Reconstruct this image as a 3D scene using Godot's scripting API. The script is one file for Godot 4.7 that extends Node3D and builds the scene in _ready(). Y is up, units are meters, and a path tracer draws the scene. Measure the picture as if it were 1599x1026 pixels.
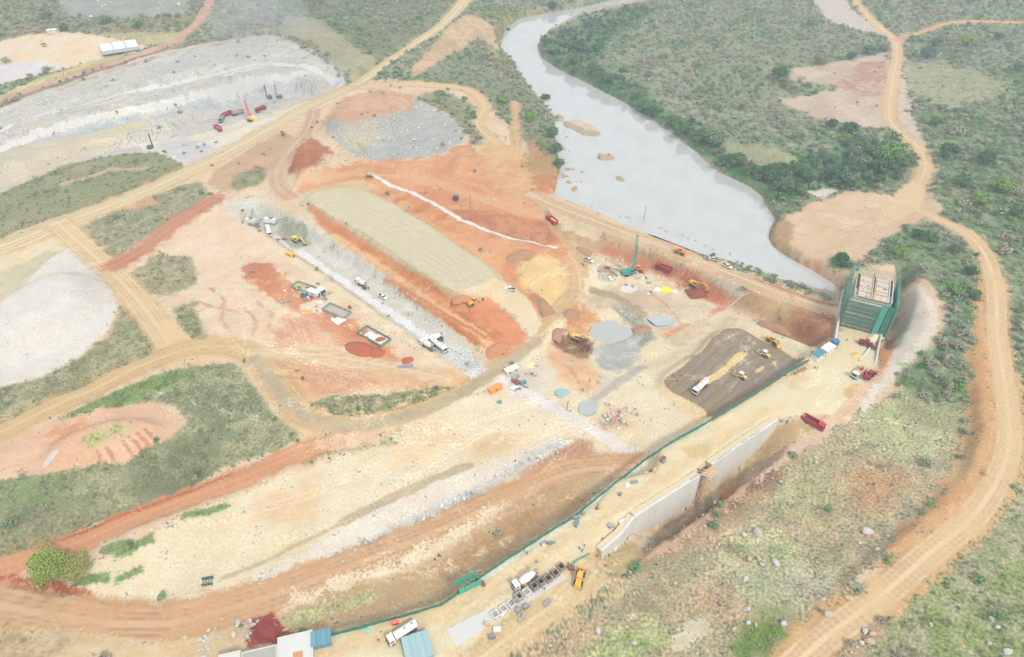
extends Node3D
# A dam building site in a river valley, seen from the air on an overcast day. Units are metres; -z is up the valley, y = 0 is the river.

const GRID_X := -680.0
const GRID_Z := -960.0
const CELL := 2.0
const COLS := 680
const ROWS := 456
const EYE := Vector3(0, 195, 0)

var land := PackedFloat32Array()          # heights on the grid
var shapes: Array = []                    # land forms, in order
var layers: Array = []                    # ground covers, in order
var tiles: Array = []
var rng := RandomNumberGenerator.new()
var used_names := {}

class Tile:
	var x0: float
	var z0: float
	var cell: float
	var w: int
	var h: int
	var step: float
	var kind: PackedByteArray
	var skin: Image

func _ready():
	rng.seed = 7
	var cam := Camera3D.new()
	cam.name = "camera"
	add_child(cam)
	cam.position = EYE
	cam.rotation_degrees = Vector3(-39.5, 0, 0)
	cam.fov = 51.28
	cam.near = 1.0
	cam.far = 9000.0
	cam.current = true
	var env := Environment.new()
	var sky_material := ProceduralSkyMaterial.new()
	sky_material.sky_top_color = Color(0.92, 0.945, 0.975)
	sky_material.sky_horizon_color = Color(0.95, 0.96, 0.97)
	sky_material.sky_curve = 0.2
	sky_material.ground_bottom_color = Color(0.8, 0.78, 0.74)
	sky_material.ground_horizon_color = Color(0.93, 0.93, 0.93)
	sky_material.sun_angle_max = 1.0
	env.sky = Sky.new()
	env.sky.sky_material = sky_material
	env.background_mode = Environment.BG_SKY
	env.background_energy_multiplier = 0.66
	env.tonemap_mode = Environment.TONE_MAPPER_LINEAR
	env.tonemap_exposure = 2.14
	env.fog_enabled = true
	env.fog_density = 0.00037
	env.fog_light_color = Color(0.91, 0.95, 0.99)
	env.volumetric_fog_enabled = true
	env.volumetric_fog_density = 0.0
	env.sdfgi_enabled = true
	env.ssao_enabled = true
	env.ssil_enabled = true
	var world := WorldEnvironment.new()
	world.name = "world"
	world.environment = env
	add_child(world)
	var sun := DirectionalLight3D.new()
	sun.name = "sun"
	sun.light_energy = 0.5
	sun.light_color = Color(1.0, 0.97, 0.92)
	sun.light_angular_distance = 10.0
	sun.shadow_enabled = true
	sun.rotation_degrees = Vector3(-47, 34, 0)
	add_child(sun)
	survey()
	raise_land()
	covers()
	paint_land()
	build_land()
	build_water()
	build_dust()
	scatter()
	build_objects()

# ------------------------------------------------------------------ helpers
func v(flat: Array) -> PackedVector2Array:
	var out := PackedVector2Array()
	for i in range(0, flat.size(), 2):
		out.append(Vector2(flat[i], flat[i + 1]))
	return out

func numbered(called: String) -> String:
	var n: int = used_names.get(called, 0)
	used_names[called] = n + 1
	return called if n == 0 else "%s_%03d" % [called, n]

func tag(o: Node, label := "", category := "", group := "", kind := ""):
	if label: o.set_meta("label", label)
	if category: o.set_meta("category", category)
	if group: o.set_meta("group", group)
	if kind: o.set_meta("kind", kind)
	return o

func mat(c: Color, rough := 0.8, metal := 0.0) -> StandardMaterial3D:
	var m := StandardMaterial3D.new()
	m.albedo_color = c
	m.roughness = rough
	m.metallic = metal
	return m

func ground(x: float, z: float) -> float:
	var fx := clampf((x - GRID_X) / CELL, 0.0, COLS - 1.001)
	var fz := clampf((z - GRID_Z) / CELL, 0.0, ROWS - 1.001)
	var i := int(fx)
	var j := int(fz)
	fx -= i
	fz -= j
	var k := j * COLS + i
	return lerpf(lerpf(land[k], land[k + 1], fx), lerpf(land[k + COLS], land[k + COLS + 1], fx), fz)

func on_ground(p: Vector2, up := 0.0) -> Vector3:
	return Vector3(p.x, ground(p.x, p.y) + up, p.y)

# ------------------------------------------------------------------ land forms
func form(_called: String, pts: PackedVector2Array, h: Array, half_width: float, blur: float, lo: float, hi: float):
	shapes.append([pts, h, half_width, blur, lo, hi])

func band(a: Vector2, b: Vector2, w: float) -> PackedVector2Array:
	var d := (b - a).normalized()
	var n := Vector2(-d.y, d.x) * w
	var e := d * w * 0.5
	return PackedVector2Array([a + n - e, b + n + e, b - n + e, a - n - e])

func fill(im: Image, poly: PackedVector2Array, off: Vector2, scale: float):
	# even-odd scan conversion of one polygon
	var w := im.get_width()
	var h := im.get_height()
	var n := poly.size()
	var p := PackedVector2Array()
	var lo := 1e9
	var hi := -1e9
	for q in poly:
		var r := (q - off) / scale
		p.append(r)
		lo = minf(lo, r.y)
		hi = maxf(hi, r.y)
	for y in range(maxi(0, int(lo)), mini(h, int(hi) + 1)):
		var yc := y + 0.5
		var xs := []
		for i in n:
			var a := p[i]
			var b := p[(i + 1) % n]
			if (a.y <= yc) != (b.y <= yc):
				xs.append(a.x + (yc - a.y) / (b.y - a.y) * (b.x - a.x))
		xs.sort()
		for k in range(0, xs.size() - 1, 2):
			var x0 := maxi(0, ceili(xs[k] - 0.5))
			var x1 := mini(w, ceili(xs[k + 1] - 0.5))
			if x1 > x0:
				im.fill_rect(Rect2i(x0, y, x1 - x0, 1), Color(1, 1, 1))

func fill_shape(im: Image, pts: PackedVector2Array, half_width: float, off: Vector2, scale: float):
	if half_width <= 0.0:
		fill(im, pts, off, scale)
	else:
		for i in pts.size() - 1:
			fill(im, band(pts[i], pts[i + 1], half_width), off, scale)

func box_blur(a: PackedFloat32Array, w: int, h: int, r: int) -> PackedFloat32Array:
	var b := PackedFloat32Array()
	b.resize(w * h)
	var k := 1.0 / (2 * r + 1)
	for y in h:
		var s := 0.0
		var o := y * w
		for x in range(-r, r + 1):
			s += a[o + clampi(x, 0, w - 1)]
		for x in w:
			b[o + x] = s * k
			s += a[o + mini(x + r + 1, w - 1)] - a[o + maxi(x - r, 0)]
	var c := PackedFloat32Array()
	c.resize(w * h)
	for x in w:
		var s := 0.0
		for y in range(-r, r + 1):
			s += b[clampi(y, 0, h - 1) * w + x]
		for y in h:
			c[y * w + x] = s * k
			s += b[mini(y + r + 1, h - 1) * w + x] - b[maxi(y - r, 0) * w + x]
	return c

func box_of(pts: PackedVector2Array, pad: float) -> Rect2:
	var r := Rect2(pts[0], Vector2.ZERO)
	for p in pts:
		r = r.expand(p)
	return r.grow(pad)

func raise_land():
	land.resize(COLS * ROWS)
	# rolling base between surveyed spot heights
	var cw := COLS / 8 + 2
	var ch := ROWS / 8 + 2
	var coarse := PackedFloat32Array()
	coarse.resize(cw * ch)
	for j in ch:
		for i in cw:
			var p := Vector2(GRID_X + i * CELL * 8, GRID_Z + j * CELL * 8)
			var num := 0.0
			var den := 0.0
			for s in spots:
				var wgt := 1.0 / pow((p.x - s.x) * (p.x - s.x) + (p.y - s.z) * (p.y - s.z) + 300.0, 1.6)
				num += wgt * s.y
				den += wgt
			coarse[j * cw + i] = num / den
	for j in ROWS:
		for i in COLS:
			var k := (j / 8) * cw + i / 8
			var fx := (i % 8) / 8.0
			var fz := (j % 8) / 8.0
			land[j * COLS + i] = lerpf(lerpf(coarse[k], coarse[k + 1], fx), lerpf(coarse[k + cw], coarse[k + cw + 1], fx), fz)
	for s in shapes:
		var pts: PackedVector2Array = s[0]
		var hs: Array = s[1]
		var half: float = s[2]
		var blur: float = s[3]
		var r := box_of(pts, half + blur * 1.5 + 4.0)
		var i0 := clampi(int((r.position.x - GRID_X) / CELL), 0, COLS - 2)
		var j0 := clampi(int((r.position.y - GRID_Z) / CELL), 0, ROWS - 2)
		var i1 := clampi(int((r.end.x - GRID_X) / CELL) + 1, i0 + 1, COLS - 1)
		var j1 := clampi(int((r.end.y - GRID_Z) / CELL) + 1, j0 + 1, ROWS - 1)
		var w := i1 - i0 + 1
		var h := j1 - j0 + 1
		var im := Image.create(w, h, false, Image.FORMAT_RF)
		fill_shape(im, pts, half, Vector2(GRID_X + i0 * CELL, GRID_Z + j0 * CELL), CELL)
		var m := im.get_data().to_float32_array()
		var sigma := blur / CELL * 0.5
		if sigma > 0.3:
			var rad := maxi(1, roundi((sqrt(6.0 * sigma * sigma + 1.0) - 1.0) / 2.0))
			m = box_blur(box_blur(m, w, h, rad), w, h, rad)
		for j in h:
			for i in w:
				var a := m[j * w + i]
				if a < 0.003:
					continue
				var t := smoothstep(s[4], s[5], a)
				var top: float = hs[0]
				if half > 0.0:
					var p := Vector2(GRID_X + (i0 + i) * CELL, GRID_Z + (j0 + j) * CELL)
					var best := 1e18
					for n in pts.size() - 1:
						var d := pts[n + 1] - pts[n]
						var u := clampf((p - pts[n]).dot(d) / d.length_squared(), 0.0, 1.0)
						var dd := p.distance_squared_to(pts[n] + d * u)
						if dd < best:
							best = dd
							top = lerpf(hs[n], hs[n + 1], u)
				var k := (j0 + j) * COLS + i0 + i
				land[k] = lerpf(land[k], top, t)

# ------------------------------------------------------------------ ground covers
func cover(_called: String, pts: PackedVector2Array, half_width: float, c1: Color, c2: Color, blur: float, ragged: float, alpha: float, sharp: float, kind: int):
	layers.append([pts, half_width, c1, c2, blur, ragged, alpha, sharp, kind])

func offset_line(pts: PackedVector2Array, by: float) -> PackedVector2Array:
	var out := PackedVector2Array()
	for i in pts.size():
		var d := (pts[mini(i + 1, pts.size() - 1)] - pts[maxi(i - 1, 0)]).normalized()
		out.append(pts[i] + Vector2(-d.y, d.x) * by)
	return out

func rounded(pts: PackedVector2Array) -> PackedVector2Array:
	# a smooth line through the surveyed points
	var out := PackedVector2Array()
	for i in pts.size() - 1:
		for k in 5:
			out.append(pts[i].cubic_interpolate(pts[i + 1], pts[maxi(i - 1, 0)], pts[mini(i + 2, pts.size() - 1)], k / 5.0))
	out.append(pts[pts.size() - 1])
	return out

func mixed(a: Color, k: float, warm: float) -> Color:
	return Color(a.r * k, a.g * k * (1.0 - warm * 0.5), a.b * k * (1.0 - warm))

func road(called: String, raw: PackedVector2Array, half: float, c1: Color, c2: Color, blur: float):
	# graded earth road: spoil verge, running surface, compacted wheel ruts
	var pts := rounded(raw)
	cover(called, pts, half + 1.6, mixed(c2, 0.9, 0.12), mixed(c1, 0.94, 0.08), blur + 0.5, 1.2, 0.75, 3.0, 0)
	cover(called, pts, half, c1, c2, blur * 0.6, 0.4, 1.0, 3.0, 6)
	cover(called, pts, half * 0.35, mixed(c1, 1.04, 0.0), c1, 1.2, 0.8, 0.5, 3.0, 6)
	for s in [-0.62, -0.3, 0.34, 0.66]:
		cover(called, offset_line(pts, half * s), 0.5, mixed(c2, 0.84, 0.08), mixed(c1, 0.93, 0.03), 0.8, 0.4, 0.65, 2.0, 6)
	for s in [-1.02, 1.02]:
		cover(called, offset_line(pts, half * s), 0.5, mixed(c2, 0.84, 0.14), mixed(c2, 0.93, 0.08), 0.7, 1.6, 0.5, 2.0, 6)

func sweeps(at: Vector2, reach: float, count: int, degrees: float):
	# tyre marks left by trucks turning on soft ground
	var r := RandomNumberGenerator.new()
	r.seed = int(at.x * 7 + at.y * 13)
	for i in count:
		var p := at + Vector2(r.randfn(), r.randfn()) * reach * 0.45
		var a := deg_to_rad(-degrees + r.randfn() * 22.0)
		var bend := r.randfn() * 0.05
		var line := PackedVector2Array()
		for k in 9:
			line.append(p)
			p += Vector2(cos(a), sin(a)) * reach * 0.13
			a += bend
		var tone := Color(0.93, 0.88, 0.78) if r.randf() < 0.5 else Color(0.72, 0.62, 0.5)
		for s in [-1.0, 1.0]:
			cover("wheel marks", offset_line(line, s), 0.32, tone, tone, 0.7, 0.7, r.randf_range(0.12, 0.3), 2.0, 0)

func noise_bytes(t: Tile, metres: float, octaves: int, seed_: int) -> PackedByteArray:
	var n := FastNoiseLite.new()
	n.noise_type = FastNoiseLite.TYPE_SIMPLEX_SMOOTH
	n.seed = seed_
	n.frequency = t.cell / metres
	n.fractal_octaves = octaves
	n.offset = Vector3(t.x0 / t.cell, t.z0 / t.cell, 0)
	return n.get_image(t.w, t.h, false, false, false).get_data()

func paint_land():
	for spec in [[-300.0, -260.0, 600.0, 212.0, 0.3, 1.0], [-420.0, -480.0, 840.0, 220.0, 0.45, 1.5], [-640.0, -940.0, 1280.0, 460.0, 0.7, 2.2]]:
		var t := Tile.new()
		t.x0 = spec[0]
		t.z0 = spec[1]
		t.cell = spec[4]
		t.w = int(spec[2] / spec[4])
		t.h = int(spec[3] / spec[4])
		t.step = spec[5]
		tiles.append(t)
	var crew := []
	for t in tiles:
		var th := Thread.new()
		th.start(paint_tile.bind(t))
		crew.append(th)
	for th in crew:
		th.wait_to_finish()

func paint_tile(t: Tile):
	var w := t.w
	var h := t.h
	var broad := noise_bytes(t, 34.0, 3, 11)
	var patchy := noise_bytes(t, 7.5, 3, 12)
	var fine := noise_bytes(t, 1.3, 2, 13)
	var col := PackedColorArray()
	col.resize(w * h)
	var kind := PackedByteArray()
	kind.resize(w * h)
	var extent := Rect2(t.x0, t.z0, w * t.cell, h * t.cell)
	for l in layers:
		var pts: PackedVector2Array = l[0]
		var r := box_of(pts, l[1] + l[4] * 2.0 + 3.0).intersection(extent)
		if r.size.x < t.cell * 2 or r.size.y < t.cell * 2:
			continue
		var levels := maxi(1, roundi(log(maxf(l[4] / t.cell * 0.75, 1.0)) / log(2.0)) + 1)
		var f := 1 << levels
		var x0 := int((r.position.x - t.x0) / t.cell)
		var y0 := int((r.position.y - t.z0) / t.cell)
		var bw := mini(int(r.size.x / t.cell) + 1, w - x0)
		var bh := mini(int(r.size.y / t.cell) + 1, h - y0)
		var pw := ((bw + f - 1) / f + 2) * f
		var ph := ((bh + f - 1) / f + 2) * f
		var im := Image.create(pw, ph, false, Image.FORMAT_RF)
		fill_shape(im, pts, l[1], Vector2(t.x0 + (x0 - f) * t.cell, t.z0 + (y0 - f) * t.cell), t.cell)
		for n in levels:
			im.resize(im.get_width() / 2, im.get_height() / 2, Image.INTERPOLATE_BILINEAR)
		im.resize(pw, ph, Image.INTERPOLATE_CUBIC)
		var m := im.get_data().to_float32_array()
		var c1: Color = l[2]
		var c2: Color = l[3]
		var rag: float = l[5] * 0.0045
		var alpha: float = l[6]
		var sharp: float = l[7]
		var k: int = l[8]
		for y in bh:
			var mi := (y + f) * pw + f
			var gi := (y0 + y) * w + x0
			for x in bw:
				var a := m[mi + x]
				if a < 0.02:
					continue
				var g := gi + x
				var nb := patchy[g]
				var nf := fine[g]
				a = (a - 0.5 + rag * (nb + nf - 255.0)) * sharp + 0.5
				if a <= 0.0:
					continue
				a = minf(a, 1.0)
				if a > 0.5 and alpha > 0.55:
					kind[g] = k
				var mix := clampf((broad[g] * 0.8 + nb * 0.8 + nf * 0.2 - 229.5) * 0.013 + 0.5, 0.0, 1.0)
				col[g] = col[g].lerp(c1.lerp(c2, mix), a * alpha)
	var grit := [0.035, 0.09, 0.10, 0.11, 0.12, 0.09, 0.024]
	var bytes := PackedByteArray()
	bytes.resize(w * h * 3)
	var rnd := RandomNumberGenerator.new()
	rnd.seed = 5
	for g in w * h:
		var c := col[g]
		var s: float = grit[kind[g]]
		var q := 1.0 + s * ((fine[g] - 127.5) * 0.018 + (patchy[g] - 127.5) * 0.007 + (rnd.randf() - 0.5) * 0.8)
		bytes[g * 3] = clampi(int(c.r * q * 255.0), 0, 255)
		bytes[g * 3 + 1] = clampi(int(c.g * q * 255.0), 0, 255)
		bytes[g * 3 + 2] = clampi(int(c.b * q * 255.0), 0, 255)
	t.skin = Image.create_from_data(w, h, false, Image.FORMAT_RGB8, bytes)
	t.kind = kind

func kind_at(x: float, z: float) -> int:
	for t in tiles:
		var i := int((x - t.x0) / t.cell)
		var j := int((z - t.z0) / t.cell)
		if x >= t.x0 and z >= t.z0 and i < t.w and j < t.h:
			return t.kind[j * t.w + i]
	return -1

func sheet(nx: int, nz: int, x0: float, z0: float, step: float, height: Callable, skip: Callable) -> Array:
	# a grid of heights as mesh arrays, with a short skirt where it meets its neighbours
	var p := PackedVector3Array()
	var nrm := PackedVector3Array()
	var uv := PackedVector2Array()
	var hs := PackedFloat32Array()
	hs.resize(nx * nz)
	for j in nz:
		for i in nx:
			hs[j * nx + i] = height.call(x0 + i * step, z0 + j * step)
	p.resize(nx * nz)
	nrm.resize(nx * nz)
	uv.resize(nx * nz)
	for j in nz:
		for i in nx:
			var k := j * nx + i
			p[k] = Vector3(x0 + i * step, hs[k], z0 + j * step)
			var dx := hs[k + 1 if i < nx - 1 else k] - hs[k - 1 if i > 0 else k]
			var dz := hs[k + nx if j < nz - 1 else k] - hs[k - nx if j > 0 else k]
			nrm[k] = Vector3(-dx * (1.0 if i > 0 and i < nx - 1 else 2.0), 2.0 * step, -dz * (1.0 if j > 0 and j < nz - 1 else 2.0)).normalized()
			uv[k] = Vector2(float(i) / (nx - 1), float(j) / (nz - 1))
	var idx := PackedInt32Array()
	for j in nz - 1:
		for i in nx - 1:
			if skip.call(x0 + i * step, z0 + j * step, step):
				continue
			var k := j * nx + i
			idx.append_array([k, k + 1, k + nx, k + 1, k + nx + 1, k + nx])
	# skirts along the near and far edges
	for j in [0, nz - 1]:
		var first := p.size()
		for i in nx:
			var k: int = j * nx + i
			p.append(p[k] + Vector3(0, -0.6, -0.35 if j == 0 else 0.35))
			nrm.append(nrm[k])
			uv.append(uv[k])
		for i in nx - 1:
			var k: int = j * nx + i
			if j == 0:
				idx.append_array([k, first + i, k + 1, k + 1, first + i, first + i + 1])
			else:
				idx.append_array([k, k + 1, first + i, k + 1, first + i + 1, first + i])
	var arrays := []
	arrays.resize(Mesh.ARRAY_MAX)
	arrays[Mesh.ARRAY_VERTEX] = p
	arrays[Mesh.ARRAY_NORMAL] = nrm
	arrays[Mesh.ARRAY_TEX_UV] = uv
	arrays[Mesh.ARRAY_INDEX] = idx
	return arrays

func build_land():
	var lumps := FastNoiseLite.new()
	lumps.seed = 3
	lumps.frequency = 1.0 / 5.0
	lumps.fractal_octaves = 3
	var swells := FastNoiseLite.new()
	swells.seed = 8
	swells.frequency = 1.0 / 16.0
	swells.fractal_octaves = 2
	var swell := [0.8, 0.8, 0.8, 0.8, 1.0, 1.1, 0.1]
	var rough := [0.08, 0.4, 0.4, 0.35, 0.4, 0.3, 0.03]
	var mesh := ArrayMesh.new()
	for t in tiles:
		var nx := int(t.w * t.cell / t.step) + 1
		var nz := int(t.h * t.cell / t.step) + 1
		var tx: float = t.w * t.cell / (nx - 1)
		var height := func(x: float, z: float) -> float:
			var i := mini(int((x - t.x0) / t.cell), t.w - 1)
			var j := mini(int((z - t.z0) / t.cell), t.h - 1)
			var rim := clampf(minf(z - t.z0, t.z0 + t.h * t.cell - z) / 8.0, 0.0, 1.0)
			return ground(x, z) + rim * swell[t.kind[j * t.w + i]] * swells.get_noise_2d(x, z) + rim * rough[t.kind[j * t.w + i]] * lumps.get_noise_2d(x, z)
		var arrays := sheet(nx, nz, t.x0, t.z0, tx, height, func(_x: float, _z: float, _s: float) -> bool: return false)
		mesh.add_surface_from_arrays(Mesh.PRIMITIVE_TRIANGLES, arrays)
		var m := StandardMaterial3D.new()
		m.albedo_texture = ImageTexture.create_from_image(t.skin)
		m.texture_repeat = false
		m.roughness = 0.95
		m.metallic_specular = 0.2
		mesh.surface_set_material(mesh.get_surface_count() - 1, m)
	# the country beyond, out to the horizon
	var away := func(x: float, z: float) -> float:
		var out := maxf(0.0, Vector2(x, z + 450.0).length() - 800.0)
		return ground(x, z) - 0.6 + out * 0.03 + lumps.get_noise_2d(x * 0.02, z * 0.02) * minf(out * 0.06, 40.0)
	var inner := func(x: float, z: float, s: float) -> bool:
		return kind_at(x, z) >= 0 and kind_at(x + s, z) >= 0 and kind_at(x, z + s) >= 0 and kind_at(x + s, z + s) >= 0
	mesh.add_surface_from_arrays(Mesh.PRIMITIVE_TRIANGLES, sheet(161, 161, -3200, -3600, 40.0, away, inner))
	mesh.surface_set_material(mesh.get_surface_count() - 1, mat(Color(0.45, 0.47, 0.38), 0.95))
	var o := MeshInstance3D.new()
	o.name = "ground"
	o.mesh = mesh
	tag(o, "dusty valley floor with haul roads, scrub, stockpiles and excavations", "", "", "structure")
	add_child(o)

func pool(called: String, label: String, poly: PackedVector2Array, y: float, m: Material):
	var st := SurfaceTool.new()
	st.begin(Mesh.PRIMITIVE_TRIANGLES)
	st.set_normal(Vector3.UP)
	var idx := Geometry2D.triangulate_polygon(poly)
	for p in poly:
		st.set_uv(p * 0.02)
		st.add_vertex(Vector3(p.x, y, p.y))
	for n in range(0, idx.size(), 3):
		var a := poly[idx[n]]
		var b := poly[idx[n + 1]]
		var c := poly[idx[n + 2]]
		var flip := (b - a).cross(c - a) < 0.0
		st.add_index(idx[n])
		st.add_index(idx[n + 2] if flip else idx[n + 1])
		st.add_index(idx[n + 1] if flip else idx[n + 2])
	var o := MeshInstance3D.new()
	o.name = numbered(called)
	o.mesh = st.commit()
	o.material_override = m
	tag(o, label, "", "", "structure")
	add_child(o)

func build_dust():
	# stone dust hanging over the quarry
	for d in [[Vector3(-205, 34, -585), Vector3(80, 50, 110), 0.006], [Vector3(-190, 20, -500), Vector3(150, 36, 70), 0.003]]:
		var v3 := FogVolume.new()
		v3.name = numbered("dust_haze")
		v3.shape = RenderingServer.FOG_VOLUME_SHAPE_ELLIPSOID
		v3.size = d[1]
		v3.position = d[0]
		var f := FogMaterial.new()
		f.density = d[2]
		f.albedo = Color(0.93, 0.95, 0.98)
		v3.material = f
		tag(v3, "pale stone dust hanging over the quarry", "", "", "stuff")
		add_child(v3)

func build_water():
	var ripple := NoiseTexture2D.new()
	ripple.width = 512
	ripple.height = 512
	ripple.seamless = true
	ripple.as_normal_map = true
	ripple.bump_strength = 1.2
	ripple.noise = FastNoiseLite.new()
	ripple.noise.seed = 21
	ripple.noise.frequency = 0.03
	ripple.noise.fractal_octaves = 4
	var m := mat(Color(0.665, 0.675, 0.67), 0.06)
	m.normal_enabled = true
	m.normal_texture = ripple
	m.normal_scale = 0.14
	m.metallic_specular = 1.0
	var silt := NoiseTexture2D.new()
	silt.width = 512
	silt.height = 512
	silt.seamless = true
	silt.noise = FastNoiseLite.new()
	silt.noise.seed = 22
	silt.noise.frequency = 0.006
	silt.noise.fractal_octaves = 4
	silt.color_ramp = Gradient.new()
	silt.color_ramp.set_color(0, Color(0.955, 0.94, 0.92))
	silt.color_ramp.set_color(1, Color(1, 1, 1))
	m.albedo_texture = silt
	m.uv1_scale = Vector3(0.83, 0.57, 1.0)
	pool("river", "muddy pale river winding past the site", river_line, 0.0, m)
	pool("pond", "grey silty pond beside the yellow excavator in the pit", v([35.1, -240.8, 37.1, -246.3, 40.9, -248.7, 44.8, -251.1, 48.6, -250.6, 50.9, -246.8, 54.8, -245.4, 58.9, -240.8, 56.1, -237.1, 51.0, -236.2, 48.5, -232.3, 43.5, -233.6, 40.3, -230.9, 37.8, -234.5]), -6.90, mat(Color(0.62, 0.63, 0.62), 0.15))
	pool("pond", "small teal pond on the sand below the excavator", v([17.3, -198.1, 19.0, -200.3, 22.1, -200.3, 23.8, -198.4, 22.3, -195.5, 19.2, -195.2]), -2.00, mat(Color(0.52, 0.64, 0.64), 0.15))
	pool("pond", "round grey pond at the end of the grey path", v([26.3, -189.5, 27.5, -192.3, 29.7, -193.4, 32.2, -193.0, 33.8, -190.9, 33.2, -187.8, 31.3, -185.7, 28.5, -185.3, 26.6, -187.1]), -2.03, mat(Color(0.60, 0.63, 0.62), 0.15))
	pool("pond", "shallow grey puddle right of the excavation pond", v([63.5, -251.7, 67.4, -253.7, 72.7, -253.2, 75.9, -250.3, 73.4, -246.5, 67.0, -246.0]), -6.25, mat(Color(0.62, 0.65, 0.66), 0.15))
	pool("pond", "wet grey pool beside the pump shelter", v([-92.2, -113.8, -89.8, -114.3, -88.3, -113.0, -90.1, -111.3, -91.8, -111.7]), 1.75, mat(Color(0.5, 0.52, 0.52), 0.15))

# ------------------------------------------------------------------ plants
func leafy(seed_: int, leaves: int, size: float, lobes: int, hollow: float) -> ArrayMesh:
	# a crown of loose leaf sprays of unit radius, gathered in lobes, standing on y = 0
	var r := RandomNumberGenerator.new()
	r.seed = seed_
	var heads := []
	for i in lobes:
		var a := TAU * i / lobes + r.randf() * 0.8
		heads.append([Vector3(cos(a) * 0.5, r.randf_range(0.4, 0.95), sin(a) * 0.5) if i else Vector3(0, 0.85, 0), r.randf_range(0.4, 0.62)])
	var p := PackedVector3Array()
	var n := PackedVector3Array()
	var c := PackedColorArray()
	for i in leaves:
		var head: Array = heads[i % lobes]
		var d := Vector3(r.randfn(), r.randfn() * 0.9 + 0.25, r.randfn()).normalized()
		var at: Vector3 = head[0] + d * head[1] * lerpf(hollow, 1.0, sqrt(r.randf()))
		at.y = maxf(at.y, 0.02 + r.randf() * 0.1)
		var face := (d + Vector3(r.randfn(), r.randfn(), r.randfn()) * 0.45).normalized()
		var u := face.cross(Vector3(r.randfn(), r.randfn(), r.randfn())).normalized()
		var w := face.cross(u)
		var s := size * r.randf_range(0.6, 1.3)
		u *= s
		w *= s * r.randf_range(0.5, 0.8)
		var tone := r.randf_range(0.86, 1.0)
		var hue := Color(tone, tone * r.randf_range(0.97, 1.0), tone * r.randf_range(0.85, 1.0))
		for q in [at - u, at + w, at + u, at - u, at + u, at - w]:
			p.append(q)
			n.append(face)
			c.append(hue)
	var arrays := []
	arrays.resize(Mesh.ARRAY_MAX)
	arrays[Mesh.ARRAY_VERTEX] = p
	arrays[Mesh.ARRAY_NORMAL] = n
	arrays[Mesh.ARRAY_COLOR] = c
	var mesh := ArrayMesh.new()
	mesh.add_surface_from_arrays(Mesh.PRIMITIVE_TRIANGLES, arrays)
	return mesh

func leaf_material(c: Color) -> StandardMaterial3D:
	var m := mat(c, 0.75)
	m.vertex_color_use_as_albedo = true
	m.cull_mode = BaseMaterial3D.CULL_DISABLED
	m.metallic_specular = 0.3
	m.backlight_enabled = true
	m.backlight = Color(0.22, 0.26, 0.16)
	return m

func chunk(seed_: int) -> ArrayMesh:
	# a broken stone: a box of points pushed about, facetted
	var r := RandomNumberGenerator.new()
	r.seed = seed_
	var sphere := SphereMesh.new()
	sphere.radius = 1.0
	sphere.height = 2.0
	sphere.radial_segments = 7
	sphere.rings = 3
	var st := SurfaceTool.new()
	st.begin(Mesh.PRIMITIVE_TRIANGLES)
	var arrays := sphere.get_mesh_arrays()
	var verts: PackedVector3Array = arrays[Mesh.ARRAY_VERTEX]
	var moved := {}
	var cuts := []
	for i in 7:
		cuts.append([Vector3(r.randfn(), r.randfn(), r.randfn()).normalized(), r.randf_range(0.55, 0.85)])
	st.set_smooth_group(-1)
	for i in arrays[Mesh.ARRAY_INDEX]:
		var key := verts[i].snapped(Vector3.ONE * 0.01)
		if not moved.has(key):
			var q := verts[i] * r.randf_range(0.85, 1.1)
			for cut in cuts:
				var over: float = q.dot(cut[0]) - cut[1]
				if over > 0.0:
					q -= cut[0] * over
			moved[key] = q * Vector3(1.0, 0.75, 0.85)
		st.add_vertex(moved[key])
	st.generate_normals()
	return st.commit()

func mass(called: String, label: String, mesh: Mesh, m: Material, places: Array, colours: PackedColorArray):
	if places.is_empty():
		return
	var mm := MultiMesh.new()
	mm.transform_format = MultiMesh.TRANSFORM_3D
	mm.use_colors = true
	mm.mesh = mesh
	mm.instance_count = places.size()
	for i in places.size():
		mm.set_instance_transform(i, places[i])
		mm.set_instance_color(i, colours[i])
	var o := MultiMeshInstance3D.new()
	o.name = numbered(called)
	o.multimesh = mm
	o.material_override = m
	tag(o, label, "", "", "stuff")
	add_child(o)

var shrub_materials := {}

func single_shrub(stand: Transform3D, tone: Color, mesh: Mesh):
	var regions := {
		"on the green band beside the curved cut": Vector2(190, -255), "along the slope east of the right road": Vector2(330, -300), "in the woods on the north bank": Vector2(180, -340),
		"by the upper right road": Vector2(330, -450), "on the riverside plain": Vector2(120, -420), "between the haul road and the river": Vector2(0, -420),
		"on the hill above the quarry": Vector2(-150, -560), "on the triangle between the western roads": Vector2(-220, -330), "beside the rock dump": Vector2(-60, -420)}
	var best := ""
	var near := 1e9
	for r in regions:
		var d: float = regions[r].distance_to(Vector2(stand.origin.x, stand.origin.z))
		if d < near:
			near = d
			best = r
	var word := "dry grey" if tone.g < tone.r else ("olive green" if tone.r > tone.g * 0.92 else ("leafy green" if tone.r > tone.g * 0.82 else "fresh green"))
	if not shrub_materials.has(tone):
		shrub_materials[tone] = leaf_material(tone)
	var o := MeshInstance3D.new()
	o.name = numbered("shrub")
	o.mesh = mesh
	o.material_override = shrub_materials[tone]
	o.transform = stand
	tag(o, "%s %s shrub %s" % ["tall rounded" if stand.basis.y.length() > 1.9 else "low spreading", word, best], "shrub", "%s shrubs %s" % [word, best])
	add_child(o)

func in_view(x: float, z: float, margin: float) -> bool:
	var depth := -z * 0.772 + (195.0 - ground(x, z)) * 0.636
	return depth > 0.0 and absf(x) < depth * 0.75 + margin

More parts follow.
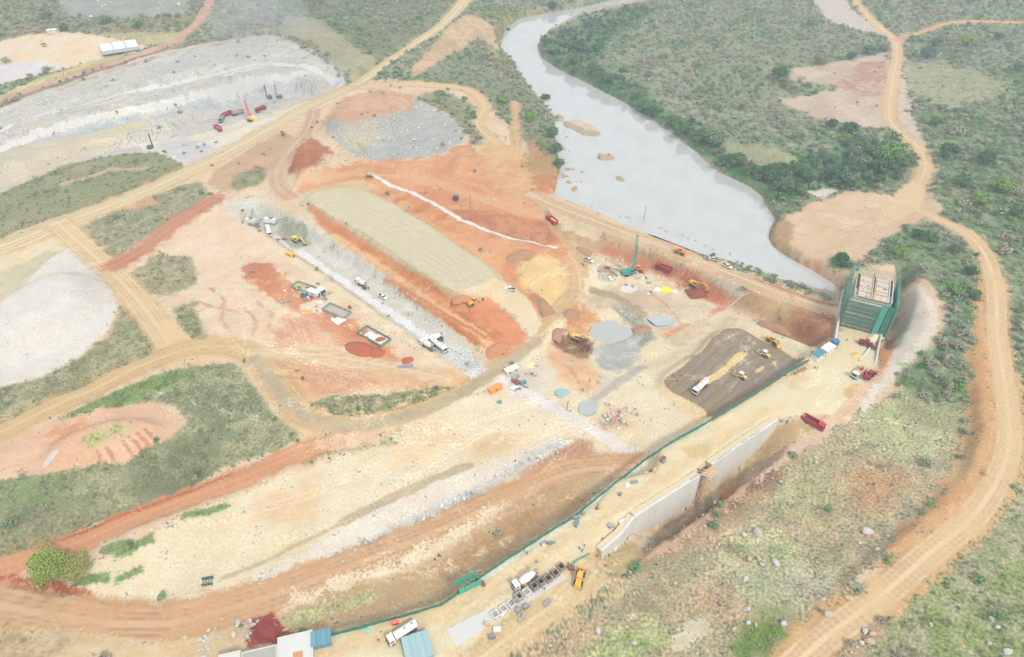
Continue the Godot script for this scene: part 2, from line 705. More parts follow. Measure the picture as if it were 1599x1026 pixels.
func scatter():
	var drift := FastNoiseLite.new()
	drift.seed = 31
	drift.frequency = 1.0 / 30.0
	drift.fractal_octaves = 2
	var clump := FastNoiseLite.new()
	clump.seed = 35
	clump.frequency = 1.0 / 8.0
	clump.fractal_octaves = 2
	var lush := FastNoiseLite.new()
	lush.seed = 33
	lush.frequency = 1.0 / 70.0
	lush.fractal_octaves = 3
	var palette := {
		1: [Color(0.42, 0.49, 0.38), Color(0.36, 0.47, 0.35), Color(0.29, 0.42, 0.31), Color(0.26, 0.39, 0.28), Color(0.35, 0.49, 0.33), Color(0.45, 0.57, 0.37)],
		2: [Color(0.62, 0.59, 0.53), Color(0.63, 0.61, 0.54), Color(0.58, 0.60, 0.51), Color(0.53, 0.59, 0.48), Color(0.46, 0.56, 0.43), Color(0.41, 0.53, 0.38), Color(0.45, 0.58, 0.39)],
		3: [Color(0.60, 0.58, 0.47), Color(0.56, 0.55, 0.44), Color(0.51, 0.54, 0.40), Color(0.45, 0.52, 0.37), Color(0.40, 0.51, 0.34)],
		4: [Color(0.60, 0.54, 0.44), Color(0.58, 0.56, 0.44), Color(0.54, 0.56, 0.41), Color(0.53, 0.59, 0.38), Color(0.59, 0.64, 0.38), Color(0.64, 0.67, 0.38)],
	}
	var meshes := [leafy(101, 120, 0.2, 5, 0.55), leafy(102, 110, 0.2, 4, 0.55), leafy(103, 70, 0.17, 4, 0.7), leafy(104, 40, 0.2, 3, 0.6)]
	var largest := []
	var places := [[], [], [], []]
	var colours := [PackedColorArray(), PackedColorArray(), PackedColorArray(), PackedColorArray()]
	var stones := []
	var stone_colours := PackedColorArray()
	for spec in [[1, 4.6], [2, 2.6], [3, 1.25], [4, 1.2], [5, 2.0], [0, 4.5]]:
		var k: int = spec[0]
		var gap: float = spec[1]
		for t in tiles:
			var g: float = gap * (1.0 if t.cell < 0.4 else (1.15 if t.cell < 0.6 else 1.3))
			if k >= 3:
				g *= 1.0 if t.cell < 0.4 else (1.7 if t.cell < 0.6 else 2.3)
			var nx := int(t.w * t.cell / g)
			var nz := int(t.h * t.cell / g)
			for j in nz:
				for i in nx:
					var x: float = t.x0 + (i + rng.randf()) * g
					var z: float = t.z0 + (j + rng.randf()) * g
					var roll := rng.randf()
					if not in_view(x, z, 12.0) or kind_at(x, z) != k:
						continue
					var y := ground(x, z)
					if y < 0.25 and z < -230.0:
						continue
					var wet := lush.get_noise_2d(x, z)
					var thick := drift.get_noise_2d(x, z)
					var knot := clump.get_noise_2d(x, z)
					if k == 0:
						if roll > 0.07 + thick * 0.25 or t.cell > 0.6: continue
						var d := 0.18 + 0.4 * pow(rng.randf(), 4.0)
						stones.append(Transform3D(Basis(Vector3.UP, rng.randf() * TAU).scaled(Vector3(d * 1.3, d, d)), Vector3(x, y + d * 0.2, z)))
						var e := rng.randf_range(0.35, 0.9)
						stone_colours.append(Color(0.5 * e, 0.42 * e, 0.33 * e))
						continue
					if k == 5:
						if roll > (0.4 if t.cell < 0.6 else 0.16):
							continue
						var s := 0.35 + 0.9 * pow(rng.randf(), 3.0)
						if t.cell > 0.6: s *= 1.4
						stones.append(Transform3D(Basis(Vector3(rng.randf() - 0.5, 1, rng.randf() - 0.5).normalized(), rng.randf() * TAU).scaled(Vector3.ONE * s), Vector3(x, y + s * 0.15, z)))
						var b := rng.randf_range(0.75, 1.05)
						stone_colours.append(Color(0.56 * b, 0.55 * b, 0.51 * b))
						continue
					var size := 1.0
					var tall := 1.0
					var shape := 0
					match k:
						1:
							if roll > 0.8 + thick: continue
							size = rng.randf_range(1.6, 3.6)
							tall = rng.randf_range(0.8, 1.25)
							shape = rng.randi() % 2
						2:
							if roll > 0.72 + thick * 0.6 + knot * 0.7: continue
							size = rng.randf_range(0.7, 2.0) * (1.45 if rng.randf() < 0.15 else 1.0) * (1.9 if rng.randf() < 0.035 else 1.0)
							tall = rng.randf_range(0.6, 1.0)
							shape = rng.randi() % 3
						3:
							if roll > 0.5 + thick * 0.8 + knot * 0.7: continue
							size = 0.3 + 0.8 * pow(rng.randf(), 2.0) + (1.0 if rng.randf() < 0.025 else 0.0)
							tall = rng.randf_range(0.5, 0.95)
							shape = 2 + rng.randi() % 2
						4:
							if roll > 0.97:
								var q := 0.25 + 0.6 * pow(rng.randf(), 3.0)
								stones.append(Transform3D(Basis(Vector3(0.2, 1, 0.1).normalized(), rng.randf() * TAU).scaled(Vector3(q * 1.2, q * 0.8, q)), Vector3(x, y + q * 0.15, z)))
								var e := rng.randf_range(0.6, 1.0)
								stone_colours.append(Color(0.46 * e, 0.43 * e, 0.38 * e))
							if roll > 0.1 + thick * 0.5 + knot * 0.7: continue
							size = 0.22 + 0.55 * pow(rng.randf(), 2.0)
							tall = rng.randf_range(0.5, 0.9)
							shape = 3
					if k >= 3 and t.cell > 0.4:
						size *= 1.5
					var set_: Array = palette[k]
					var pick := clampf((0.5 if k < 4 else 0.36) + wet * 1.1 + rng.randfn() * 0.3, 0.0, 0.999)
					var c: Color = set_[int(pick * set_.size())]
					pick = clampf(pick + knot * 0.25, 0.0, 0.999)
					var bright := rng.randf_range(0.88, 1.1)
					var stand := Transform3D(Basis(Vector3.UP, rng.randf() * TAU).scaled(Vector3(size, size * tall, size)), Vector3(x, y - 0.08 * size, z))
					if k <= 2 and in_view(x, z, -4.0) and z < -95.0:
						largest.append([size * tall / EYE.distance_to(stand.origin), stand, c, shape, k])
					else:
						places[shape].append(stand)
						colours[shape].append(Color(c.r * bright, c.g * bright, c.b * bright).srgb_to_linear())
	largest.sort_custom(func(a, b): return a[0] > b[0])
	for i in largest.size():
		var b: Array = largest[i]
		if i < 225:
			single_shrub(b[1], b[2], meshes[b[3]])
		else:
			var bright := rng.randf_range(0.88, 1.1)
			places[b[3]].append(b[1])
			colours[b[3]].append(Color(b[2].r * bright, b[2].g * bright, b[2].b * bright).srgb_to_linear())
	var m := leaf_material(Color.WHITE)
	var called := ["woodland", "scrub", "thorn_scrub", "undergrowth"]
	var said := ["leafy bushes and small trees massed along the river banks and slopes", "rounded grey-green bushes covering the plains beyond the river", "thin dry thorn bushes scattered between the green ones", "low tufts and herbs on the grassy slopes and rocky hillside"]
	for s in 4:
		mass(called[s], said[s], meshes[s], m, places[s], colours[s])
	var stone := mat(Color.WHITE, 0.95)
	stone.vertex_color_use_as_albedo = true
	mass("rubble", "grey broken rock lying on quarry benches, rock dump and stockpile faces", chunk(5), stone, stones, stone_colours)
	print("plants ", places.map(func(a): return a.size()), " stones ", stones.size())

# ------------------------------------------------------------------ the survey: spot heights, land forms, ground covers
var spots: Array = [Vector3(82, 1.0, -403), Vector3(-464, 30.0, -669), Vector3(-326, 32.0, -619), Vector3(-223, 28.0, -635), Vector3(-129, 25.0, -608), Vector3(-59, 22.0, -679), Vector3(-156, 20.0, -534), Vector3(-196, 28.0, -597), Vector3(-48, 8.0, -520), Vector3(0, 3.0, -578), Vector3(-17, 5.0, -444), Vector3(13, 2.0, -430), Vector3(-80, 14.0, -545), Vector3(-275, 10.0, -323), Vector3(-241, 9.0, -325), Vector3(-209, 7.0, -382), Vector3(-155, 6.0, -441), Vector3(-114, 8.0, -506), Vector3(-192, 6.0, -177), Vector3(-148, 7.0, -187), Vector3(-145, 6.0, -218), Vector3(-212, 7.0, -284), Vector3(-214, 6.0, -244), Vector3(-145, 4.0, -289), Vector3(-147, 5.0, -250), Vector3(-109, 3.0, -274), Vector3(-65, 2.0, -214), Vector3(-102, 5.0, -196), Vector3(-119, 8.0, -176), Vector3(-86, 4.0, -183), Vector3(-49, 2.0, -185), Vector3(-13, 0.0, -201), Vector3(-147, 9.0, -138), Vector3(-119, 8.0, -146), Vector3(-160, 7.0, -122), Vector3(-134, 3.0, -107), Vector3(-99, 1.0, -115), Vector3(-66, 0.0, -144), Vector3(-24, -1.0, -168), Vector3(13, -2.0, -188), Vector3(-150, 3.0, -101), Vector3(-111, 3.0, -97), Vector3(-75, 2.0, -102), Vector3(-40, 0.0, -115), Vector3(0, -1.0, -140), Vector3(36, -2.0, -169), Vector3(42, -5.0, -222), Vector3(88, -5.0, -239), Vector3(64, -4.0, -278), Vector3(33, 0.0, -295), Vector3(9, 3.0, -268), Vector3(-37, 4.0, -356), Vector3(-90, 5.0, -362), Vector3(19, 3.0, -350), Vector3(120, 2.0, -254), Vector3(137, 5.0, -196), Vector3(163, 7.0, -209), Vector3(177, 4.0, -334), Vector3(174, 4.0, -446), Vector3(282, 7.0, -496), Vector3(405, 12.0, -551), Vector3(253, 9.0, -346), Vector3(210, 10.0, -230), Vector3(151, 4.0, -164), Vector3(99, -4.0, -142), Vector3(61, -3.0, -117), Vector3(104, 3.0, -103), Vector3(152, 9.0, -110), Vector3(146, 7.0, -134), Vector3(82, 1.0, -93), Vector3(28, 1.0, -95), Vector3(134, 5.0, -770), Vector3(235, 6.0, -656), Vector3(504, 16.0, -725), Vector3(31, 4.0, -704), Vector3(186, 9.0, -255), Vector3(187, 11.0, -229), Vector3(-224, 26.0, -482), Vector3(-286, 16.0, -418), Vector3(-219, 8.0, -389), Vector3(212, 11.0, -267)]

var river_line: PackedVector2Array = Geometry2D.offset_polygon(v([293, -906, 149, -822, 99, -780, 66, -755, 33, -736, 8, -718, -6, -680, -10, -642, -8, -617, 3, -595, 8, -564, 14, -535, 19, -515, 26, -496, 31, -472, 33, -440, 31, -406, 32, -388, 29, -370, 27, -359, 35, -351, 51, -339, 62, -329, 80, -317, 98, -302, 112.8, -291.5, 127.1, -279.0, 142.2, -267.1, 155.5, -257.9, 159.1, -266.1, 148.3, -283.4, 137.6, -298.0, 136, -308, 140, -320, 147, -332, 146, -358, 142, -369, 129, -385, 121, -409, 115, -429, 101, -465, 81, -506, 59, -542, 38, -573, 26, -600, 23, -633, 35, -674, 68, -732, 118, -767, 151, -790, 199, -822, 320, -893]), 4.0)[0]

func survey():
	form("river bed", v([293, -906, 149, -822, 99, -780, 66, -755, 33, -736, 8, -718, -6, -680, -10, -642, -8, -617, 3, -595, 8, -564, 14, -535, 19, -515, 26, -496, 31, -472, 33, -440, 31, -406, 32, -388, 29, -370, 27, -359, 35, -351, 51, -339, 62, -329, 80, -317, 98, -302, 112.8, -291.5, 127.1, -279.0, 142.2, -267.1, 155.5, -257.9, 159.1, -266.1, 148.3, -283.4, 137.6, -298.0, 136, -308, 140, -320, 147, -332, 146, -358, 142, -369, 129, -385, 121, -409, 115, -429, 101, -465, 81, -506, 59, -542, 38, -573, 26, -600, 23, -633, 35, -674, 68, -732, 118, -767, 151, -790, 199, -822, 320, -893]), [-3.5], 0.0, 5.0, 0.00, 0.62)
	form("scrub hill above the river", v([-188, -583, -173, -657, -150, -724, -75, -724, -88, -618, -103, -535, -118, -500, -147, -535]), [22], 0.0, 80.0, 0.00, 1.00)
	form("quarry floor", v([-309, -354, -285, -378, -265, -409, -240, -428, -225, -454, -217, -489, -203, -515, -173, -512, -137, -521, -123, -515, -148, -483, -175, -449, -199, -418, -222, -404, -253, -391, -277, -362, -296, -332]), [5], 0.0, 10.0, 0.00, 1.00)
	form("quarry lower bench", v([-330, -394, -306, -422, -275, -445, -240, -465, -219, -496, -198, -519, -170, -525, -128, -506, -127, -501, -169, -501, -199, -506, -212, -481, -220, -446, -236, -422, -261, -406, -284, -381, -310, -360]), [12], 0.0, 5.0, 0.00, 1.00)
	form("quarry middle bench", v([-334, -406, -308, -431, -279, -459, -245, -483, -217, -509, -195, -530, -160, -527, -124, -494, -165, -508, -192, -505, -213, -483, -234, -455, -267, -433, -298, -413, -320, -383]), [19], 0.0, 5.0, 0.00, 1.00)
	form("haul road left", v([-264.8, -284.4, -243, -304, -229, -322, -214, -341, -197, -370, -180, -400, -160, -444, -138, -484, -116, -517, -97, -558, -76, -606, -57, -652, -40, -709]), [10, 10, 9, 9, 8, 8, 7, 8, 9, 12, 15, 18, 20], 6.0, 6.0, 0.00, 0.50)
	form("rock dump top", v([-122, -426, -112, -464, -90, -480, -67, -468, -68, -445, -83, -432, -104, -420]), [17], 0.0, 13.0, 0.00, 0.80)
	form("stockpile", v([-235.2, -233.2, -218.8, -233.2, -216.7, -254.7, -212.0, -265.1, -200.3, -262.4, -187.2, -247.3, -184.8, -231.0, -194.3, -218.0, -206.5, -211.9, -219.5, -207.9]), [18], 0.0, 17.0, 0.00, 0.80)
	form("soil mound", v([-164.8, -158.8, -151.3, -167.8, -134.9, -172.5, -124.9, -167.8, -126.4, -160.2, -137.5, -152.5, -154.5, -151.6]), [13], 0.0, 9.0, 0.00, 0.90)
	form("embankment", v([-115, -342, -102, -352, -87, -351, -71, -338, -47, -314, -25.4, -288.9, -12.2, -274.7, -5.9, -262.4, -10.2, -255.8, -23.8, -250.9, -32.5, -257.3, -49.4, -275.8, -80, -308, -106, -331]), [9], 0.0, 8.0, 0.00, 0.50)
	form("plinth cut", v([-147, -342, -128, -332, -93.0, -299.5, -62.1, -269.6, -37.9, -243.7, -17.7, -219.6, -13.8, -210.3, -20.0, -209.6, -39.2, -228.0, -62.2, -249.9, -91.9, -278.2, -121, -306, -145, -328]), [-1], 0.0, 6.0, 0.00, 0.60)
	form("red bench", v([-94, -309, -62.4, -276.3, -41.5, -255.1, -22.7, -237.7, -9.5, -224.2]), [4.5, 4.5, 4, 3.5, 3], 2.4, 2.0, 0.00, 0.60)
	form("ridge by the white channel", v([-61, -339, -58, -348]), [6, 7], 1.5, 3.0, 0.00, 0.70)
	form("ridge by the white channel", v([-50, -327, -45, -338]), [6, 7], 1.5, 3.0, 0.00, 0.70)
	form("ridge by the white channel", v([-38, -320, -33, -330]), [6, 7], 1.5, 3.0, 0.00, 0.70)
	form("orange slope bench", v([-80, -369, -56, -358, -28, -330, 0, -307, 22.5, -297.6, 16.3, -289.3, -3.1, -297.6, -27, -316, -58, -344]), [3], 0.0, 5.0, 0.00, 0.70)
	form("red cut", v([-135, -394, -130, -413, -110, -394, -113, -370, -122, -356]), [12], 0.0, 9.0, 0.00, 0.90)
	form("sand mound", v([-36, -396, -27, -398, -24, -383, -33, -377]), [9], 0.0, 8.0, 0.00, 0.90)
	form("coffer dam", v([11, -351, 29, -335, 48, -320, 73, -301, 95.3, -282.1, 116.0, -264.8, 130.9, -254.1, 145.1, -245.9]), [4, 4, 4, 4, 4, 4, 4, 4], 5.5, 5.0, 0.00, 0.60)
	form("foot of the cofferdam", v([36, -304, 53.2, -294.2, 77.1, -278.6, 98.9, -261.1, 118.0, -242.4, 135.5, -222.5]), [-3, -5, -6, -7, -6, -4], 4.0, 5.0, 0.00, 0.70)
	form("excavation floor", v([21.7, -259.8, 45.0, -278.1, 73.4, -275.4, 95.4, -259.8, 110.5, -247.6, 97.8, -244.3, 73.1, -223.1, 57.8, -214.9, 36.0, -216.9, 20.1, -229.5]), [-6], 0.0, 10.0, 0.00, 0.80)
	form("pond bed", v([36.2, -244.5, 40.7, -251.1, 48.4, -252.6, 54.1, -247.8, 59.4, -242.7, 54.6, -237.7, 46.6, -234.5, 39.2, -236.3]), [-8.5], 0.0, 3.0, 0.00, 0.90)
	form("pit bed", v([18.9, -238.0, 25.9, -243.0, 34.7, -238.9, 36.7, -230.9, 32.5, -226.2, 21.2, -233.1]), [-8], 0.0, 4.0, 0.00, 0.90)
	form("compacted pad", v([62.4, -203.5, 83.2, -222.6, 93.1, -234.3, 97.4, -236.6, 102.2, -236.6, 107.4, -231.2, 125.1, -216.4, 116.3, -209.3, 96.4, -193.9, 77.3, -180.7, 71.8, -190.3, 64.5, -195.7]), [0], 0.0, 4.0, 0.00, 0.60)
	form("downstream toe", v([47.6, -137.3, 59.8, -144.4, 67.1, -151.5, 73.6, -156.6, 82.1, -162.4, 94.1, -172.9, 101.0, -179.7, 106.1, -183.0, 94.9, -167.0, 73.9, -149.5, 60.3, -138.9]), [-11], 0.0, 24.0, 0.00, 0.90)
	form("trench left of dam", v([-56.8, -101.9, -38.9, -108.5, -22.0, -115.4, -8.3, -126.2, 11.1, -141.1, 29.7, -152.5]), [0, -1, -2, -3, -3, -2], 5.0, 8.0, 0.00, 0.80)
	form("dam deck", v([-59.6, -86.5, -57.4, -92.2, -36.7, -97.9, -20.5, -102.7, -11.4, -109.8, 21.1, -133.9, 47.8, -158.0, 74.6, -176.1, 119.3, -206.2, 139.4, -225.3, 145.6, -234.0, 156.7, -226.6, 151.9, -210.9, 138.7, -195.7, 121.6, -180.1, 99.8, -177.1, 90.7, -171.0, 70.1, -156.0, 60.0, -148.2, 53.9, -143.9, 40.0, -134.4, 30.6, -125.5, 25.0, -119.8, 36.3, -114.5, 24.7, -105.1, 9.2, -95.5, -6.9, -85.6]), [5], 0.0, 3.0, 0.00, 0.50)
	form("toe of the wall", v([30.2, -116.2, 38.5, -123.5, 43.6, -129.9, 49.6, -134.2, 56.8, -138.8, 68.1, -146.5, 73.2, -151.1, 85.6, -160.3, 93.6, -165.8, 102.3, -172.2, 106.6, -175.1]), [0, -2, -6, -10, -12.8, -12, -12, -12.8, -10, -1, 3], 4.3, 2.2, 0.30, 0.70)
	form("culvert cut", v([168.9, -237.0, 182.3, -260.9, 191.3, -276.6, 191.9, -268.6, 180.4, -246.2, 167.3, -226.1, 157.4, -213.7, 158.8, -219.8]), [-3], 0.0, 5.0, 0.00, 0.80)
	form("right road", v([349, -758, 341, -689, 337, -630, 318, -579, 289, -520, 262, -461, 257, -434, 260, -411, 252, -384, 233, -356, 221, -337, 228, -317, 234, -302, 231.1, -279.9, 221.4, -253.4, 204.7, -221.5, 191.8, -191.6, 179.0, -165.3, 167.4, -148.8, 149.0, -131.5, 128.7, -118.3, 107.9, -104.7, 89.7, -94.2, 80.7, -88.3]), [8, 8, 8, 8, 8, 7, 7, 6, 6, 6, 6, 8, 9, 10, 10, 10, 9, 9, 8, 7, 6, 4, 2, 1], 7.0, 6.0, 0.00, 0.50)
	form("loop road", v([-194.3, -164.9, -177.2, -180.8, -163.5, -192.9, -151.3, -205.9, -136.7, -215.8, -121.9, -219.0, -109.8, -214.9, -98.5, -203.1, -87.5, -189.6, -78.1, -180.3, -65.4, -176.9, -51.1, -178.4, -34.8, -185.6, -18.0, -197.2, -5.2, -210.4, 8.5, -226.9, 23.7, -247.2, 32.2, -262.0]), [6, 6, 6, 6, 6, 5, 5, 5, 4, 3, 2, 1.5, 1, 0, 0, 0, 0, 0], 5.0, 5.0, 0.00, 0.50)
	form("red road", v([-163.2, -111.9, -157.3, -115.1, -147.8, -119.5, -136.6, -125.2, -122.9, -135.6, -108.7, -143.3, -93.8, -151.4, -80.7, -160.8, -66.1, -168.4, -55.0, -172.4]), [4, 4, 4, 4, 3, 3, 3, 2, 2, 1], 5.0, 6.0, 0.00, 0.50)
	form("lower haul road", v([-163.5, -105.2, -151.3, -103.8, -130.4, -99.9, -110.9, -98.0, -98.1, -98.4, -85.0, -102.8, -71.2, -107.8, -50.1, -118.0, -31.1, -127.8, -10.7, -138.9, 6.8, -148.2, 23.1, -157.4, 46.5, -159.4]), [3, 3, 3, 3, 3, 2, 2, 1, 0, 0, 0, -1, -1], 6.0, 5.0, 0.00, 0.50)
	form("pool hollow", v([26.9, -197.7, 26.3, -195.0, 24.6, -192.8, 22.0, -191.5, 19.2, -191.5, 16.7, -192.8, 14.9, -195.0, 14.3, -197.7, 14.9, -200.5, 16.7, -202.7, 19.2, -203.9, 22.0, -203.9, 24.6, -202.7, 26.3, -200.5]), [-1.75315], 0.0, 4.0, 0.00, 1.00)
	form("pool hollow", v([17.3, -197.8, 19.0, -200.0, 22.1, -200.0, 23.8, -198.2, 22.3, -195.3, 19.2, -194.9]), [-3.75315], 0.0, 2.0, 0.00, 1.00)
	form("pool hollow", v([37.2, -189.2, 36.5, -186.0, 34.4, -183.5, 31.5, -182.1, 28.2, -182.1, 25.3, -183.5, 23.3, -186.0, 22.5, -189.2, 23.3, -192.4, 25.3, -194.9, 28.2, -196.3, 31.5, -196.3, 34.4, -194.9, 36.5, -192.4]), [-1.78138], 0.0, 4.0, 0.00, 1.00)
	form("pool hollow", v([26.3, -189.3, 27.5, -192.1, 29.6, -193.1, 32.2, -192.8, 33.7, -190.7, 33.2, -187.5, 31.2, -185.5, 28.5, -185.1, 26.6, -186.8]), [-3.38138], 0.0, 2.0, 0.00, 1.00)
	form("pool hollow", v([79.6, -249.9, 78.6, -245.7, 75.9, -242.3, 72.0, -240.5, 67.7, -240.5, 63.9, -242.3, 61.2, -245.7, 60.2, -249.9, 61.2, -254.1, 63.9, -257.5, 67.7, -259.3, 72.0, -259.3, 75.9, -257.5, 78.6, -254.1]), [-6], 0.0, 4.0, 0.00, 1.00)
	form("pool hollow", v([63.4, -251.4, 67.3, -253.3, 72.7, -252.9, 75.8, -250.0, 73.3, -246.2, 67.0, -245.7]), [-7.4], 0.0, 2.0, 0.00, 1.00)
	form("pool hollow", v([-85.2, -112.7, -85.7, -110.5, -87.1, -108.7, -89.2, -107.7, -91.5, -107.7, -93.5, -108.7, -94.9, -110.5, -95.4, -112.7, -94.9, -114.9, -93.5, -116.7, -91.5, -117.7, -89.2, -117.7, -87.1, -116.7, -85.7, -114.9]), [2.00379], 0.0, 4.0, 0.00, 1.00)
	form("pool hollow", v([-92.1, -113.7, -89.6, -114.1, -88.2, -112.8, -90.0, -111.1, -91.7, -111.6]), [0.403786], 0.0, 2.0, 0.00, 1.00)
	form("sandbar", v([36, -461, 39, -466, 44, -465, 48, -470, 50, -465, 55, -463, 58, -456, 62, -449, 60, -443, 61, -439, 57, -440, 53, -443, 50, -440, 47, -449, 43, -452, 40, -455]), [0.9], 0.0, 1.5, 0.0, 0.5)
	form("sandbar", v([40, -426, 43, -429, 45, -425, 42, -421]), [0.9], 0.0, 1.5, 0.0, 0.5)
	form("sandbar", v([55, -412, 59, -417, 61, -416, 64, -411, 68, -406, 65, -404, 61, -405, 59, -403, 57, -406]), [0.9], 0.0, 1.5, 0.0, 0.5)
	form("sandbar", v([64, -382, 68, -384, 71, -373, 67, -373]), [0.9], 0.0, 1.5, 0.0, 0.5)
	form("sandbar", v([31, -476, 35, -481, 38, -471, 34, -462]), [0.9], 0.0, 1.5, 0.0, 0.5)
	form("sandbar", v([42, -390, 46, -393, 48, -388, 44, -384]), [0.9], 0.0, 1.5, 0.0, 0.5)
	form("sandbar", v([53, -428, 58, -431, 59, -426, 55, -424]), [0.9], 0.0, 1.5, 0.0, 0.5)
	form("sandbar", v([37, -412, 40, -417, 41, -400, 39, -402]), [0.9], 0.0, 1.5, 0.0, 0.5)
	form("sandbar", v([35, -357, 38, -374, 41, -371, 37, -355]), [0.9], 0.0, 1.5, 0.0, 0.5)

func covers():
	cover("scrub plain", v([-720, -1000, 720, -1000, 720.0, 0.0, -720.0, 0.0]), 0.0, Color(0.42, 0.46, 0.35), Color(0.50, 0.52, 0.43), 1.5, 0.6, 1.00, 3.0, 2)
	cover("dry scrub hill", v([-190, -573, -214, -686, -223, -822, -57, -849, -49, -709, -77, -614, -102, -555, -124, -519, -150, -548]), 0.0, Color(0.46, 0.46, 0.35), Color(0.39, 0.42, 0.31), 6.0, 0.6, 1.00, 3.0, 2)
	cover("hilltop scrub", v([-202, -790, -169, -830, -57, -849, -49, -709, -82, -619, -110, -585, -142, -616, -173, -673]), 0.0, Color(0.45, 0.47, 0.36), Color(0.39, 0.42, 0.31), 8.0, 1.2, 1.00, 3.0, 2)
	cover("hill foot grass", v([-192, -580, -166, -580, -137, -532, -126, -518, -102, -555, -122, -559, -167, -633, -202, -640]), 0.0, Color(0.57, 0.55, 0.45), Color(0.51, 0.50, 0.39), 6.0, 0.6, 1.00, 3.0, 4)
	cover("far scrub", v([-544, -800, -324, -811, -264, -594, -291, -569, -335, -578, -385, -582, -412, -573]), 0.0, Color(0.45, 0.45, 0.34), Color(0.52, 0.48, 0.37), 4.0, 0.6, 1.00, 3.0, 2)
	cover("blue scree", v([-417, -672, -411, -725, -306, -708, -279, -623, -319, -603, -372, -612]), 0.0, Color(0.57, 0.58, 0.56), Color(0.48, 0.50, 0.48), 6.0, 0.6, 0.80, 3.0, 5)
	cover("west scrub by track", v([-288, -711, -223, -718, -193, -604, -192, -580, -222, -578, -255, -574, -265, -627]), 0.0, Color(0.50, 0.51, 0.38), Color(0.56, 0.53, 0.40), 4.0, 0.6, 1.00, 3.0, 2)
	cover("grass bank", v([-337, -570, -309, -577, -267, -586, -270, -567, -287, -557, -309, -564]), 0.0, Color(0.63, 0.59, 0.43), Color(0.54, 0.53, 0.39), 3.0, 0.6, 1.00, 3.0, 4)
	cover("river spit scrub", v([-79, -538, -44, -614, -22, -613, 0, -577, 14, -500, 27, -459, 30, -418, 28, -382, 12, -391, 0, -408, -4, -446, -17, -425, -27, -475, -52, -505]), 0.0, Color(0.48, 0.49, 0.40), Color(0.42, 0.46, 0.34), 4.0, 0.6, 1.00, 3.0, 2)
	cover("upper left bank", v([-37, -709, 67, -767, 13, -726, -6, -685, -10, -605, 6, -589, -5, -530, -28, -621]), 0.0, Color(0.40, 0.44, 0.30), Color(0.54, 0.50, 0.35), 4.0, 0.6, 1.00, 3.0, 2)
	cover("bank cut", v([-56, -633, -38, -665, -17, -648, -8, -598, -16, -614, -33, -619, -52, -568, -73, -523, -79, -533]), 0.0, Color(0.70, 0.60, 0.48), Color(0.61, 0.52, 0.40), 3.0, 0.6, 1.00, 3.0, 0)
	cover("meadow", v([165, -720, 290, -738, 297, -634, 302, -580, 222, -560, 190, -502, 131, -541, 103, -635]), 0.0, Color(0.50, 0.51, 0.41), Color(0.43, 0.47, 0.35), 8.0, 0.6, 1.00, 3.0, 2)
	cover("riverside forest", v([25, -617, 65, -690, 121, -745, 148, -733, 94, -655, 69, -578, 89, -527, 111, -480, 130, -442, 163, -406, 199, -405, 224, -428, 247, -415, 245, -389, 223, -359, 196, -354, 169, -352, 149, -340, 146, -363, 129, -389, 114, -434, 100, -469, 59, -543, 37, -575]), 0.0, Color(0.21, 0.39, 0.23), Color(0.37, 0.45, 0.30), 6.0, 0.6, 1.00, 3.0, 1)
	cover("dry meadow", v([132, -432, 159, -421, 181, -401, 169, -386, 147, -391, 135, -408]), 0.0, Color(0.55, 0.54, 0.42), Color(0.48, 0.50, 0.37), 4.0, 0.6, 1.00, 3.0, 4)
	cover("green verge", v([325, -534, 426, -551, 256.9, -270.2, 213.5, -221.6, 237.5, -269.1, 238.0, -292.4, 233, -327, 236, -352, 266, -399, 278, -450]), 0.0, Color(0.34, 0.44, 0.27), Color(0.45, 0.49, 0.37), 5.0, 0.6, 1.00, 3.0, 2)
	cover("right clearing", v([317, -571, 346, -552, 372, -527, 363, -496, 311, -470, 296, -496, 300, -527]), 0.0, Color(0.60, 0.56, 0.47), Color(0.53, 0.52, 0.41), 9.0, 1.4, 0.80, 3.0, 4)
	cover("far clearing", v([310, -759, 344, -779, 335, -689, 341, -639, 340, -630, 313, -662, 301, -694]), 0.0, Color(0.68, 0.63, 0.58), Color(0.68, 0.63, 0.58), 3.0, 0.6, 1.00, 3.0, 0)
	cover("pale clearing", v([220, -556, 256, -567, 281, -579, 315, -592, 297, -534, 252, -439, 235, -446, 211, -464, 192, -496, 223, -502, 247, -521, 217, -528]), 0.0, Color(0.70, 0.63, 0.56), Color(0.64, 0.56, 0.49), 2.0, 1.0, 1.00, 3.0, 0)
	cover("red clearing", v([287, -573, 306, -571, 276, -495, 254, -497, 245, -523]), 0.0, Color(0.61, 0.48, 0.41), Color(0.66, 0.56, 0.48), 2.0, 1.0, 1.00, 3.0, 0)
	cover("road verge stones", v([337, -630, 361, -654, 316, -563, 278, -461, 266, -411, 257, -377, 238, -351, 233, -360, 254, -393, 257, -439, 286, -520]), 0.0, Color(0.70, 0.63, 0.57), Color(0.70, 0.63, 0.57), 3.0, 1.0, 0.90, 3.0, 0)
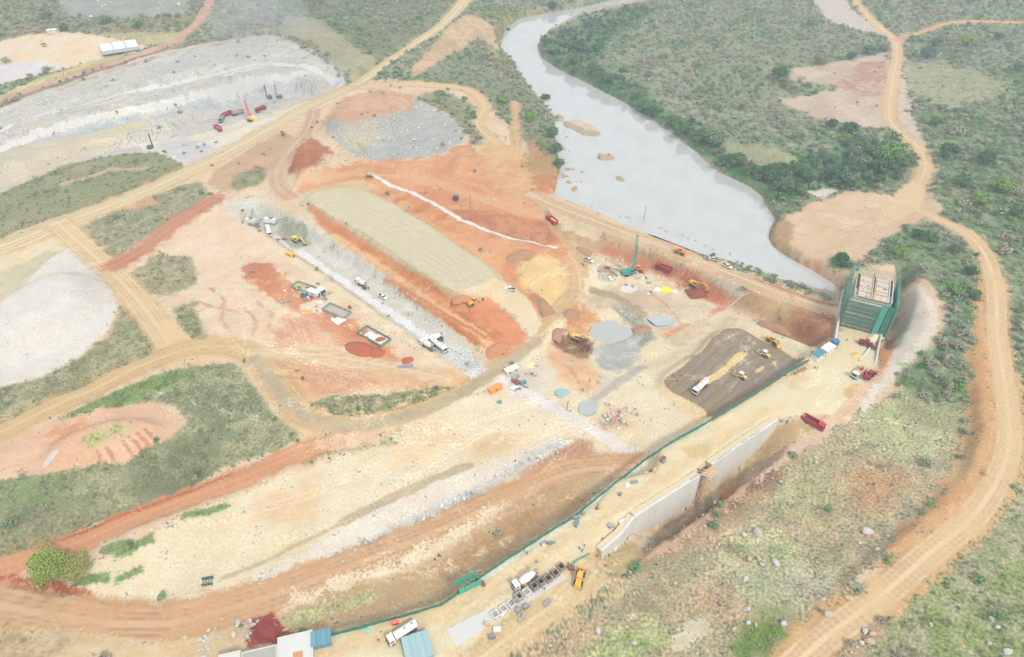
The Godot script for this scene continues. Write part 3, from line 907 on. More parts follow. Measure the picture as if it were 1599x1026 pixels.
	cover("river bed", v([293, -906, 150, -825, 99, -783, 67, -758, 33, -739, 8, -721, -6, -684, -10, -650, -7, -602, 3, -606, 8, -574, 15, -545, 18, -500, 27, -505, 32, -481, 34, -447, 31, -412, 32, -395, 30, -376, 28, -364, 35, -347, 52, -345, 63, -335, 81, -323, 100, -308, 114.8, -296.7, 129.4, -284.0, 139.7, -262.3, 151.0, -250.5, 157.5, -263.3, 148.6, -284.1, 138.2, -299.3, 136, -310, 140, -319, 146, -329, 146, -358, 142, -369, 130, -387, 122, -410, 116, -430, 102, -466, 81, -507, 59, -543, 38, -574, 26, -602, 23, -633, 33, -652, 66, -714, 114, -747, 147, -770, 193, -799]), 0.0, Color(0.65, 0.59, 0.49), Color(0.58, 0.54, 0.44), 1.2, 1.2, 1.00, 3.0, 0)
	cover("works earth", v([-309, -346, -246, -412, -165, -499, -116, -519, -48, -516, -18, -486, 0, -447, 24, -389, 26, -364, 149.7, -248.1, 165.1, -272.6, 185.8, -273.9, 193.7, -239.4, 149.5, -188.4, 119.9, -173.7, 69.0, -147.5, 18.9, -101.5, -7.0, -84.1, -149.3, -82.8]), 0.0, Color(0.74, 0.66, 0.56), Color(0.72, 0.61, 0.49), 4.0, 1.0, 1.00, 3.0, 0)
	cover("compound pad", v([-447, -562, -409, -568, -393, -577, -367, -579, -332, -571, -309, -563, -284, -556, -303, -534, -327, -523, -350, -510, -369, -493, -395, -475]), 0.0, Color(0.75, 0.69, 0.61), Color(0.76, 0.66, 0.52), 2.0, 0.6, 1.00, 3.0, 0)
	cover("compound white", v([-411, -517, -387, -526, -360, -530, -333, -525, -354, -509, -369, -493, -389, -480]), 0.0, Color(0.72, 0.69, 0.68), Color(0.72, 0.69, 0.68), 5.0, 0.6, 1.00, 3.0, 0)
	cover("yellow bank", v([-360, -476, -347, -503, -327, -522, -303, -547, -296, -541, -321, -509, -340, -489, -353, -464]), 0.0, Color(0.69, 0.65, 0.47), Color(0.61, 0.58, 0.40), 2.0, 1.0, 1.00, 3.0, 4)
	cover("rim road", v([-374, -454, -356, -469, -322, -511, -290, -540, -268, -567, -264, -609, -272, -657, -297, -744]), 4.5, Color(0.68, 0.56, 0.48), Color(0.64, 0.49, 0.41), 2.0, 0.6, 1.00, 3.0, 0)
	cover("quarry", v([-365, -439, -348, -455, -334, -486, -309, -515, -282, -543, -254, -562, -221, -574, -192, -580, -162, -561, -136, -528, -123, -515, -140, -493, -166, -483, -170, -433, -193, -416, -217, -403, -243, -404, -267, -388, -271, -354, -284, -339, -296, -324]), 0.0, Color(0.68, 0.66, 0.62), Color(0.63, 0.62, 0.59), 3.0, 1.0, 1.00, 3.0, 5)
	cover("rim edge", v([-364, -437, -350, -457, -336, -482, -308, -513, -278, -546, -250, -566, -220, -575]), 1.8, Color(0.50, 0.36, 0.30), Color(0.57, 0.45, 0.38), 2.0, 1.0, 1.00, 3.0, 0)
	cover("quarry tan", v([-313, -393, -299, -411, -273, -422, -255, -438, -236, -433, -247, -418, -262, -405, -277, -378, -295, -354]), 0.0, Color(0.71, 0.66, 0.55), Color(0.67, 0.62, 0.54), 6.0, 1.0, 0.80, 3.0, 0)
	cover("quarry tan shelf", v([-242, -453, -231, -471, -228, -463, -240, -443, -254, -417, -268, -413]), 0.0, Color(0.72, 0.65, 0.48), Color(0.64, 0.62, 0.56), 3.0, 1.0, 0.70, 3.0, 0)
	cover("quarry blue seam", v([-299, -410, -277, -422, -256, -441, -235, -454, -223, -467, -208, -490]), 5.0, Color(0.59, 0.62, 0.64), Color(0.63, 0.64, 0.64), 4.0, 1.0, 0.90, 3.0, 0)
	cover("quarry blue seam two", v([-257, -448, -246, -465, -229, -489]), 4.0, Color(0.61, 0.63, 0.66), Color(0.65, 0.65, 0.64), 4.0, 1.0, 0.70, 3.0, 0)
	cover("quarry blue floor", v([-214, -481, -193, -506, -166, -509, -141, -501, -170, -499, -186, -489, -206, -480]), 0.0, Color(0.64, 0.65, 0.66), Color(0.67, 0.67, 0.66), 4.0, 1.0, 1.00, 3.0, 0)
	cover("quarry bench light", v([-211, -505, -185, -531, -159, -525, -133, -518]), 2.0, Color(0.72, 0.71, 0.69), Color(0.72, 0.71, 0.69), 1.5, 0.6, 1.00, 3.0, 0)
	cover("quarry bench light", v([-217, -482, -193, -507, -170, -509, -136, -517]), 1.6, Color(0.72, 0.71, 0.69), Color(0.72, 0.71, 0.69), 1.5, 0.6, 1.00, 3.0, 0)
	cover("quarry rim rust", v([-323, -484, -302, -509, -274, -537, -229, -565]), 3.0, Color(0.61, 0.51, 0.42), Color(0.68, 0.64, 0.59), 2.0, 1.6, 0.80, 3.0, 0)
	cover("quarry face cream", v([-332, -426, -320, -452, -288, -477, -245, -487, -218, -516, -197, -541, -163, -541]), 4.0, Color(0.69, 0.68, 0.63), Color(0.65, 0.64, 0.62), 3.0, 1.4, 0.80, 3.0, 5)
	cover("quarry face tan", v([-314, -398, -301, -419, -276, -444, -246, -465, -219, -487]), 3.0, Color(0.66, 0.62, 0.51), Color(0.64, 0.63, 0.61), 3.0, 1.6, 0.70, 3.0, 5)
	cover("quarry bench shelf", v([-319, -407, -314, -440, -282, -464, -244, -482, -216, -508, -194, -529, -157, -527, -131, -519]), 1.8, Color(0.73, 0.72, 0.70), Color(0.73, 0.72, 0.70), 1.2, 0.8, 1.00, 3.0, 6)
	cover("quarry bench shelf", v([-313, -392, -299, -413, -269, -435, -235, -457, -214, -484, -193, -506, -165, -510, -129, -513]), 1.8, Color(0.73, 0.72, 0.70), Color(0.73, 0.72, 0.70), 1.2, 0.8, 1.00, 3.0, 6)
	cover("quarry apron", v([-242, -417, -212, -431, -195, -446, -179, -463, -147, -484, -121, -507, -113, -502, -135, -470, -155, -441, -171, -410, -183, -385, -192, -379, -209, -383, -227, -398]), 0.0, Color(0.74, 0.71, 0.63), Color(0.72, 0.69, 0.63), 3.0, 0.6, 1.00, 3.0, 0)
	cover("crushed stone floor", v([-231, -421, -218, -431, -197, -414, -183, -402, -193, -382, -213, -394]), 0.0, Color(0.70, 0.68, 0.67), Color(0.65, 0.64, 0.63), 2.0, 0.6, 1.00, 3.0, 0)
	cover("quarry ramp", v([-293, -331, -281, -347, -274, -379, -249, -409, -240, -412]), 2.5, Color(0.64, 0.62, 0.59), Color(0.64, 0.62, 0.59), 1.5, 0.6, 1.00, 3.0, 0)
	cover("west grass", v([-296, -324, -294, -352, -274, -387, -239, -406, -214, -396, -196, -379, -216, -345, -239, -321, -259.0, -296.2, -269.7, -281.4]), 0.0, Color(0.52, 0.51, 0.39), Color(0.46, 0.47, 0.34), 3.0, 0.6, 1.00, 3.0, 3)
	cover("west grass track", v([-258, -354, -240, -375, -216, -379]), 2.0, Color(0.64, 0.56, 0.45), Color(0.64, 0.56, 0.45), 1.5, 1.0, 1.00, 3.0, 0)
	cover("west grass bank", v([-231, -332, -216, -347, -197, -382, -197, -370, -214, -341]), 0.0, Color(0.70, 0.57, 0.43), Color(0.70, 0.57, 0.43), 2.0, 1.0, 1.00, 3.0, 0)
	cover("west sand", v([-271.1, -283.9, -255.5, -290.2, -241, -305, -239, -316, -223, -302, -218.9, -290.0, -228.1, -284.2, -213.2, -247.9, -213.7, -224.4, -241.8, -234.3]), 0.0, Color(0.75, 0.69, 0.57), Color(0.72, 0.66, 0.54), 4.0, 0.6, 1.00, 3.0, 0)
	cover("stockpile tan", v([-253.1, -262.7, -240.9, -273.1, -232.6, -286.9, -221.4, -290.0, -225.3, -278.8, -229.4, -263.2, -219.1, -233.6, -242.0, -243.8]), 0.0, Color(0.68, 0.65, 0.54), Color(0.62, 0.60, 0.51), 3.0, 1.0, 0.80, 3.0, 0)
	cover("stockpile face", v([-241.8, -234.3, -217.5, -231.0, -228.6, -267.2, -226.9, -283.2, -222.3, -293.3, -205.7, -280.2, -186.4, -258.6, -177.0, -243.2, -174.8, -226.4, -179.3, -209.8, -189.0, -198.3, -201.0, -192.5, -212.0, -185.9]), 0.0, Color(0.72, 0.70, 0.67), Color(0.73, 0.71, 0.67), 1.5, 0.6, 1.00, 3.0, 6)
	cover("west lower grass", v([-210.9, -184.2, -200.8, -192.2, -188.6, -197.6, -178.4, -209.0, -173.2, -225.2, -178.1, -249.0, -165.4, -235.7, -147.9, -215.8, -151.3, -202.8, -164.0, -194.0, -177.8, -181.8, -189.5, -172.6, -198.9, -164.9]), 0.0, Color(0.48, 0.48, 0.35), Color(0.54, 0.53, 0.41), 2.0, 1.0, 1.00, 3.0, 3)
	cover("triangle grass", v([-226, -308, -216, -328, -200, -349, -182, -363, -170, -345, -179, -324, -188, -305, -193.4, -284.1, -201.0, -280.3, -214.8, -293.0]), 0.0, Color(0.49, 0.49, 0.37), Color(0.54, 0.52, 0.41), 2.0, 1.0, 1.00, 3.0, 3)
	cover("triangle dirt", v([-214, -333, -203, -345, -195, -336, -208, -327]), 0.0, Color(0.67, 0.52, 0.40), Color(0.67, 0.52, 0.40), 3.0, 1.0, 1.00, 3.0, 0)
	cover("haul side dirt", v([-179, -361, -175, -380, -164, -414, -153, -435, -142, -425, -143, -379, -153, -370, -164, -351]), 0.0, Color(0.68, 0.55, 0.44), Color(0.62, 0.53, 0.41), 3.0, 1.0, 1.00, 3.0, 0)
	cover("haul side grass", v([-165, -370, -152, -384, -144, -371, -150, -359, -160, -350]), 0.0, Color(0.49, 0.49, 0.36), Color(0.49, 0.49, 0.36), 3.0, 1.0, 1.00, 3.0, 3)
	cover("pale works ground", v([-196.3, -276.7, -186, -300, -174, -327, -163, -343, -141, -328, -107.8, -292.2, -78.7, -261.3, -50.8, -233.3, -26.8, -212.2, -17.0, -204.6, -25.3, -191.3, -50.5, -191.7, -84.4, -208.4, -106.6, -212.9, -126.4, -216.6, -138.0, -226.7, -159.3, -245.3, -181.9, -264.4]), 0.0, Color(0.76, 0.69, 0.59), Color(0.74, 0.64, 0.54), 5.0, 0.6, 1.00, 3.0, 0)
	cover("works grass", v([-185.1, -270.5, -176.8, -289.6, -160.1, -287.0, -149.4, -265.9, -158.6, -252.1, -171.0, -255.9]), 0.0, Color(0.51, 0.49, 0.38), Color(0.56, 0.53, 0.42), 3.0, 1.0, 1.00, 3.0, 3)
	cover("works grass low", v([-153.8, -244.4, -145.6, -251.4, -135.8, -231.3, -127.1, -220.3, -138.1, -221.2]), 0.0, Color(0.47, 0.47, 0.33), Color(0.54, 0.52, 0.40), 3.0, 1.0, 1.00, 3.0, 3)
	cover("works bush ground", v([-163, -341, -146, -349, -132, -337, -143, -335, -148, -322]), 0.0, Color(0.70, 0.66, 0.61), Color(0.70, 0.66, 0.61), 4.0, 0.6, 1.00, 3.0, 0)
	cover("red works", v([-132.4, -274.8, -124.1, -283.6, -105.9, -267.8, -87.2, -252.4, -68.4, -237.0, -47.1, -214.5, -41.7, -203.0, -64.4, -213.8, -88.0, -235.9, -109.2, -251.8]), 0.0, Color(0.71, 0.49, 0.36), Color(0.67, 0.44, 0.30), 4.0, 1.0, 1.00, 3.0, 0)
	cover("red heap round", v([-132.7, -278.7, -128.7, -283.4, -117.5, -282.7, -116.5, -272.9, -122.5, -267.1, -129.8, -271.1]), 0.0, Color(0.65, 0.42, 0.31), Color(0.65, 0.42, 0.31), 2.0, 0.6, 1.00, 3.0, 0)
	cover("red works lower", v([-102.5, -217.2, -103.7, -242.1, -80.1, -238.6, -65.8, -222.0, -76.6, -221.5, -89.9, -220.4, -98.1, -211.1]), 0.0, Color(0.73, 0.54, 0.43), Color(0.69, 0.47, 0.35), 4.0, 1.3, 0.70, 3.0, 0)
	cover("pale slab", v([-97.5, -249.7, -88.9, -253.4, -83.8, -250.1, -86.8, -243.8, -95.2, -242.5]), 0.0, Color(0.75, 0.69, 0.62), Color(0.75, 0.69, 0.62), 1.0, 0.6, 1.00, 3.0, 0)
	cover("erosion", v([-110.6, -212.9, -87.9, -212.2, -63.4, -207.9, -39.8, -208.9, -20.9, -203.9, -25.7, -197.6, -46.0, -195.5, -70.7, -192.3, -79.1, -185.0, -88.8, -194.6]), 0.0, Color(0.74, 0.59, 0.45), Color(0.69, 0.50, 0.38), 4.0, 1.0, 1.00, 3.0, 0)
	cover("erosion grey", v([-87.0, -208.2, -68.3, -205.7, -61.7, -198.4, -76.8, -197.4]), 0.0, Color(0.65, 0.51, 0.44), Color(0.65, 0.51, 0.44), 4.0, 1.6, 0.60, 3.0, 0)
	cover("bright orange ground", v([-35.6, -207.3, -26.8, -212.2, -16.9, -202.7, -22.7, -191.4, -33.0, -198.1]), 0.0, Color(0.76, 0.61, 0.43), Color(0.76, 0.61, 0.43), 4.0, 0.6, 1.00, 3.0, 0)
	cover("verge shrubs", v([-79.8, -186.0, -70.7, -192.3, -50.7, -192.7, -31.0, -198.6, -20.1, -199.3, -30.1, -189.3, -49.1, -181.1, -63.4, -179.1, -73.3, -180.6]), 0.0, Color(0.47, 0.48, 0.34), Color(0.57, 0.54, 0.41), 2.0, 1.0, 1.00, 3.0, 3)
	cover("green hill", v([-170.7, -175.5, -150.9, -193.4, -132.7, -205.1, -114.4, -208.3, -100.1, -192.3, -89.7, -179.1, -77.8, -169.9, -84.0, -164.7, -103.4, -153.5, -112.9, -142.7, -127.4, -136.2, -140.1, -128.3, -148.8, -121.3, -168.6, -114.7, -187.2, -146.1, -174.9, -147.7, -153.3, -149.6, -137.4, -155.9, -123.5, -163.6, -120.2, -173.3, -129.5, -183.5, -146.6, -183.5, -159.8, -175.3]), 0.0, Color(0.45, 0.47, 0.35), Color(0.52, 0.52, 0.40), 2.0, 1.0, 1.00, 3.0, 3)
	cover("hill green", v([-169.5, -175.5, -150.9, -193.4, -132.7, -205.1, -128.3, -200.2, -142.4, -185.2, -158.9, -173.6]), 0.0, Color(0.42, 0.49, 0.29), Color(0.42, 0.49, 0.29), 4.0, 1.0, 1.00, 3.0, 3)
	cover("hill green low", v([-172.9, -144.4, -155.4, -149.0, -146.4, -143.8, -154.2, -133.9, -162.9, -127.0]), 0.0, Color(0.43, 0.49, 0.32), Color(0.43, 0.49, 0.32), 5.0, 1.0, 1.00, 3.0, 3)
	cover("hill dark shrubs", v([-135.7, -157.2, -123.9, -163.5, -108.6, -164.8, -103.5, -154.0, -113.4, -144.1, -127.3, -141.5]), 0.0, Color(0.39, 0.41, 0.30), Color(0.46, 0.47, 0.35), 4.0, 1.4, 1.00, 3.0, 3)
	cover("hill brown", v([-167.0, -134.1, -155.4, -136.4, -136.9, -135.4, -140.4, -128.7, -149.0, -121.8, -166.3, -117.1]), 0.0, Color(0.50, 0.48, 0.37), Color(0.44, 0.45, 0.33), 4.0, 1.4, 1.00, 3.0, 3)
	cover("soil mound", v([-194.8, -158.3, -183.5, -162.3, -172.1, -171.3, -157.3, -180.2, -136.6, -183.1, -122.3, -174.9, -124.7, -163.8, -134.8, -152.1, -153.5, -150.0, -174.6, -147.2, -186.3, -144.8]), 0.0, Color(0.75, 0.62, 0.52), Color(0.73, 0.58, 0.47), 2.0, 0.8, 1.00, 3.0, 0)
	cover("mound red", v([-171.8, -170.7, -160.6, -176.9, -148.9, -166.9, -151.5, -158.8, -169.0, -161.3]), 0.0, Color(0.71, 0.51, 0.39), Color(0.74, 0.60, 0.49), 3.0, 1.3, 1.00, 3.0, 0)
	cover("mound white gully", v([-161.6, -152.4, -159.9, -154.8, -157.9, -155.6]), 1.2, Color(0.74, 0.71, 0.69), Color(0.74, 0.71, 0.69), 1.0, 0.6, 1.00, 3.0, 0)
	cover("mound weed", v([-151.5, -158.8, -145.0, -164.1, -137.6, -167.9, -137.4, -162.3, -143.9, -156.7]), 0.0, Color(0.59, 0.58, 0.38), Color(0.59, 0.58, 0.38), 3.0, 1.6, 1.00, 3.0, 4)
	cover("mound gully", v([-136.2, -159.2, -133.9, -157.4, -132.6, -155.8]), 0.6, Color(0.65, 0.47, 0.34), Color(0.65, 0.47, 0.34), 0.8, 0.6, 1.00, 3.0, 0)
	cover("mound gully", v([-134.8, -161.1, -131.7, -159.3, -129.7, -157.7]), 0.6, Color(0.65, 0.47, 0.34), Color(0.65, 0.47, 0.34), 0.8, 0.6, 1.00, 3.0, 0)
	cover("mound gully", v([-132.8, -162.7, -129.9, -161.2, -127.8, -159.6]), 0.6, Color(0.65, 0.47, 0.34), Color(0.65, 0.47, 0.34), 0.8, 0.6, 1.00, 3.0, 0)
	cover("mound gully", v([-140.6, -156.4, -138.5, -154.5, -137.3, -152.5]), 0.6, Color(0.65, 0.47, 0.34), Color(0.65, 0.47, 0.34), 0.8, 0.6, 1.00, 3.0, 0)
	cover("mound gully", v([-131.0, -165.0, -128.7, -163.6, -127.3, -162.1]), 0.6, Color(0.65, 0.47, 0.34), Color(0.65, 0.47, 0.34), 0.8, 0.6, 1.00, 3.0, 0)
	cover("mound gully", v([-143.5, -155.3, -141.9, -153.3, -141.1, -151.4]), 0.6, Color(0.65, 0.47, 0.34), Color(0.65, 0.47, 0.34), 0.8, 0.6, 1.00, 3.0, 0)
	road("haul road", v([-268.8, -279.7, -254.8, -289.1, -243, -302, -229, -321, -213, -340, -196, -369, -179, -399, -160, -443, -138, -484, -116, -516, -97, -557, -76, -605, -57, -652, -39, -741]), 5.5, Color(0.74, 0.68, 0.55), Color(0.72, 0.63, 0.48), 2.0)
	road("haul road spur", v([-121, -507, -95, -510, -67, -513, -43, -512, -28, -501, -20, -481, -24, -455, -20, -439, -10, -421, -6, -399, -9, -369, -3, -350]), 4.0, Color(0.75, 0.65, 0.50), Color(0.72, 0.63, 0.48), 2.0)
	road("track to river", v([2, -488, 3, -467, 2, -442, 3, -413, -4, -390]), 2.5, Color(0.71, 0.60, 0.46), Color(0.71, 0.60, 0.46), 2.0)
	road("cross road", v([-237, -311, -216.4, -293.0, -194.6, -272.9, -174.4, -253.6, -155.4, -232.1, -140.7, -213.8]), 5.0, Color(0.74, 0.64, 0.49), Color(0.75, 0.67, 0.54), 2.0)
	cover("junction", v([-151.6, -209.8, -145.9, -220.0, -155.5, -235.8, -153.1, -238.2, -136.3, -222.1, -122.5, -221.0, -107.4, -215.7, -111.3, -210.9, -131.9, -210.0, -144.4, -201.8]), 0.0, Color(0.74, 0.64, 0.49), Color(0.74, 0.64, 0.49), 2.0, 0.6, 1.00, 3.0, 6)
	road("red road", v([-195.0, -275.1, -187.4, -288.5, -182, -309, -175, -328, -166, -345]), 4.0, Color(0.66, 0.45, 0.34), Color(0.69, 0.50, 0.40), 2.0)
	road("loop road", v([-196.1, -160.4, -187.5, -169.2, -177.1, -180.4, -163.3, -192.5, -151.1, -205.5, -136.5, -215.4, -121.7, -218.6, -109.7, -214.5, -98.5, -202.8, -87.5, -189.2, -78.1, -180.3, -65.4, -176.8, -51.1, -178.1, -34.8, -185.2, -17.9, -196.8, -5.2, -210.0, 8.5, -226.4, 23.7, -246.7, 32.2, -261.5, 32.9, -283.4, 27, -305, 23, -324]), 4.5, Color(0.72, 0.62, 0.47), Color(0.70, 0.60, 0.43), 2.0)
	cover("loop road orange", v([-106.0, -210.9, -95.5, -196.1, -84.8, -183.1, -75.4, -178.8]), 2.0, Color(0.73, 0.55, 0.39), Color(0.73, 0.55, 0.39), 2.0, 1.0, 0.70, 3.0, 0)
	road("works road", v([-109.6, -214.1, -88.7, -215.4, -69.7, -213.7, -47.7, -208.5, -26.1, -203.4]), 3.0, Color(0.76, 0.67, 0.54), Color(0.76, 0.67, 0.54), 2.0)
	road("dump road", v([-138, -467, -137, -435, -140, -408, -142, -382, -137, -362, -125, -346]), 3.0, Color(0.72, 0.62, 0.53), Color(0.70, 0.58, 0.48), 1.5)
	cover("red cut", v([-134, -376, -135, -395, -134, -427, -113, -405, -114, -376, -123, -364]), 0.0, Color(0.62, 0.42, 0.30), Color(0.57, 0.34, 0.21), 3.0, 1.0, 1.00, 3.0, 0)
	cover("rock dump face", v([-129, -444, -107, -436, -84, -439, -70, -491, -44, -463, -31, -438, -35, -413, -56, -399, -79, -391, -96, -397, -110, -412, -119, -422]), 0.0, Color(0.60, 0.60, 0.58), Color(0.56, 0.56, 0.54), 2.0, 1.0, 1.00, 3.0, 5)
	cover("rock dump tan", v([-110, -427, -92, -432, -83, -424, -97, -403, -113, -419]), 0.0, Color(0.66, 0.60, 0.49), Color(0.60, 0.59, 0.55), 4.0, 1.4, 0.80, 3.0, 5)
	cover("rock dump top", v([-131, -447, -120, -490, -95, -504, -70, -491, -69, -453, -87, -436, -107, -424]), 0.0, Color(0.71, 0.58, 0.48), Color(0.67, 0.51, 0.40), 2.0, 1.0, 1.00, 3.0, 0)
	cover("dump side scrub", v([-70, -491, -52, -505, -27, -480, -27, -449, -19, -430, -20, -416, -31, -439, -45, -465]), 0.0, Color(0.48, 0.48, 0.36), Color(0.48, 0.48, 0.36), 3.0, 1.0, 1.00, 3.0, 2)
	cover("red ground north", v([-132, -353, -113, -364, -109, -382, -95, -394, -56, -396, -40, -405, -12, -407, 0, -408, 28, -382, 28, -365, 13, -347, 21, -327, 29.9, -297.7, 24.9, -268.0, 14.6, -240.2, 6.1, -254.4, -6.0, -269.5, -26.3, -299.7, -48, -323, -72, -346, -90, -362, -105, -362, -120, -350]), 0.0, Color(0.73, 0.54, 0.39), Color(0.69, 0.47, 0.32), 4.0, 1.0, 1.00, 3.0, 0)
	cover("sand mound", v([-43, -390, -39, -415, -27, -419, -19, -401, -23, -381, -34, -375]), 0.0, Color(0.68, 0.49, 0.33), Color(0.71, 0.53, 0.39), 1.5, 0.6, 1.00, 3.0, 0)
	cover("pale spur ground", v([-21, -420, 0, -423, 13, -409, 23, -374, 18, -348, 0, -348, -11, -365]), 0.0, Color(0.72, 0.60, 0.43), Color(0.69, 0.53, 0.38), 5.0, 1.0, 0.80, 3.0, 0)
	cover("bank brown", v([13, -434, 21, -414, 30, -390, 28, -365, 15, -362, 8, -390]), 0.0, Color(0.62, 0.49, 0.35), Color(0.57, 0.45, 0.29), 3.0, 1.4, 1.00, 3.0, 0)
	cover("red edge", v([16, -382, 29, -380, 28, -365, 13, -356]), 0.0, Color(0.65, 0.41, 0.26), Color(0.65, 0.41, 0.26), 3.0, 1.4, 0.70, 3.0, 0)
	cover("red road north", v([-123, -365, -93, -379, -61, -375, -29, -356, 0, -339, 18, -327]), 4.0, Color(0.73, 0.58, 0.44), Color(0.73, 0.58, 0.44), 3.0, 1.0, 0.60, 3.0, 0)
	cover("embankment top", v([-121, -349, -104, -361, -89, -359, -71, -338, -47, -314, -26.2, -298.0, -12.0, -284.6, -4.2, -270.8, -8.8, -257.6, -24.5, -251.7, -32.5, -256.3, -49.3, -274.4, -80, -307, -109, -332]), 0.0, Color(0.70, 0.66, 0.56), Color(0.68, 0.64, 0.53), 1.0, 0.4, 1.00, 3.0, 6)
	cover("embankment edge line", v([-113, -334, -80, -305, -49.3, -273.1, -32.4, -255.3, -24.5, -251.3]), 1.6, Color(0.64, 0.57, 0.44), Color(0.64, 0.57, 0.44), 1.2, 0.6, 1.00, 3.0, 0)
	cover("embankment nose", v([-25.7, -252.0, -16.1, -255.9, -4.5, -270.6, -7.0, -258.9, -24.0, -251.2]), 0.0, Color(0.64, 0.58, 0.45), Color(0.64, 0.58, 0.45), 1.5, 0.6, 1.00, 3.0, 0)
	cover("embankment dirt top", v([-121, -353, -91, -370, -74, -358, -85, -357, -102, -351]), 0.0, Color(0.70, 0.60, 0.46), Color(0.70, 0.60, 0.46), 3.0, 0.6, 1.00, 3.0, 0)
	cover("apron", v([-24.5, -251.3, -2.9, -268.8, 7.9, -256.2, 13.4, -239.7, 9.1, -228.2, 0.7, -244.9, -8.2, -253.7]), 0.0, Color(0.75, 0.69, 0.59), Color(0.74, 0.67, 0.54), 2.0, 0.6, 1.00, 3.0, 6)
	cover("embankment left red", v([-119, -344, -104, -327, -80, -304, -49.2, -272.0, -29.4, -251.9, -17.5, -249.0, -2.8, -241.5, 3.5, -222.6, -2.6, -215.6, -13.7, -222.2, -28.5, -236.3, -48.0, -258.2, -77.1, -288.4, -103, -318]), 0.0, Color(0.69, 0.44, 0.28), Color(0.72, 0.51, 0.37), 2.0, 0.8, 1.00, 3.0, 0)
	cover("red stripe pale", v([-94, -309, -62.5, -276.9, -41.6, -255.6, -22.7, -238.1, -10.9, -224.4]), 2.0, Color(0.74, 0.59, 0.44), Color(0.74, 0.59, 0.44), 1.5, 1.0, 1.00, 3.0, 0)
	cover("red nose", v([-22.8, -250.3, -8.8, -253.5, 0.1, -244.9, 8.0, -228.2, 1.8, -222.6, -8.5, -239.1]), 0.0, Color(0.72, 0.48, 0.32), Color(0.72, 0.48, 0.32), 2.0, 1.0, 1.00, 3.0, 0)
	cover("slope grass", v([-53.0, -265.7, -46.5, -259.3, -44.7, -255.6, -50.8, -260.6]), 0.0, Color(0.58, 0.47, 0.30), Color(0.58, 0.47, 0.30), 2.0, 1.0, 1.00, 3.0, 0)
	cover("yellow sand area", v([0.2, -285.1, 19.8, -295.1, 27.7, -282.7, 25.1, -261.2, 15.4, -246.2, 5.6, -263.1]), 0.0, Color(0.77, 0.67, 0.48), Color(0.75, 0.63, 0.43), 4.0, 0.6, 1.00, 3.0, 0)
	cover("dark red shelf", v([-39, -335, -21, -338, 0, -332, 18, -327, 26, -309, 14, -300, -3, -307, -21, -322]), 0.0, Color(0.62, 0.40, 0.29), Color(0.67, 0.46, 0.33), 3.0, 1.0, 1.00, 3.0, 0)
	cover("red triangles", v([-68, -345, -59, -358, -58, -352, -65, -341]), 0.0, Color(0.68, 0.45, 0.28), Color(0.68, 0.45, 0.28), 1.0, 0.6, 1.00, 3.0, 0)
	cover("red triangles", v([-56, -334, -47, -347, -44, -344, -52, -328]), 0.0, Color(0.67, 0.44, 0.28), Color(0.67, 0.44, 0.28), 1.0, 0.6, 1.00, 3.0, 0)
	cover("red triangles", v([-43, -328, -34, -338, -33, -333, -39, -324]), 0.0, Color(0.67, 0.44, 0.28), Color(0.67, 0.44, 0.28), 1.0, 0.6, 1.00, 3.0, 0)
	cover("red triangles", v([-13, -309, -5, -318, -3, -315, -10, -307]), 0.0, Color(0.67, 0.46, 0.30), Color(0.67, 0.46, 0.30), 1.0, 0.6, 1.00, 3.0, 0)
	cover("orange slope", v([-71, -338, -57, -333, -27, -308, -3.1, -289.2, -6.1, -274.0, -26.3, -299.7, -48, -323]), 0.0, Color(0.75, 0.58, 0.43), Color(0.72, 0.52, 0.36), 3.0, 0.6, 1.00, 3.0, 0)
	cover("brown hollow", v([-1.1, -293.3, 10.0, -296.4, 12.5, -292.0, 0.2, -287.5]), 0.0, Color(0.63, 0.43, 0.28), Color(0.63, 0.43, 0.28), 2.0, 1.0, 1.00, 3.0, 0)
	cover("brown hollow", v([9.9, -261.7, 17.5, -253.2, 18.4, -246.3, 13.7, -248.6, 7.9, -256.2]), 0.0, Color(0.63, 0.43, 0.28), Color(0.63, 0.43, 0.28), 2.0, 1.0, 1.00, 3.0, 0)
	cover("white channel line", v([-86, -376, -72, -365, -59, -357, -39, -338, -28, -326, -3, -308, 10, -305, 23, -302]), 1.3, Color(0.77, 0.74, 0.72), Color(0.77, 0.74, 0.72), 0.7, 0.8, 1.00, 3.0, 0)
	cover("channel", v([-159, -336, -147, -346, -128, -336, -111, -323, -91, -301, -62.1, -272.7, -37.4, -246.6, -21.7, -227.9, -10.0, -209.7, -15.1, -203.9, -29.7, -215.3, -51.1, -234.9, -80.0, -266.2, -108.6, -295.1, -141, -327]), 0.0, Color(0.70, 0.69, 0.64), Color(0.67, 0.66, 0.61), 2.0, 1.0, 1.00, 3.0, 0)
	cover("channel rock", v([-110, -320, -91, -301, -62.1, -271.8, -38.6, -247.0, -44.1, -247.5, -64.6, -265.9, -91.2, -290.6, -113, -312]), 0.0, Color(0.68, 0.67, 0.63), Color(0.71, 0.70, 0.66), 2.0, 1.0, 1.00, 3.0, 0)
	cover("channel line white", v([-127, -316, -105.4, -295.3, -85.1, -276.0, -59.6, -252.3, -42.9, -236.4, -30.5, -223.8]), 2.0, Color(0.76, 0.75, 0.75), Color(0.76, 0.75, 0.75), 1.5, 0.6, 1.00, 3.0, 0)
	cover("channel tan side", v([-121.5, -298.0, -85.4, -265.3, -54.1, -236.2, -32.6, -217.3]), 2.5, Color(0.75, 0.69, 0.58), Color(0.75, 0.69, 0.58), 2.0, 0.6, 1.00, 3.0, 0)
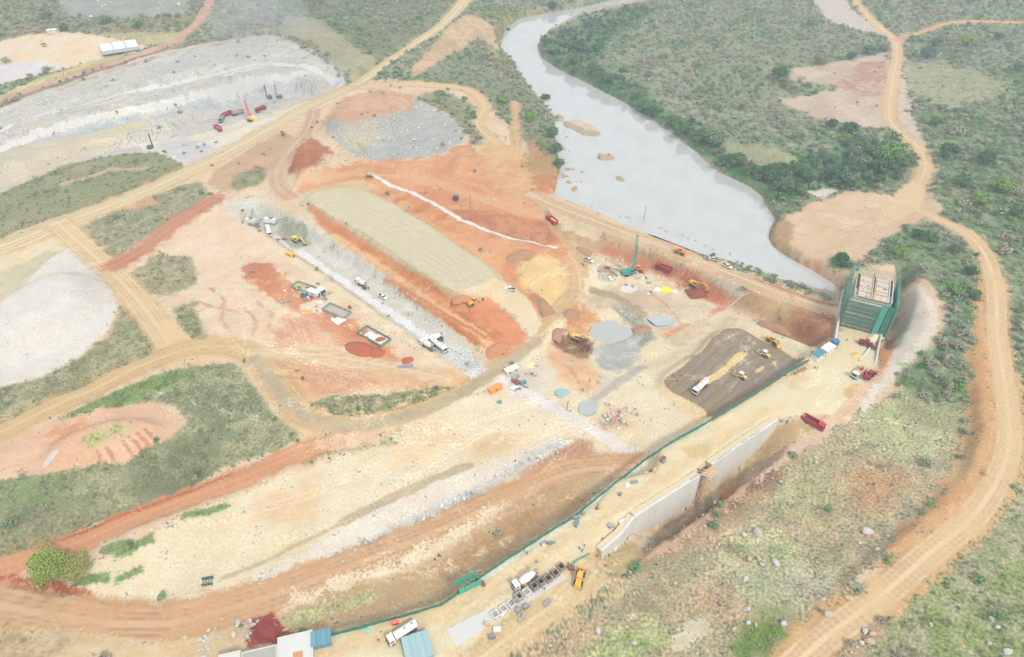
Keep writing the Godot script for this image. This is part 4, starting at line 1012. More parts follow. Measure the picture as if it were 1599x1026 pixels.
	cover("channel dark corner", v([-128, -331, -112, -321, -106, -306, -116, -304, -127, -318]), 0.0, Color(0.49, 0.50, 0.42), Color(0.55, 0.55, 0.48), 2.0, 1.0, 1.00, 3.0, 5)
	cover("channel grey dust", v([-149, -335, -136, -340, -132, -334, -142, -332]), 0.0, Color(0.65, 0.64, 0.63), Color(0.65, 0.64, 0.63), 3.0, 0.6, 1.00, 3.0, 0)
	cover("channel end rocks", v([-30.5, -223.8, -22.2, -225.5, -10.0, -209.7, -15.1, -203.9, -25.5, -212.7]), 0.0, Color(0.71, 0.71, 0.69), Color(0.66, 0.65, 0.63), 2.0, 1.0, 1.00, 3.0, 5)
	cover("middle sand", v([-29.8, -185.8, -14.3, -202.7, 0.1, -216.4, 14.3, -231.2, 32.0, -259.4, 44, -301, 68.6, -285.9, 93.7, -265.6, 119.0, -246.5, 132.3, -216.9, 119.3, -206.2, 74.6, -176.2, 49.2, -162.6, 42.5, -156.0, 22.7, -150.6, 0.1, -144.2, -32.5, -121.9, -57.8, -107.4, -72.0, -103.8, -88.3, -101.7, -114.0, -105.2, -138.8, -109.2, -135.4, -114.9, -120.6, -121.5, -105.6, -135.8, -88.1, -147.3, -68.6, -158.1, -49.7, -169.0]), 0.0, Color(0.76, 0.71, 0.61), Color(0.74, 0.68, 0.56), 3.0, 0.8, 1.00, 3.0, 0)
	cover("middle orange", v([16.1, -206.3, 28.0, -221.1, 38.2, -212.4, 33.7, -195.5, 21.2, -202.7]), 0.0, Color(0.74, 0.59, 0.44), Color(0.76, 0.65, 0.53), 4.0, 1.0, 1.00, 3.0, 0)
	cover("pit orange", v([22.1, -240.3, 28.7, -255.9, 40.2, -260.6, 41.0, -252.3, 33.8, -238.5, 24.6, -239.1]), 0.0, Color(0.69, 0.50, 0.34), Color(0.73, 0.58, 0.43), 3.0, 1.2, 1.00, 3.0, 0)
	cover("pit orange two", v([12.6, -223.4, 23.3, -235.1, 33.8, -223.0, 29.5, -207.3, 18.9, -208.5]), 0.0, Color(0.74, 0.60, 0.46), Color(0.74, 0.60, 0.46), 4.0, 1.0, 1.00, 3.0, 0)
	cover("concrete pale area", v([-6.6, -210.4, 8.3, -217.2, 18.9, -208.5, 13.0, -195.1, 0.1, -192.6]), 0.0, Color(0.73, 0.71, 0.66), Color(0.71, 0.67, 0.61), 3.0, 1.0, 1.00, 3.0, 0)
	cover("white path", v([-5.1, -204.0, 12.9, -191.5, 27.3, -180.6, 38.6, -171.0, 48.8, -160.1]), 3.0, Color(0.76, 0.74, 0.72), Color(0.73, 0.70, 0.67), 1.2, 1.0, 1.00, 3.0, 0)
	cover("excavation pale", v([32.5, -265.8, 51.4, -278.8, 76.0, -272.2, 95.4, -260.0, 92.1, -245.1, 74.2, -229.3, 60.2, -250.0, 49.3, -259.8, 33.2, -254.5]), 0.0, Color(0.71, 0.64, 0.54), Color(0.67, 0.59, 0.49), 4.0, 1.0, 1.00, 3.0, 0)
	cover("gravel grey", v([47.8, -259.8, 57.1, -260.8, 62.2, -253.9, 65.8, -237.0, 57.0, -228.2, 53.5, -233.9, 56.7, -245.1, 52.7, -250.4]), 0.0, Color(0.50, 0.51, 0.45), Color(0.57, 0.56, 0.50), 2.0, 1.0, 1.00, 3.0, 5)
	cover("pit brown", v([17.7, -230.3, 25.5, -239.7, 34.6, -238.2, 37.1, -228.6, 32.6, -221.8, 20.4, -226.8]), 0.0, Color(0.47, 0.35, 0.25), Color(0.53, 0.43, 0.34), 2.0, 1.2, 1.00, 3.0, 0)
	cover("pit dark", v([27.9, -237.5, 34.5, -236.7, 36.5, -227.3, 31.9, -227.0]), 0.0, Color(0.37, 0.21, 0.19), Color(0.37, 0.21, 0.19), 2.0, 1.2, 0.80, 3.0, 0)
	cover("wet silt", v([35.8, -229.6, 47.1, -239.0, 58.1, -236.1, 56.3, -223.1, 43.3, -210.2, 37.5, -218.2]), 0.0, Color(0.64, 0.65, 0.66), Color(0.58, 0.58, 0.55), 2.0, 1.4, 1.00, 3.0, 0)
	cover("wet silt two", v([60.2, -250.0, 75.6, -252.4, 77.9, -245.2, 65.3, -244.3]), 0.0, Color(0.63, 0.64, 0.64), Color(0.70, 0.66, 0.58), 2.0, 1.2, 1.00, 3.0, 0)
	cover("dark track", v([39.6, -272.3, 50.4, -269.0, 58.5, -259.8, 62.2, -253.9]), 2.4, Color(0.57, 0.51, 0.41), Color(0.57, 0.51, 0.41), 1.5, 1.0, 1.00, 3.0, 0)
	cover("grey path", v([31.4, -192.3, 41.0, -201.9, 50.0, -210.1, 56.7, -217.2]), 2.0, Color(0.63, 0.60, 0.55), Color(0.63, 0.60, 0.55), 1.2, 0.8, 1.00, 3.0, 6)
	cover("grey pad", v([26.5, -191.6, 28.4, -193.5, 32.3, -193.5, 34.5, -190.4, 32.8, -186.1, 29.0, -185.1, 26.8, -188.6]), 0.0, Color(0.62, 0.63, 0.63), Color(0.62, 0.63, 0.63), 1.0, 0.4, 1.00, 3.0, 0)
	cover("red stream", v([70.1, -238.3, 82.2, -247.6, 94.2, -254.8, 103.3, -261.4]), 1.5, Color(0.71, 0.51, 0.42), Color(0.71, 0.51, 0.42), 1.0, 1.0, 1.00, 3.0, 0)
	cover("rock island", v([79.5, -257.3, 89.4, -260.7, 94.2, -254.8, 84.9, -246.2, 79.5, -249.0]), 0.0, Color(0.72, 0.67, 0.58), Color(0.72, 0.67, 0.58), 2.0, 1.2, 1.00, 3.0, 0)
	cover("pale patch", v([53.6, -275.2, 59.1, -276.6, 63.7, -274.9, 59.4, -271.1, 54.5, -272.2]), 0.0, Color(0.75, 0.71, 0.71), Color(0.75, 0.71, 0.71), 1.0, 0.6, 1.00, 3.0, 0)
	cover("gravel heap", v([41.8, -282.4, 50.0, -282.6, 50.7, -278.2, 43.2, -277.9]), 0.0, Color(0.62, 0.61, 0.57), Color(0.56, 0.55, 0.50), 1.5, 1.0, 1.00, 3.0, 5)
	cover("brown ring", v([42.8, -285.8, 55.0, -295.4, 59.8, -288.8, 51.6, -282.0, 43.4, -281.6]), 0.0, Color(0.59, 0.49, 0.39), Color(0.64, 0.56, 0.46), 2.0, 1.2, 1.00, 3.0, 0)
	cover("rubble brown", v([32.7, -184.8, 40.6, -188.3, 47.5, -183.0, 40.6, -177.4, 33.3, -178.7]), 0.0, Color(0.63, 0.50, 0.40), Color(0.67, 0.58, 0.47), 3.0, 1.4, 1.00, 3.0, 5)
	cover("brown patches", v([-15.4, -170.5, -2.3, -175.3, 4.4, -171.0, -8.8, -162.7, -14.5, -165.0]), 0.0, Color(0.68, 0.58, 0.44), Color(0.72, 0.63, 0.49), 3.0, 1.2, 1.00, 3.0, 0)
	cover("rocky red area", v([0.1, -155.0, 16.9, -170.7, 29.7, -174.1, 31.6, -164.2, 18.4, -155.2, 7.2, -147.7]), 0.0, Color(0.63, 0.46, 0.37), Color(0.68, 0.55, 0.46), 3.0, 1.3, 1.00, 3.0, 0)
	cover("rocks diagonal", v([-88.1, -106.7, -65.4, -124.0, -45.5, -140.6, -22.6, -154.3, -9.2, -160.9, 17.1, -173.3, 21.7, -169.5, -2.2, -153.2, -31.7, -133.4, -56.1, -118.5, -76.5, -106.2, -87.5, -102.1]), 0.0, Color(0.76, 0.73, 0.68), Color(0.74, 0.69, 0.62), 2.0, 1.0, 1.00, 3.0, 0)
	cover("rocks grey band", v([-56.2, -119.0, -32.0, -135.9, -17.5, -144.2, 0.1, -157.2, 19.4, -171.4]), 2.0, Color(0.63, 0.64, 0.63), Color(0.68, 0.66, 0.63), 1.5, 1.6, 1.00, 3.0, 5)
	cover("grey brown strip", v([-56.1, -133.9, -43.6, -142.7, -27.1, -153.0, -14.9, -159.4]), 1.8, Color(0.64, 0.58, 0.47), Color(0.64, 0.58, 0.47), 1.0, 0.9, 1.00, 3.0, 0)
	cover("grey brown strip", v([-56.1, -133.9, -67.9, -125.8, -79.8, -117.5, -89.2, -112.6]), 0.7, Color(0.65, 0.58, 0.47), Color(0.65, 0.58, 0.47), 1.0, 1.0, 1.00, 3.0, 0)
	cover("sand hollow", v([-90.1, -139.4, -81.1, -145.2, -66.7, -148.7, -61.0, -142.3, -73.8, -133.0, -85.4, -130.0]), 0.0, Color(0.75, 0.66, 0.54), Color(0.74, 0.63, 0.49), 5.0, 0.6, 1.00, 3.0, 0)
	cover("sand hollow two", v([-47.4, -169.1, -24.6, -181.5, -14.5, -176.9, -32.4, -160.9, -45.7, -157.5]), 0.0, Color(0.76, 0.67, 0.54), Color(0.76, 0.67, 0.54), 6.0, 0.6, 1.00, 3.0, 0)
	cover("weed strip", v([-123.8, -119.7, -115.0, -125.1]), 1.6, Color(0.42, 0.49, 0.31), Color(0.42, 0.49, 0.31), 1.0, 1.2, 1.00, 3.0, 3)
	cover("weed strip", v([-132.6, -110.6, -123.7, -112.2]), 1.6, Color(0.42, 0.49, 0.31), Color(0.42, 0.49, 0.31), 1.0, 1.2, 1.00, 3.0, 3)
	cover("weed strip", v([-119.8, -112.2, -114.3, -115.1]), 1.6, Color(0.42, 0.49, 0.31), Color(0.42, 0.49, 0.31), 1.0, 1.2, 1.00, 3.0, 3)
	cover("weed strip", v([-128.4, -121.3, -121.4, -123.6]), 1.6, Color(0.42, 0.49, 0.31), Color(0.42, 0.49, 0.31), 1.0, 1.2, 1.00, 3.0, 3)
	cover("weed strip", v([-75.7, -159.3, -65.2, -163.8, -56.4, -166.4, -45.1, -169.8]), 1.6, Color(0.49, 0.50, 0.33), Color(0.49, 0.50, 0.33), 1.2, 1.5, 1.00, 3.0, 3)
	cover("weed strip", v([-108.0, -133.8, -101.6, -136.0, -95.2, -138.9]), 1.3, Color(0.42, 0.49, 0.31), Color(0.42, 0.49, 0.31), 1.0, 1.2, 1.00, 3.0, 3)
	road("red road low", v([-167.1, -111.5, -157.6, -115.6, -148.0, -119.7, -136.6, -125.2, -122.8, -135.3, -108.6, -143.0, -93.7, -151.1, -80.6, -160.5, -66.0, -168.0, -54.6, -172.3]), 3.2, Color(0.72, 0.51, 0.37), Color(0.73, 0.56, 0.43), 1.5)
	cover("red road end", v([-77.2, -165.3, -66.7, -171.5, -56.0, -178.0, -44.0, -180.2, -47.4, -169.1, -60.6, -164.1]), 0.0, Color(0.73, 0.57, 0.43), Color(0.75, 0.63, 0.52), 4.0, 1.2, 1.00, 3.0, 0)
	cover("red road bank", v([-149.3, -122.2, -138.0, -128.1, -127.2, -135.9, -109.4, -145.1, -98.5, -152.2]), 0.7, Color(0.59, 0.33, 0.20), Color(0.66, 0.40, 0.27), 1.0, 1.0, 1.00, 3.0, 0)
	cover("dark red soil", v([-167.9, -113.3, -156.2, -112.8, -143.7, -111.7, -135.5, -110.6, -116.2, -103.6, -129.4, -105.6, -153.5, -107.7, -166.0, -109.3]), 0.0, Color(0.53, 0.28, 0.19), Color(0.58, 0.34, 0.24), 2.0, 1.0, 1.00, 3.0, 0)
	road("lower haul road", v([-163.7, -105.6, -151.1, -103.6, -130.4, -99.9, -110.9, -98.0, -98.1, -98.4, -85.0, -102.8, -71.2, -107.8, -50.1, -118.0, -31.1, -127.8, -10.7, -138.9, 6.8, -148.2, 23.1, -156.8, 46.4, -159.2]), 5.2, Color(0.70, 0.57, 0.44), Color(0.68, 0.54, 0.40), 1.5)
	cover("lower road light", v([-68.0, -102.8, -47.3, -113.7, -28.5, -122.2, -12.7, -133.9, 0.1, -141.5]), 2.5, Color(0.75, 0.69, 0.59), Color(0.75, 0.69, 0.59), 2.5, 1.0, 1.00, 3.0, 0)
	cover("bottom left slope", v([-157.4, -96.1, -146.9, -96.4, -128.3, -95.9, -109.0, -93.7, -97.6, -92.3, -85.7, -94.1, -76.3, -98.9, -70.4, -101.2, -63.0, -87.0, -145.2, -76.3]), 0.0, Color(0.72, 0.64, 0.52), Color(0.68, 0.59, 0.45), 2.0, 1.0, 1.00, 3.0, 0)
	cover("bottom left brown", v([-155.7, -93.3, -134.4, -93.6, -122.6, -91.8, -120.0, -83.0, -149.3, -82.8]), 0.0, Color(0.63, 0.55, 0.42), Color(0.58, 0.51, 0.38), 5.0, 0.8, 1.00, 3.0, 4)
	cover("dark red soil by wall", v([-76.1, -99.5, -70.5, -101.8, -67.0, -99.0, -60.6, -95.3, -59.6, -93.3, -75.9, -91.6, -76.0, -95.1]), 0.0, Color(0.46, 0.19, 0.19), Color(0.53, 0.24, 0.19), 1.2, 0.8, 1.00, 3.0, 0)
	cover("fence slope", v([-69.5, -101.4, -59.5, -106.4, -47.1, -111.9, -32.2, -118.4, -16.6, -127.5, 0.1, -141.5, 13.6, -149.8, 32.3, -156.5, 42.4, -155.3, 46.2, -157.4, 21.1, -134.2, 4.1, -120.7, -11.5, -110.4, -20.5, -103.0, -36.7, -97.9, -54.1, -93.6, -60.6, -95.3, -66.5, -97.1]), 0.0, Color(0.64, 0.55, 0.42), Color(0.59, 0.49, 0.35), 2.0, 1.2, 1.00, 3.0, 0)
	cover("fence slope dark", v([-28.2, -118.4, -16.5, -125.7, 0.1, -139.3, 11.2, -147.0, 15.6, -143.4, 0.1, -128.0, -14.1, -118.8, -23.7, -113.1]), 0.0, Color(0.57, 0.45, 0.31), Color(0.63, 0.52, 0.40), 3.0, 1.4, 1.00, 3.0, 0)
	cover("fence slope weed", v([-67.4, -100.4, -57.5, -105.7, -41.2, -111.1, -42.4, -106.3, -56.6, -101.1, -64.7, -97.1]), 0.0, Color(0.54, 0.54, 0.37), Color(0.59, 0.57, 0.42), 2.0, 1.4, 1.00, 3.0, 4)
	cover("lower road shoulder", v([-55.6, -97.5, -45.4, -101.9, -30.6, -104.8, -21.6, -111.7, -15.9, -115.0, -23.1, -106.8, -36.9, -99.1]), 0.0, Color(0.62, 0.55, 0.45), Color(0.62, 0.55, 0.45), 3.0, 1.0, 1.00, 3.0, 0)
	cover("dam deck", v([-59.9, -85.9, -57.7, -92.0, -36.6, -97.7, -20.5, -102.8, -11.4, -109.8, 21.1, -133.9, 49.2, -162.6, 74.6, -176.2, 119.3, -206.2, 139.4, -225.4, 145.6, -234.0, 155.9, -225.5, 152.0, -209.5, 139.9, -195.6, 121.9, -179.7, 101.2, -178.2, 92.5, -172.8, 71.6, -157.7, 61.2, -149.7, 55.2, -145.6, 41.0, -135.9, 31.0, -126.5, 25.3, -120.7, 37.4, -118.0, 25.0, -106.4, 9.3, -96.4, -7.0, -86.0]), 0.0, Color(0.75, 0.71, 0.59), Color(0.75, 0.68, 0.55), 1.0, 0.3, 1.00, 3.0, 6)
	cover("deck sand", v([45.5, -143.1, 66.0, -158.3, 96.8, -177.5, 107.6, -181.7, 97.2, -176.2, 68.2, -157.0, 52.5, -145.1]), 0.0, Color(0.76, 0.66, 0.49), Color(0.76, 0.69, 0.57), 3.0, 1.0, 1.00, 3.0, 0)
	cover("deck track", v([-49.6, -89.1, -32.9, -97.3, -15.0, -104.1, 4.0, -114.5, 20.5, -125.7, 43.4, -143.1, 69.3, -162.7, 97.8, -181.7]), 2.0, Color(0.74, 0.65, 0.50), Color(0.74, 0.65, 0.50), 2.0, 1.0, 0.80, 3.0, 0)
	cover("deck track", v([-56.4, -86.9, -27.2, -95.5, -7.4, -103.1, 9.8, -112.4]), 1.5, Color(0.72, 0.63, 0.49), Color(0.72, 0.63, 0.49), 1.5, 1.0, 0.80, 3.0, 0)
	cover("deck stain", v([59.8, -161.2, 69.9, -165.7, 73.7, -161.6, 64.5, -156.3]), 0.0, Color(0.70, 0.61, 0.44), Color(0.70, 0.61, 0.44), 2.0, 1.2, 0.80, 3.0, 0)
	cover("deck stain", v([109.3, -199.4, 116.7, -202.4, 118.2, -197.5, 108.4, -192.1]), 0.0, Color(0.72, 0.63, 0.47), Color(0.72, 0.63, 0.47), 3.0, 1.0, 0.80, 3.0, 0)
	cover("deck pale edge", v([-11.4, -109.4, 21.0, -133.4, 49.1, -161.9, 74.4, -175.5]), 1.0, Color(0.75, 0.73, 0.68), Color(0.75, 0.73, 0.68), 1.0, 0.8, 1.00, 3.0, 0)
	cover("heap brown", v([131.2, -193.9, 139.0, -196.4, 138.8, -191.4, 132.2, -185.0, 129.8, -187.2]), 0.0, Color(0.68, 0.58, 0.41), Color(0.68, 0.58, 0.41), 2.0, 0.8, 1.00, 3.0, 0)
	cover("deck fill", v([100.9, -177.6, 109.3, -178.2, 121.9, -179.7, 118.1, -175.4, 107.2, -169.5, 93.0, -164.9, 75.3, -154.6, 91.7, -170.0]), 0.0, Color(0.66, 0.58, 0.43), Color(0.63, 0.53, 0.39), 2.0, 0.8, 1.00, 3.0, 0)
	cover("toe sand", v([18.5, -111.3, 28.7, -123.2, 35.3, -128.3, 40.4, -129.3, 42.5, -124.4, 37.5, -118.5, 28.1, -111.3, 22.2, -109.8]), 0.0, Color(0.64, 0.57, 0.42), Color(0.60, 0.52, 0.38), 1.2, 0.8, 1.00, 3.0, 0)
	cover("pale toe", v([40.8, -131.6, 47.7, -137.7, 50.6, -134.6, 43.2, -126.8]), 0.0, Color(0.71, 0.66, 0.57), Color(0.71, 0.66, 0.57), 1.5, 0.6, 1.00, 3.0, 0)
	road("lower deck road", v([29.1, -116.4, 19.1, -107.2, 7.5, -99.2, -3.5, -90.9, -12.2, -84.0]), 3.5, Color(0.75, 0.67, 0.53), Color(0.72, 0.63, 0.48), 2.0)
	cover("hillside", v([121.9, -179.7, 134.2, -183.9, 149.5, -188.4, 170.5, -181.1, 155.0, -149.5, 130.8, -129.6, 109.5, -112.7, 92.3, -101.1, 70.6, -84.1, -5.2, -84.1, 9.3, -94.5, 25.0, -105.8, 38.4, -118.0, 46.5, -131.7, 58.2, -135.7, 78.6, -148.0, 100.3, -161.3]), 0.0, Color(0.57, 0.54, 0.43), Color(0.62, 0.54, 0.43), 2.5, 1.0, 1.00, 3.0, 4)
	cover("hillside brown", v([48.1, -133.9, 60.2, -143.0, 87.0, -154.1, 109.0, -166.4, 100.4, -153.6, 75.9, -137.7, 58.8, -127.9, 42.5, -118.1, 38.1, -115.7]), 0.0, Color(0.51, 0.42, 0.31), Color(0.58, 0.49, 0.39), 3.0, 1.4, 1.00, 3.0, 4)
	cover("hillside orange", v([111.4, -147.2, 127.0, -150.0, 128.5, -138.8, 114.4, -133.3, 106.8, -139.9]), 0.0, Color(0.63, 0.53, 0.40), Color(0.59, 0.56, 0.42), 5.0, 1.3, 1.00, 3.0, 4)
	cover("hillside tan", v([102.8, -161.7, 118.1, -168.0, 126.0, -158.7, 117.3, -146.2, 101.7, -143.2, 92.2, -148.5]), 0.0, Color(0.63, 0.56, 0.45), Color(0.58, 0.55, 0.42), 5.0, 1.4, 1.00, 3.0, 4)
	cover("hillside red", v([115.8, -154.4, 136.3, -157.4, 135.5, -145.8, 120.1, -137.7, 114.5, -144.1]), 0.0, Color(0.65, 0.50, 0.37), Color(0.60, 0.53, 0.40), 4.0, 1.6, 1.00, 3.0, 4)
	cover("toe brown", v([61.8, -136.9, 80.4, -156.2, 93.0, -159.5, 95.2, -155.2, 76.6, -140.4, 61.6, -131.5, 50.3, -127.8]), 0.0, Color(0.48, 0.37, 0.26), Color(0.54, 0.45, 0.35), 2.0, 1.4, 1.00, 3.0, 4)
	cover("hillside green", v([98.5, -155.0, 111.8, -155.0, 111.6, -141.8, 98.7, -134.9, 87.6, -140.5]), 0.0, Color(0.53, 0.56, 0.39), Color(0.58, 0.56, 0.42), 4.0, 1.5, 1.00, 3.0, 4)
	cover("hillside green", v([67.1, -127.8, 85.9, -135.1, 94.1, -122.1, 78.7, -111.2, 63.9, -114.1]), 0.0, Color(0.54, 0.57, 0.39), Color(0.62, 0.59, 0.47), 4.0, 1.6, 1.00, 3.0, 4)
	cover("hillside grey", v([70.3, -116.1, 91.2, -119.7, 102.3, -113.7, 87.4, -103.8, 71.2, -105.1]), 0.0, Color(0.62, 0.59, 0.51), Color(0.56, 0.57, 0.44), 4.0, 1.6, 1.00, 3.0, 4)
	cover("hillside dark stones", v([30.5, -102.7, 39.1, -109.2, 52.4, -116.3, 55.6, -112.1, 43.9, -103.0, 33.6, -97.7]), 0.0, Color(0.52, 0.47, 0.37), Color(0.59, 0.54, 0.43), 3.0, 1.6, 1.00, 3.0, 4)
	cover("hillside lower green", v([29.8, -96.7, 45.5, -101.0, 47.7, -93.2, 32.3, -87.6, 18.0, -87.5]), 0.0, Color(0.51, 0.56, 0.35), Color(0.58, 0.58, 0.42), 4.0, 1.5, 1.00, 3.0, 4)
	cover("hillside pale", v([132.5, -182.3, 148.8, -186.8, 168.2, -181.2, 157.2, -163.1, 136.3, -157.4, 126.9, -167.2]), 0.0, Color(0.62, 0.61, 0.48), Color(0.57, 0.58, 0.43), 4.0, 1.4, 1.00, 3.0, 4)
	cover("hillside bare", v([46.8, -98.0, 57.5, -103.4, 59.1, -98.2, 51.5, -93.3, 45.5, -91.3]), 0.0, Color(0.73, 0.70, 0.62), Color(0.65, 0.61, 0.50), 2.0, 1.2, 1.00, 3.0, 0)
	cover("toe track", v([43.3, -123.0, 54.8, -129.1, 67.6, -139.1, 87.4, -155.5, 104.3, -167.1, 117.7, -173.9]), 2.0, Color(0.68, 0.56, 0.47), Color(0.68, 0.56, 0.47), 1.5, 1.2, 0.80, 3.0, 0)
	cover("toe red", v([76.8, -156.1, 89.1, -162.9, 79.4, -150.6, 71.6, -145.6]), 0.0, Color(0.68, 0.48, 0.31), Color(0.68, 0.48, 0.31), 2.0, 1.0, 1.00, 3.0, 0)
	cover("toe pink rock", v([88.5, -165.6, 105.2, -170.1, 117.9, -174.5, 119.0, -170.8, 103.4, -163.9, 87.0, -154.1]), 0.0, Color(0.74, 0.64, 0.56), Color(0.70, 0.60, 0.51), 2.0, 1.0, 1.00, 3.0, 0)
	cover("intake ground", v([159.0, -267.1, 166.4, -273.5, 185.8, -273.9, 194.0, -260.2, 193.2, -239.4, 180.2, -217.7, 162.9, -201.5, 148.3, -188.4, 133.6, -182.3, 119.4, -172.2, 103.0, -166.6, 121.9, -179.7, 138.0, -193.9, 152.0, -209.5, 167.5, -246.0]), 0.0, Color(0.74, 0.64, 0.55), Color(0.71, 0.60, 0.49), 2.0, 0.7, 1.00, 3.0, 0)
	cover("intake cut grey", v([188.8, -271.7, 186.7, -258.2, 185.9, -244.4, 175.4, -222.9, 162.5, -208.8, 149.9, -198.7, 158.6, -215.3, 176.3, -243.8]), 0.0, Color(0.67, 0.64, 0.59), Color(0.64, 0.60, 0.54), 2.0, 0.8, 1.00, 3.0, 0)
	cover("intake cut light", v([187.1, -260.8, 186.5, -244.3, 182.7, -230.5, 171.0, -215.7, 151.1, -198.6, 133.6, -182.3]), 1.8, Color(0.73, 0.69, 0.64), Color(0.73, 0.69, 0.64), 1.5, 0.8, 1.00, 3.0, 0)
	cover("intake hollow brown", v([151.6, -212.1, 166.6, -232.5, 164.9, -223.5, 153.5, -205.7, 146.7, -198.8]), 0.0, Color(0.61, 0.44, 0.30), Color(0.61, 0.44, 0.30), 2.0, 0.8, 1.00, 3.0, 0)
	cover("intake dark seep", v([171.7, -245.8, 181.2, -254.8, 174.1, -239.1, 172.0, -239.6]), 0.0, Color(0.53, 0.47, 0.41), Color(0.53, 0.47, 0.41), 1.5, 1.2, 1.00, 3.0, 0)
	cover("north bank sand", v([143, -321, 167, -342, 196, -356, 218, -346, 240, -364, 234, -327, 210, -314, 185.4, -294.2, 163.8, -272.9, 166.9, -269.4, 157.4, -266.2, 148.6, -283.6, 138.2, -298.8, 136, -311]), 0.0, Color(0.73, 0.63, 0.53), Color(0.70, 0.59, 0.47), 3.0, 0.8, 1.00, 3.0, 0)
	cover("north bank cliff", v([136, -309, 141, -321, 146, -327, 152, -320, 144, -301, 148.6, -284.1, 138.2, -298.8]), 0.0, Color(0.59, 0.48, 0.35), Color(0.64, 0.54, 0.42), 2.0, 1.0, 1.00, 3.0, 0)
	cover("north bank white", v([169, -355, 182, -361, 189, -356, 176, -349]), 0.0, Color(0.71, 0.66, 0.62), Color(0.71, 0.66, 0.62), 3.0, 1.0, 1.00, 3.0, 0)
	cover("bank red edge", v([148.7, -288.0, 157.1, -270.4, 154.2, -274.0, 146.1, -287.6]), 0.0, Color(0.67, 0.48, 0.35), Color(0.67, 0.48, 0.35), 2.0, 1.0, 1.00, 3.0, 0)
	cover("intake trees ground", v([158.9, -285.9, 167.7, -289.5, 166.0, -277.2, 158.6, -272.6, 156.3, -276.5]), 0.0, Color(0.27, 0.41, 0.22), Color(0.27, 0.41, 0.22), 2.0, 1.0, 1.00, 3.0, 1)
	cover("right band", v([189.7, -298.1, 213, -313, 228.5, -298.8, 222.2, -268.9, 206.5, -239.1, 185.5, -206.9, 171.6, -183.5, 160.5, -185.6, 151.0, -194.4, 159.2, -204.6, 180.2, -217.7, 194.6, -239.4, 193.6, -264.5, 180.9, -276.5]), 0.0, Color(0.37, 0.46, 0.31), Color(0.45, 0.49, 0.38), 2.5, 1.0, 1.00, 3.0, 2)
	cover("right band low", v([151.5, -193.4, 160.5, -185.6, 171.6, -183.5, 164.6, -168.8, 149.0, -175.6]), 0.0, Color(0.52, 0.52, 0.39), Color(0.52, 0.52, 0.39), 4.0, 1.0, 1.00, 3.0, 4)
	cover("orange slope east", v([216.7, -258.5, 221.7, -253.4, 193.4, -206.0, 182.3, -177.9, 174.7, -159.6, 159.1, -141.2, 137.5, -126.6, 121.9, -116.0, 109.1, -111.7, 121.1, -123.1, 149.6, -147.7, 169.8, -174.7, 185.5, -206.9]), 0.0, Color(0.68, 0.55, 0.40), Color(0.66, 0.50, 0.33), 2.5, 1.0, 1.00, 3.0, 0)
	cover("right verge grass", v([182.4, -162.3, 196.8, -164.8, 179.8, -137.2, 133.7, -108.6, 118.9, -99.2, 101.6, -83.5, 86.3, -83.9, 109.7, -99.8, 133.5, -116.0, 156.3, -133.8]), 0.0, Color(0.50, 0.53, 0.36), Color(0.55, 0.53, 0.42), 2.0, 1.0, 1.00, 3.0, 3)
	cover("right verge grass", v([232.9, -263.6, 253.5, -264.7, 195.1, -161.9, 182.4, -162.3, 202.1, -205.9]), 0.0, Color(0.43, 0.49, 0.35), Color(0.49, 0.51, 0.38), 3.0, 1.0, 1.00, 3.0, 2)
	cover("road shoulder", v([221.1, -258.5, 203.1, -221.5, 190.3, -191.6, 177.7, -165.3, 164.8, -147.5, 146.4, -130.4, 126.3, -117.3, 105.8, -103.8, 87.6, -93.3, 76.6, -86.6]), 6.5, Color(0.71, 0.55, 0.39), Color(0.67, 0.50, 0.32), 2.5, 1.0, 1.00, 3.0, 0)
	cover("shoulder pale rock", v([106.7, -113.8, 117.0, -115.5, 113.4, -111.5, 103.6, -107.8, 99.2, -106.1]), 0.0, Color(0.74, 0.65, 0.56), Color(0.74, 0.65, 0.56), 2.0, 1.2, 1.00, 3.0, 0)
	road("right road", v([360, -803, 341, -689, 337, -630, 318, -579, 289, -520, 262, -461, 257, -434, 260, -411, 252, -384, 233, -356, 221, -337, 228, -317, 234, -302, 231.1, -279.9, 221.4, -253.4, 204.8, -221.5, 191.8, -191.6, 179.0, -165.3, 167.4, -148.8, 149.0, -131.5, 128.7, -118.3, 107.9, -104.7, 89.7, -94.2, 78.4, -86.5]), 4.1, Color(0.75, 0.66, 0.53), Color(0.73, 0.62, 0.46), 1.5)
	road("right road branch", v([337, -626, 368, -643, 408, -667, 465, -657, 501, -658]), 3.0, Color(0.73, 0.59, 0.44), Color(0.73, 0.59, 0.44), 2.0)
	cover("junction sand", v([204, -331, 220, -352, 239, -368, 238, -351, 220, -329, 206, -320]), 0.0, Color(0.73, 0.63, 0.50), Color(0.73, 0.63, 0.50), 3.0, 0.6, 1.00, 3.0, 6)
	cover("right low grass", v([187.1, -145.2, 169.7, -138.8, 155.7, -126.7, 134.6, -110.6, 119.5, -100.6, 101.6, -83.5, 154.0, -81.6]), 0.0, Color(0.48, 0.53, 0.32), Color(0.54, 0.53, 0.42), 1.5, 1.0, 1.00, 3.0, 3)
	cover("right low rocks", v([99.4, -96.5, 108.8, -99.9, 103.8, -93.7, 97.6, -88.7, 93.1, -88.8]), 0.0, Color(0.65, 0.56, 0.44), Color(0.57, 0.49, 0.40), 2.0, 1.2, 1.00, 3.0, 5)
	cover("green patch", v([65.2, -97.0, 82.3, -104.5, 75.8, -92.8, 62.8, -87.7]), 0.0, Color(0.37, 0.47, 0.21), Color(0.37, 0.47, 0.21), 3.0, 1.2, 1.00, 3.0, 3)
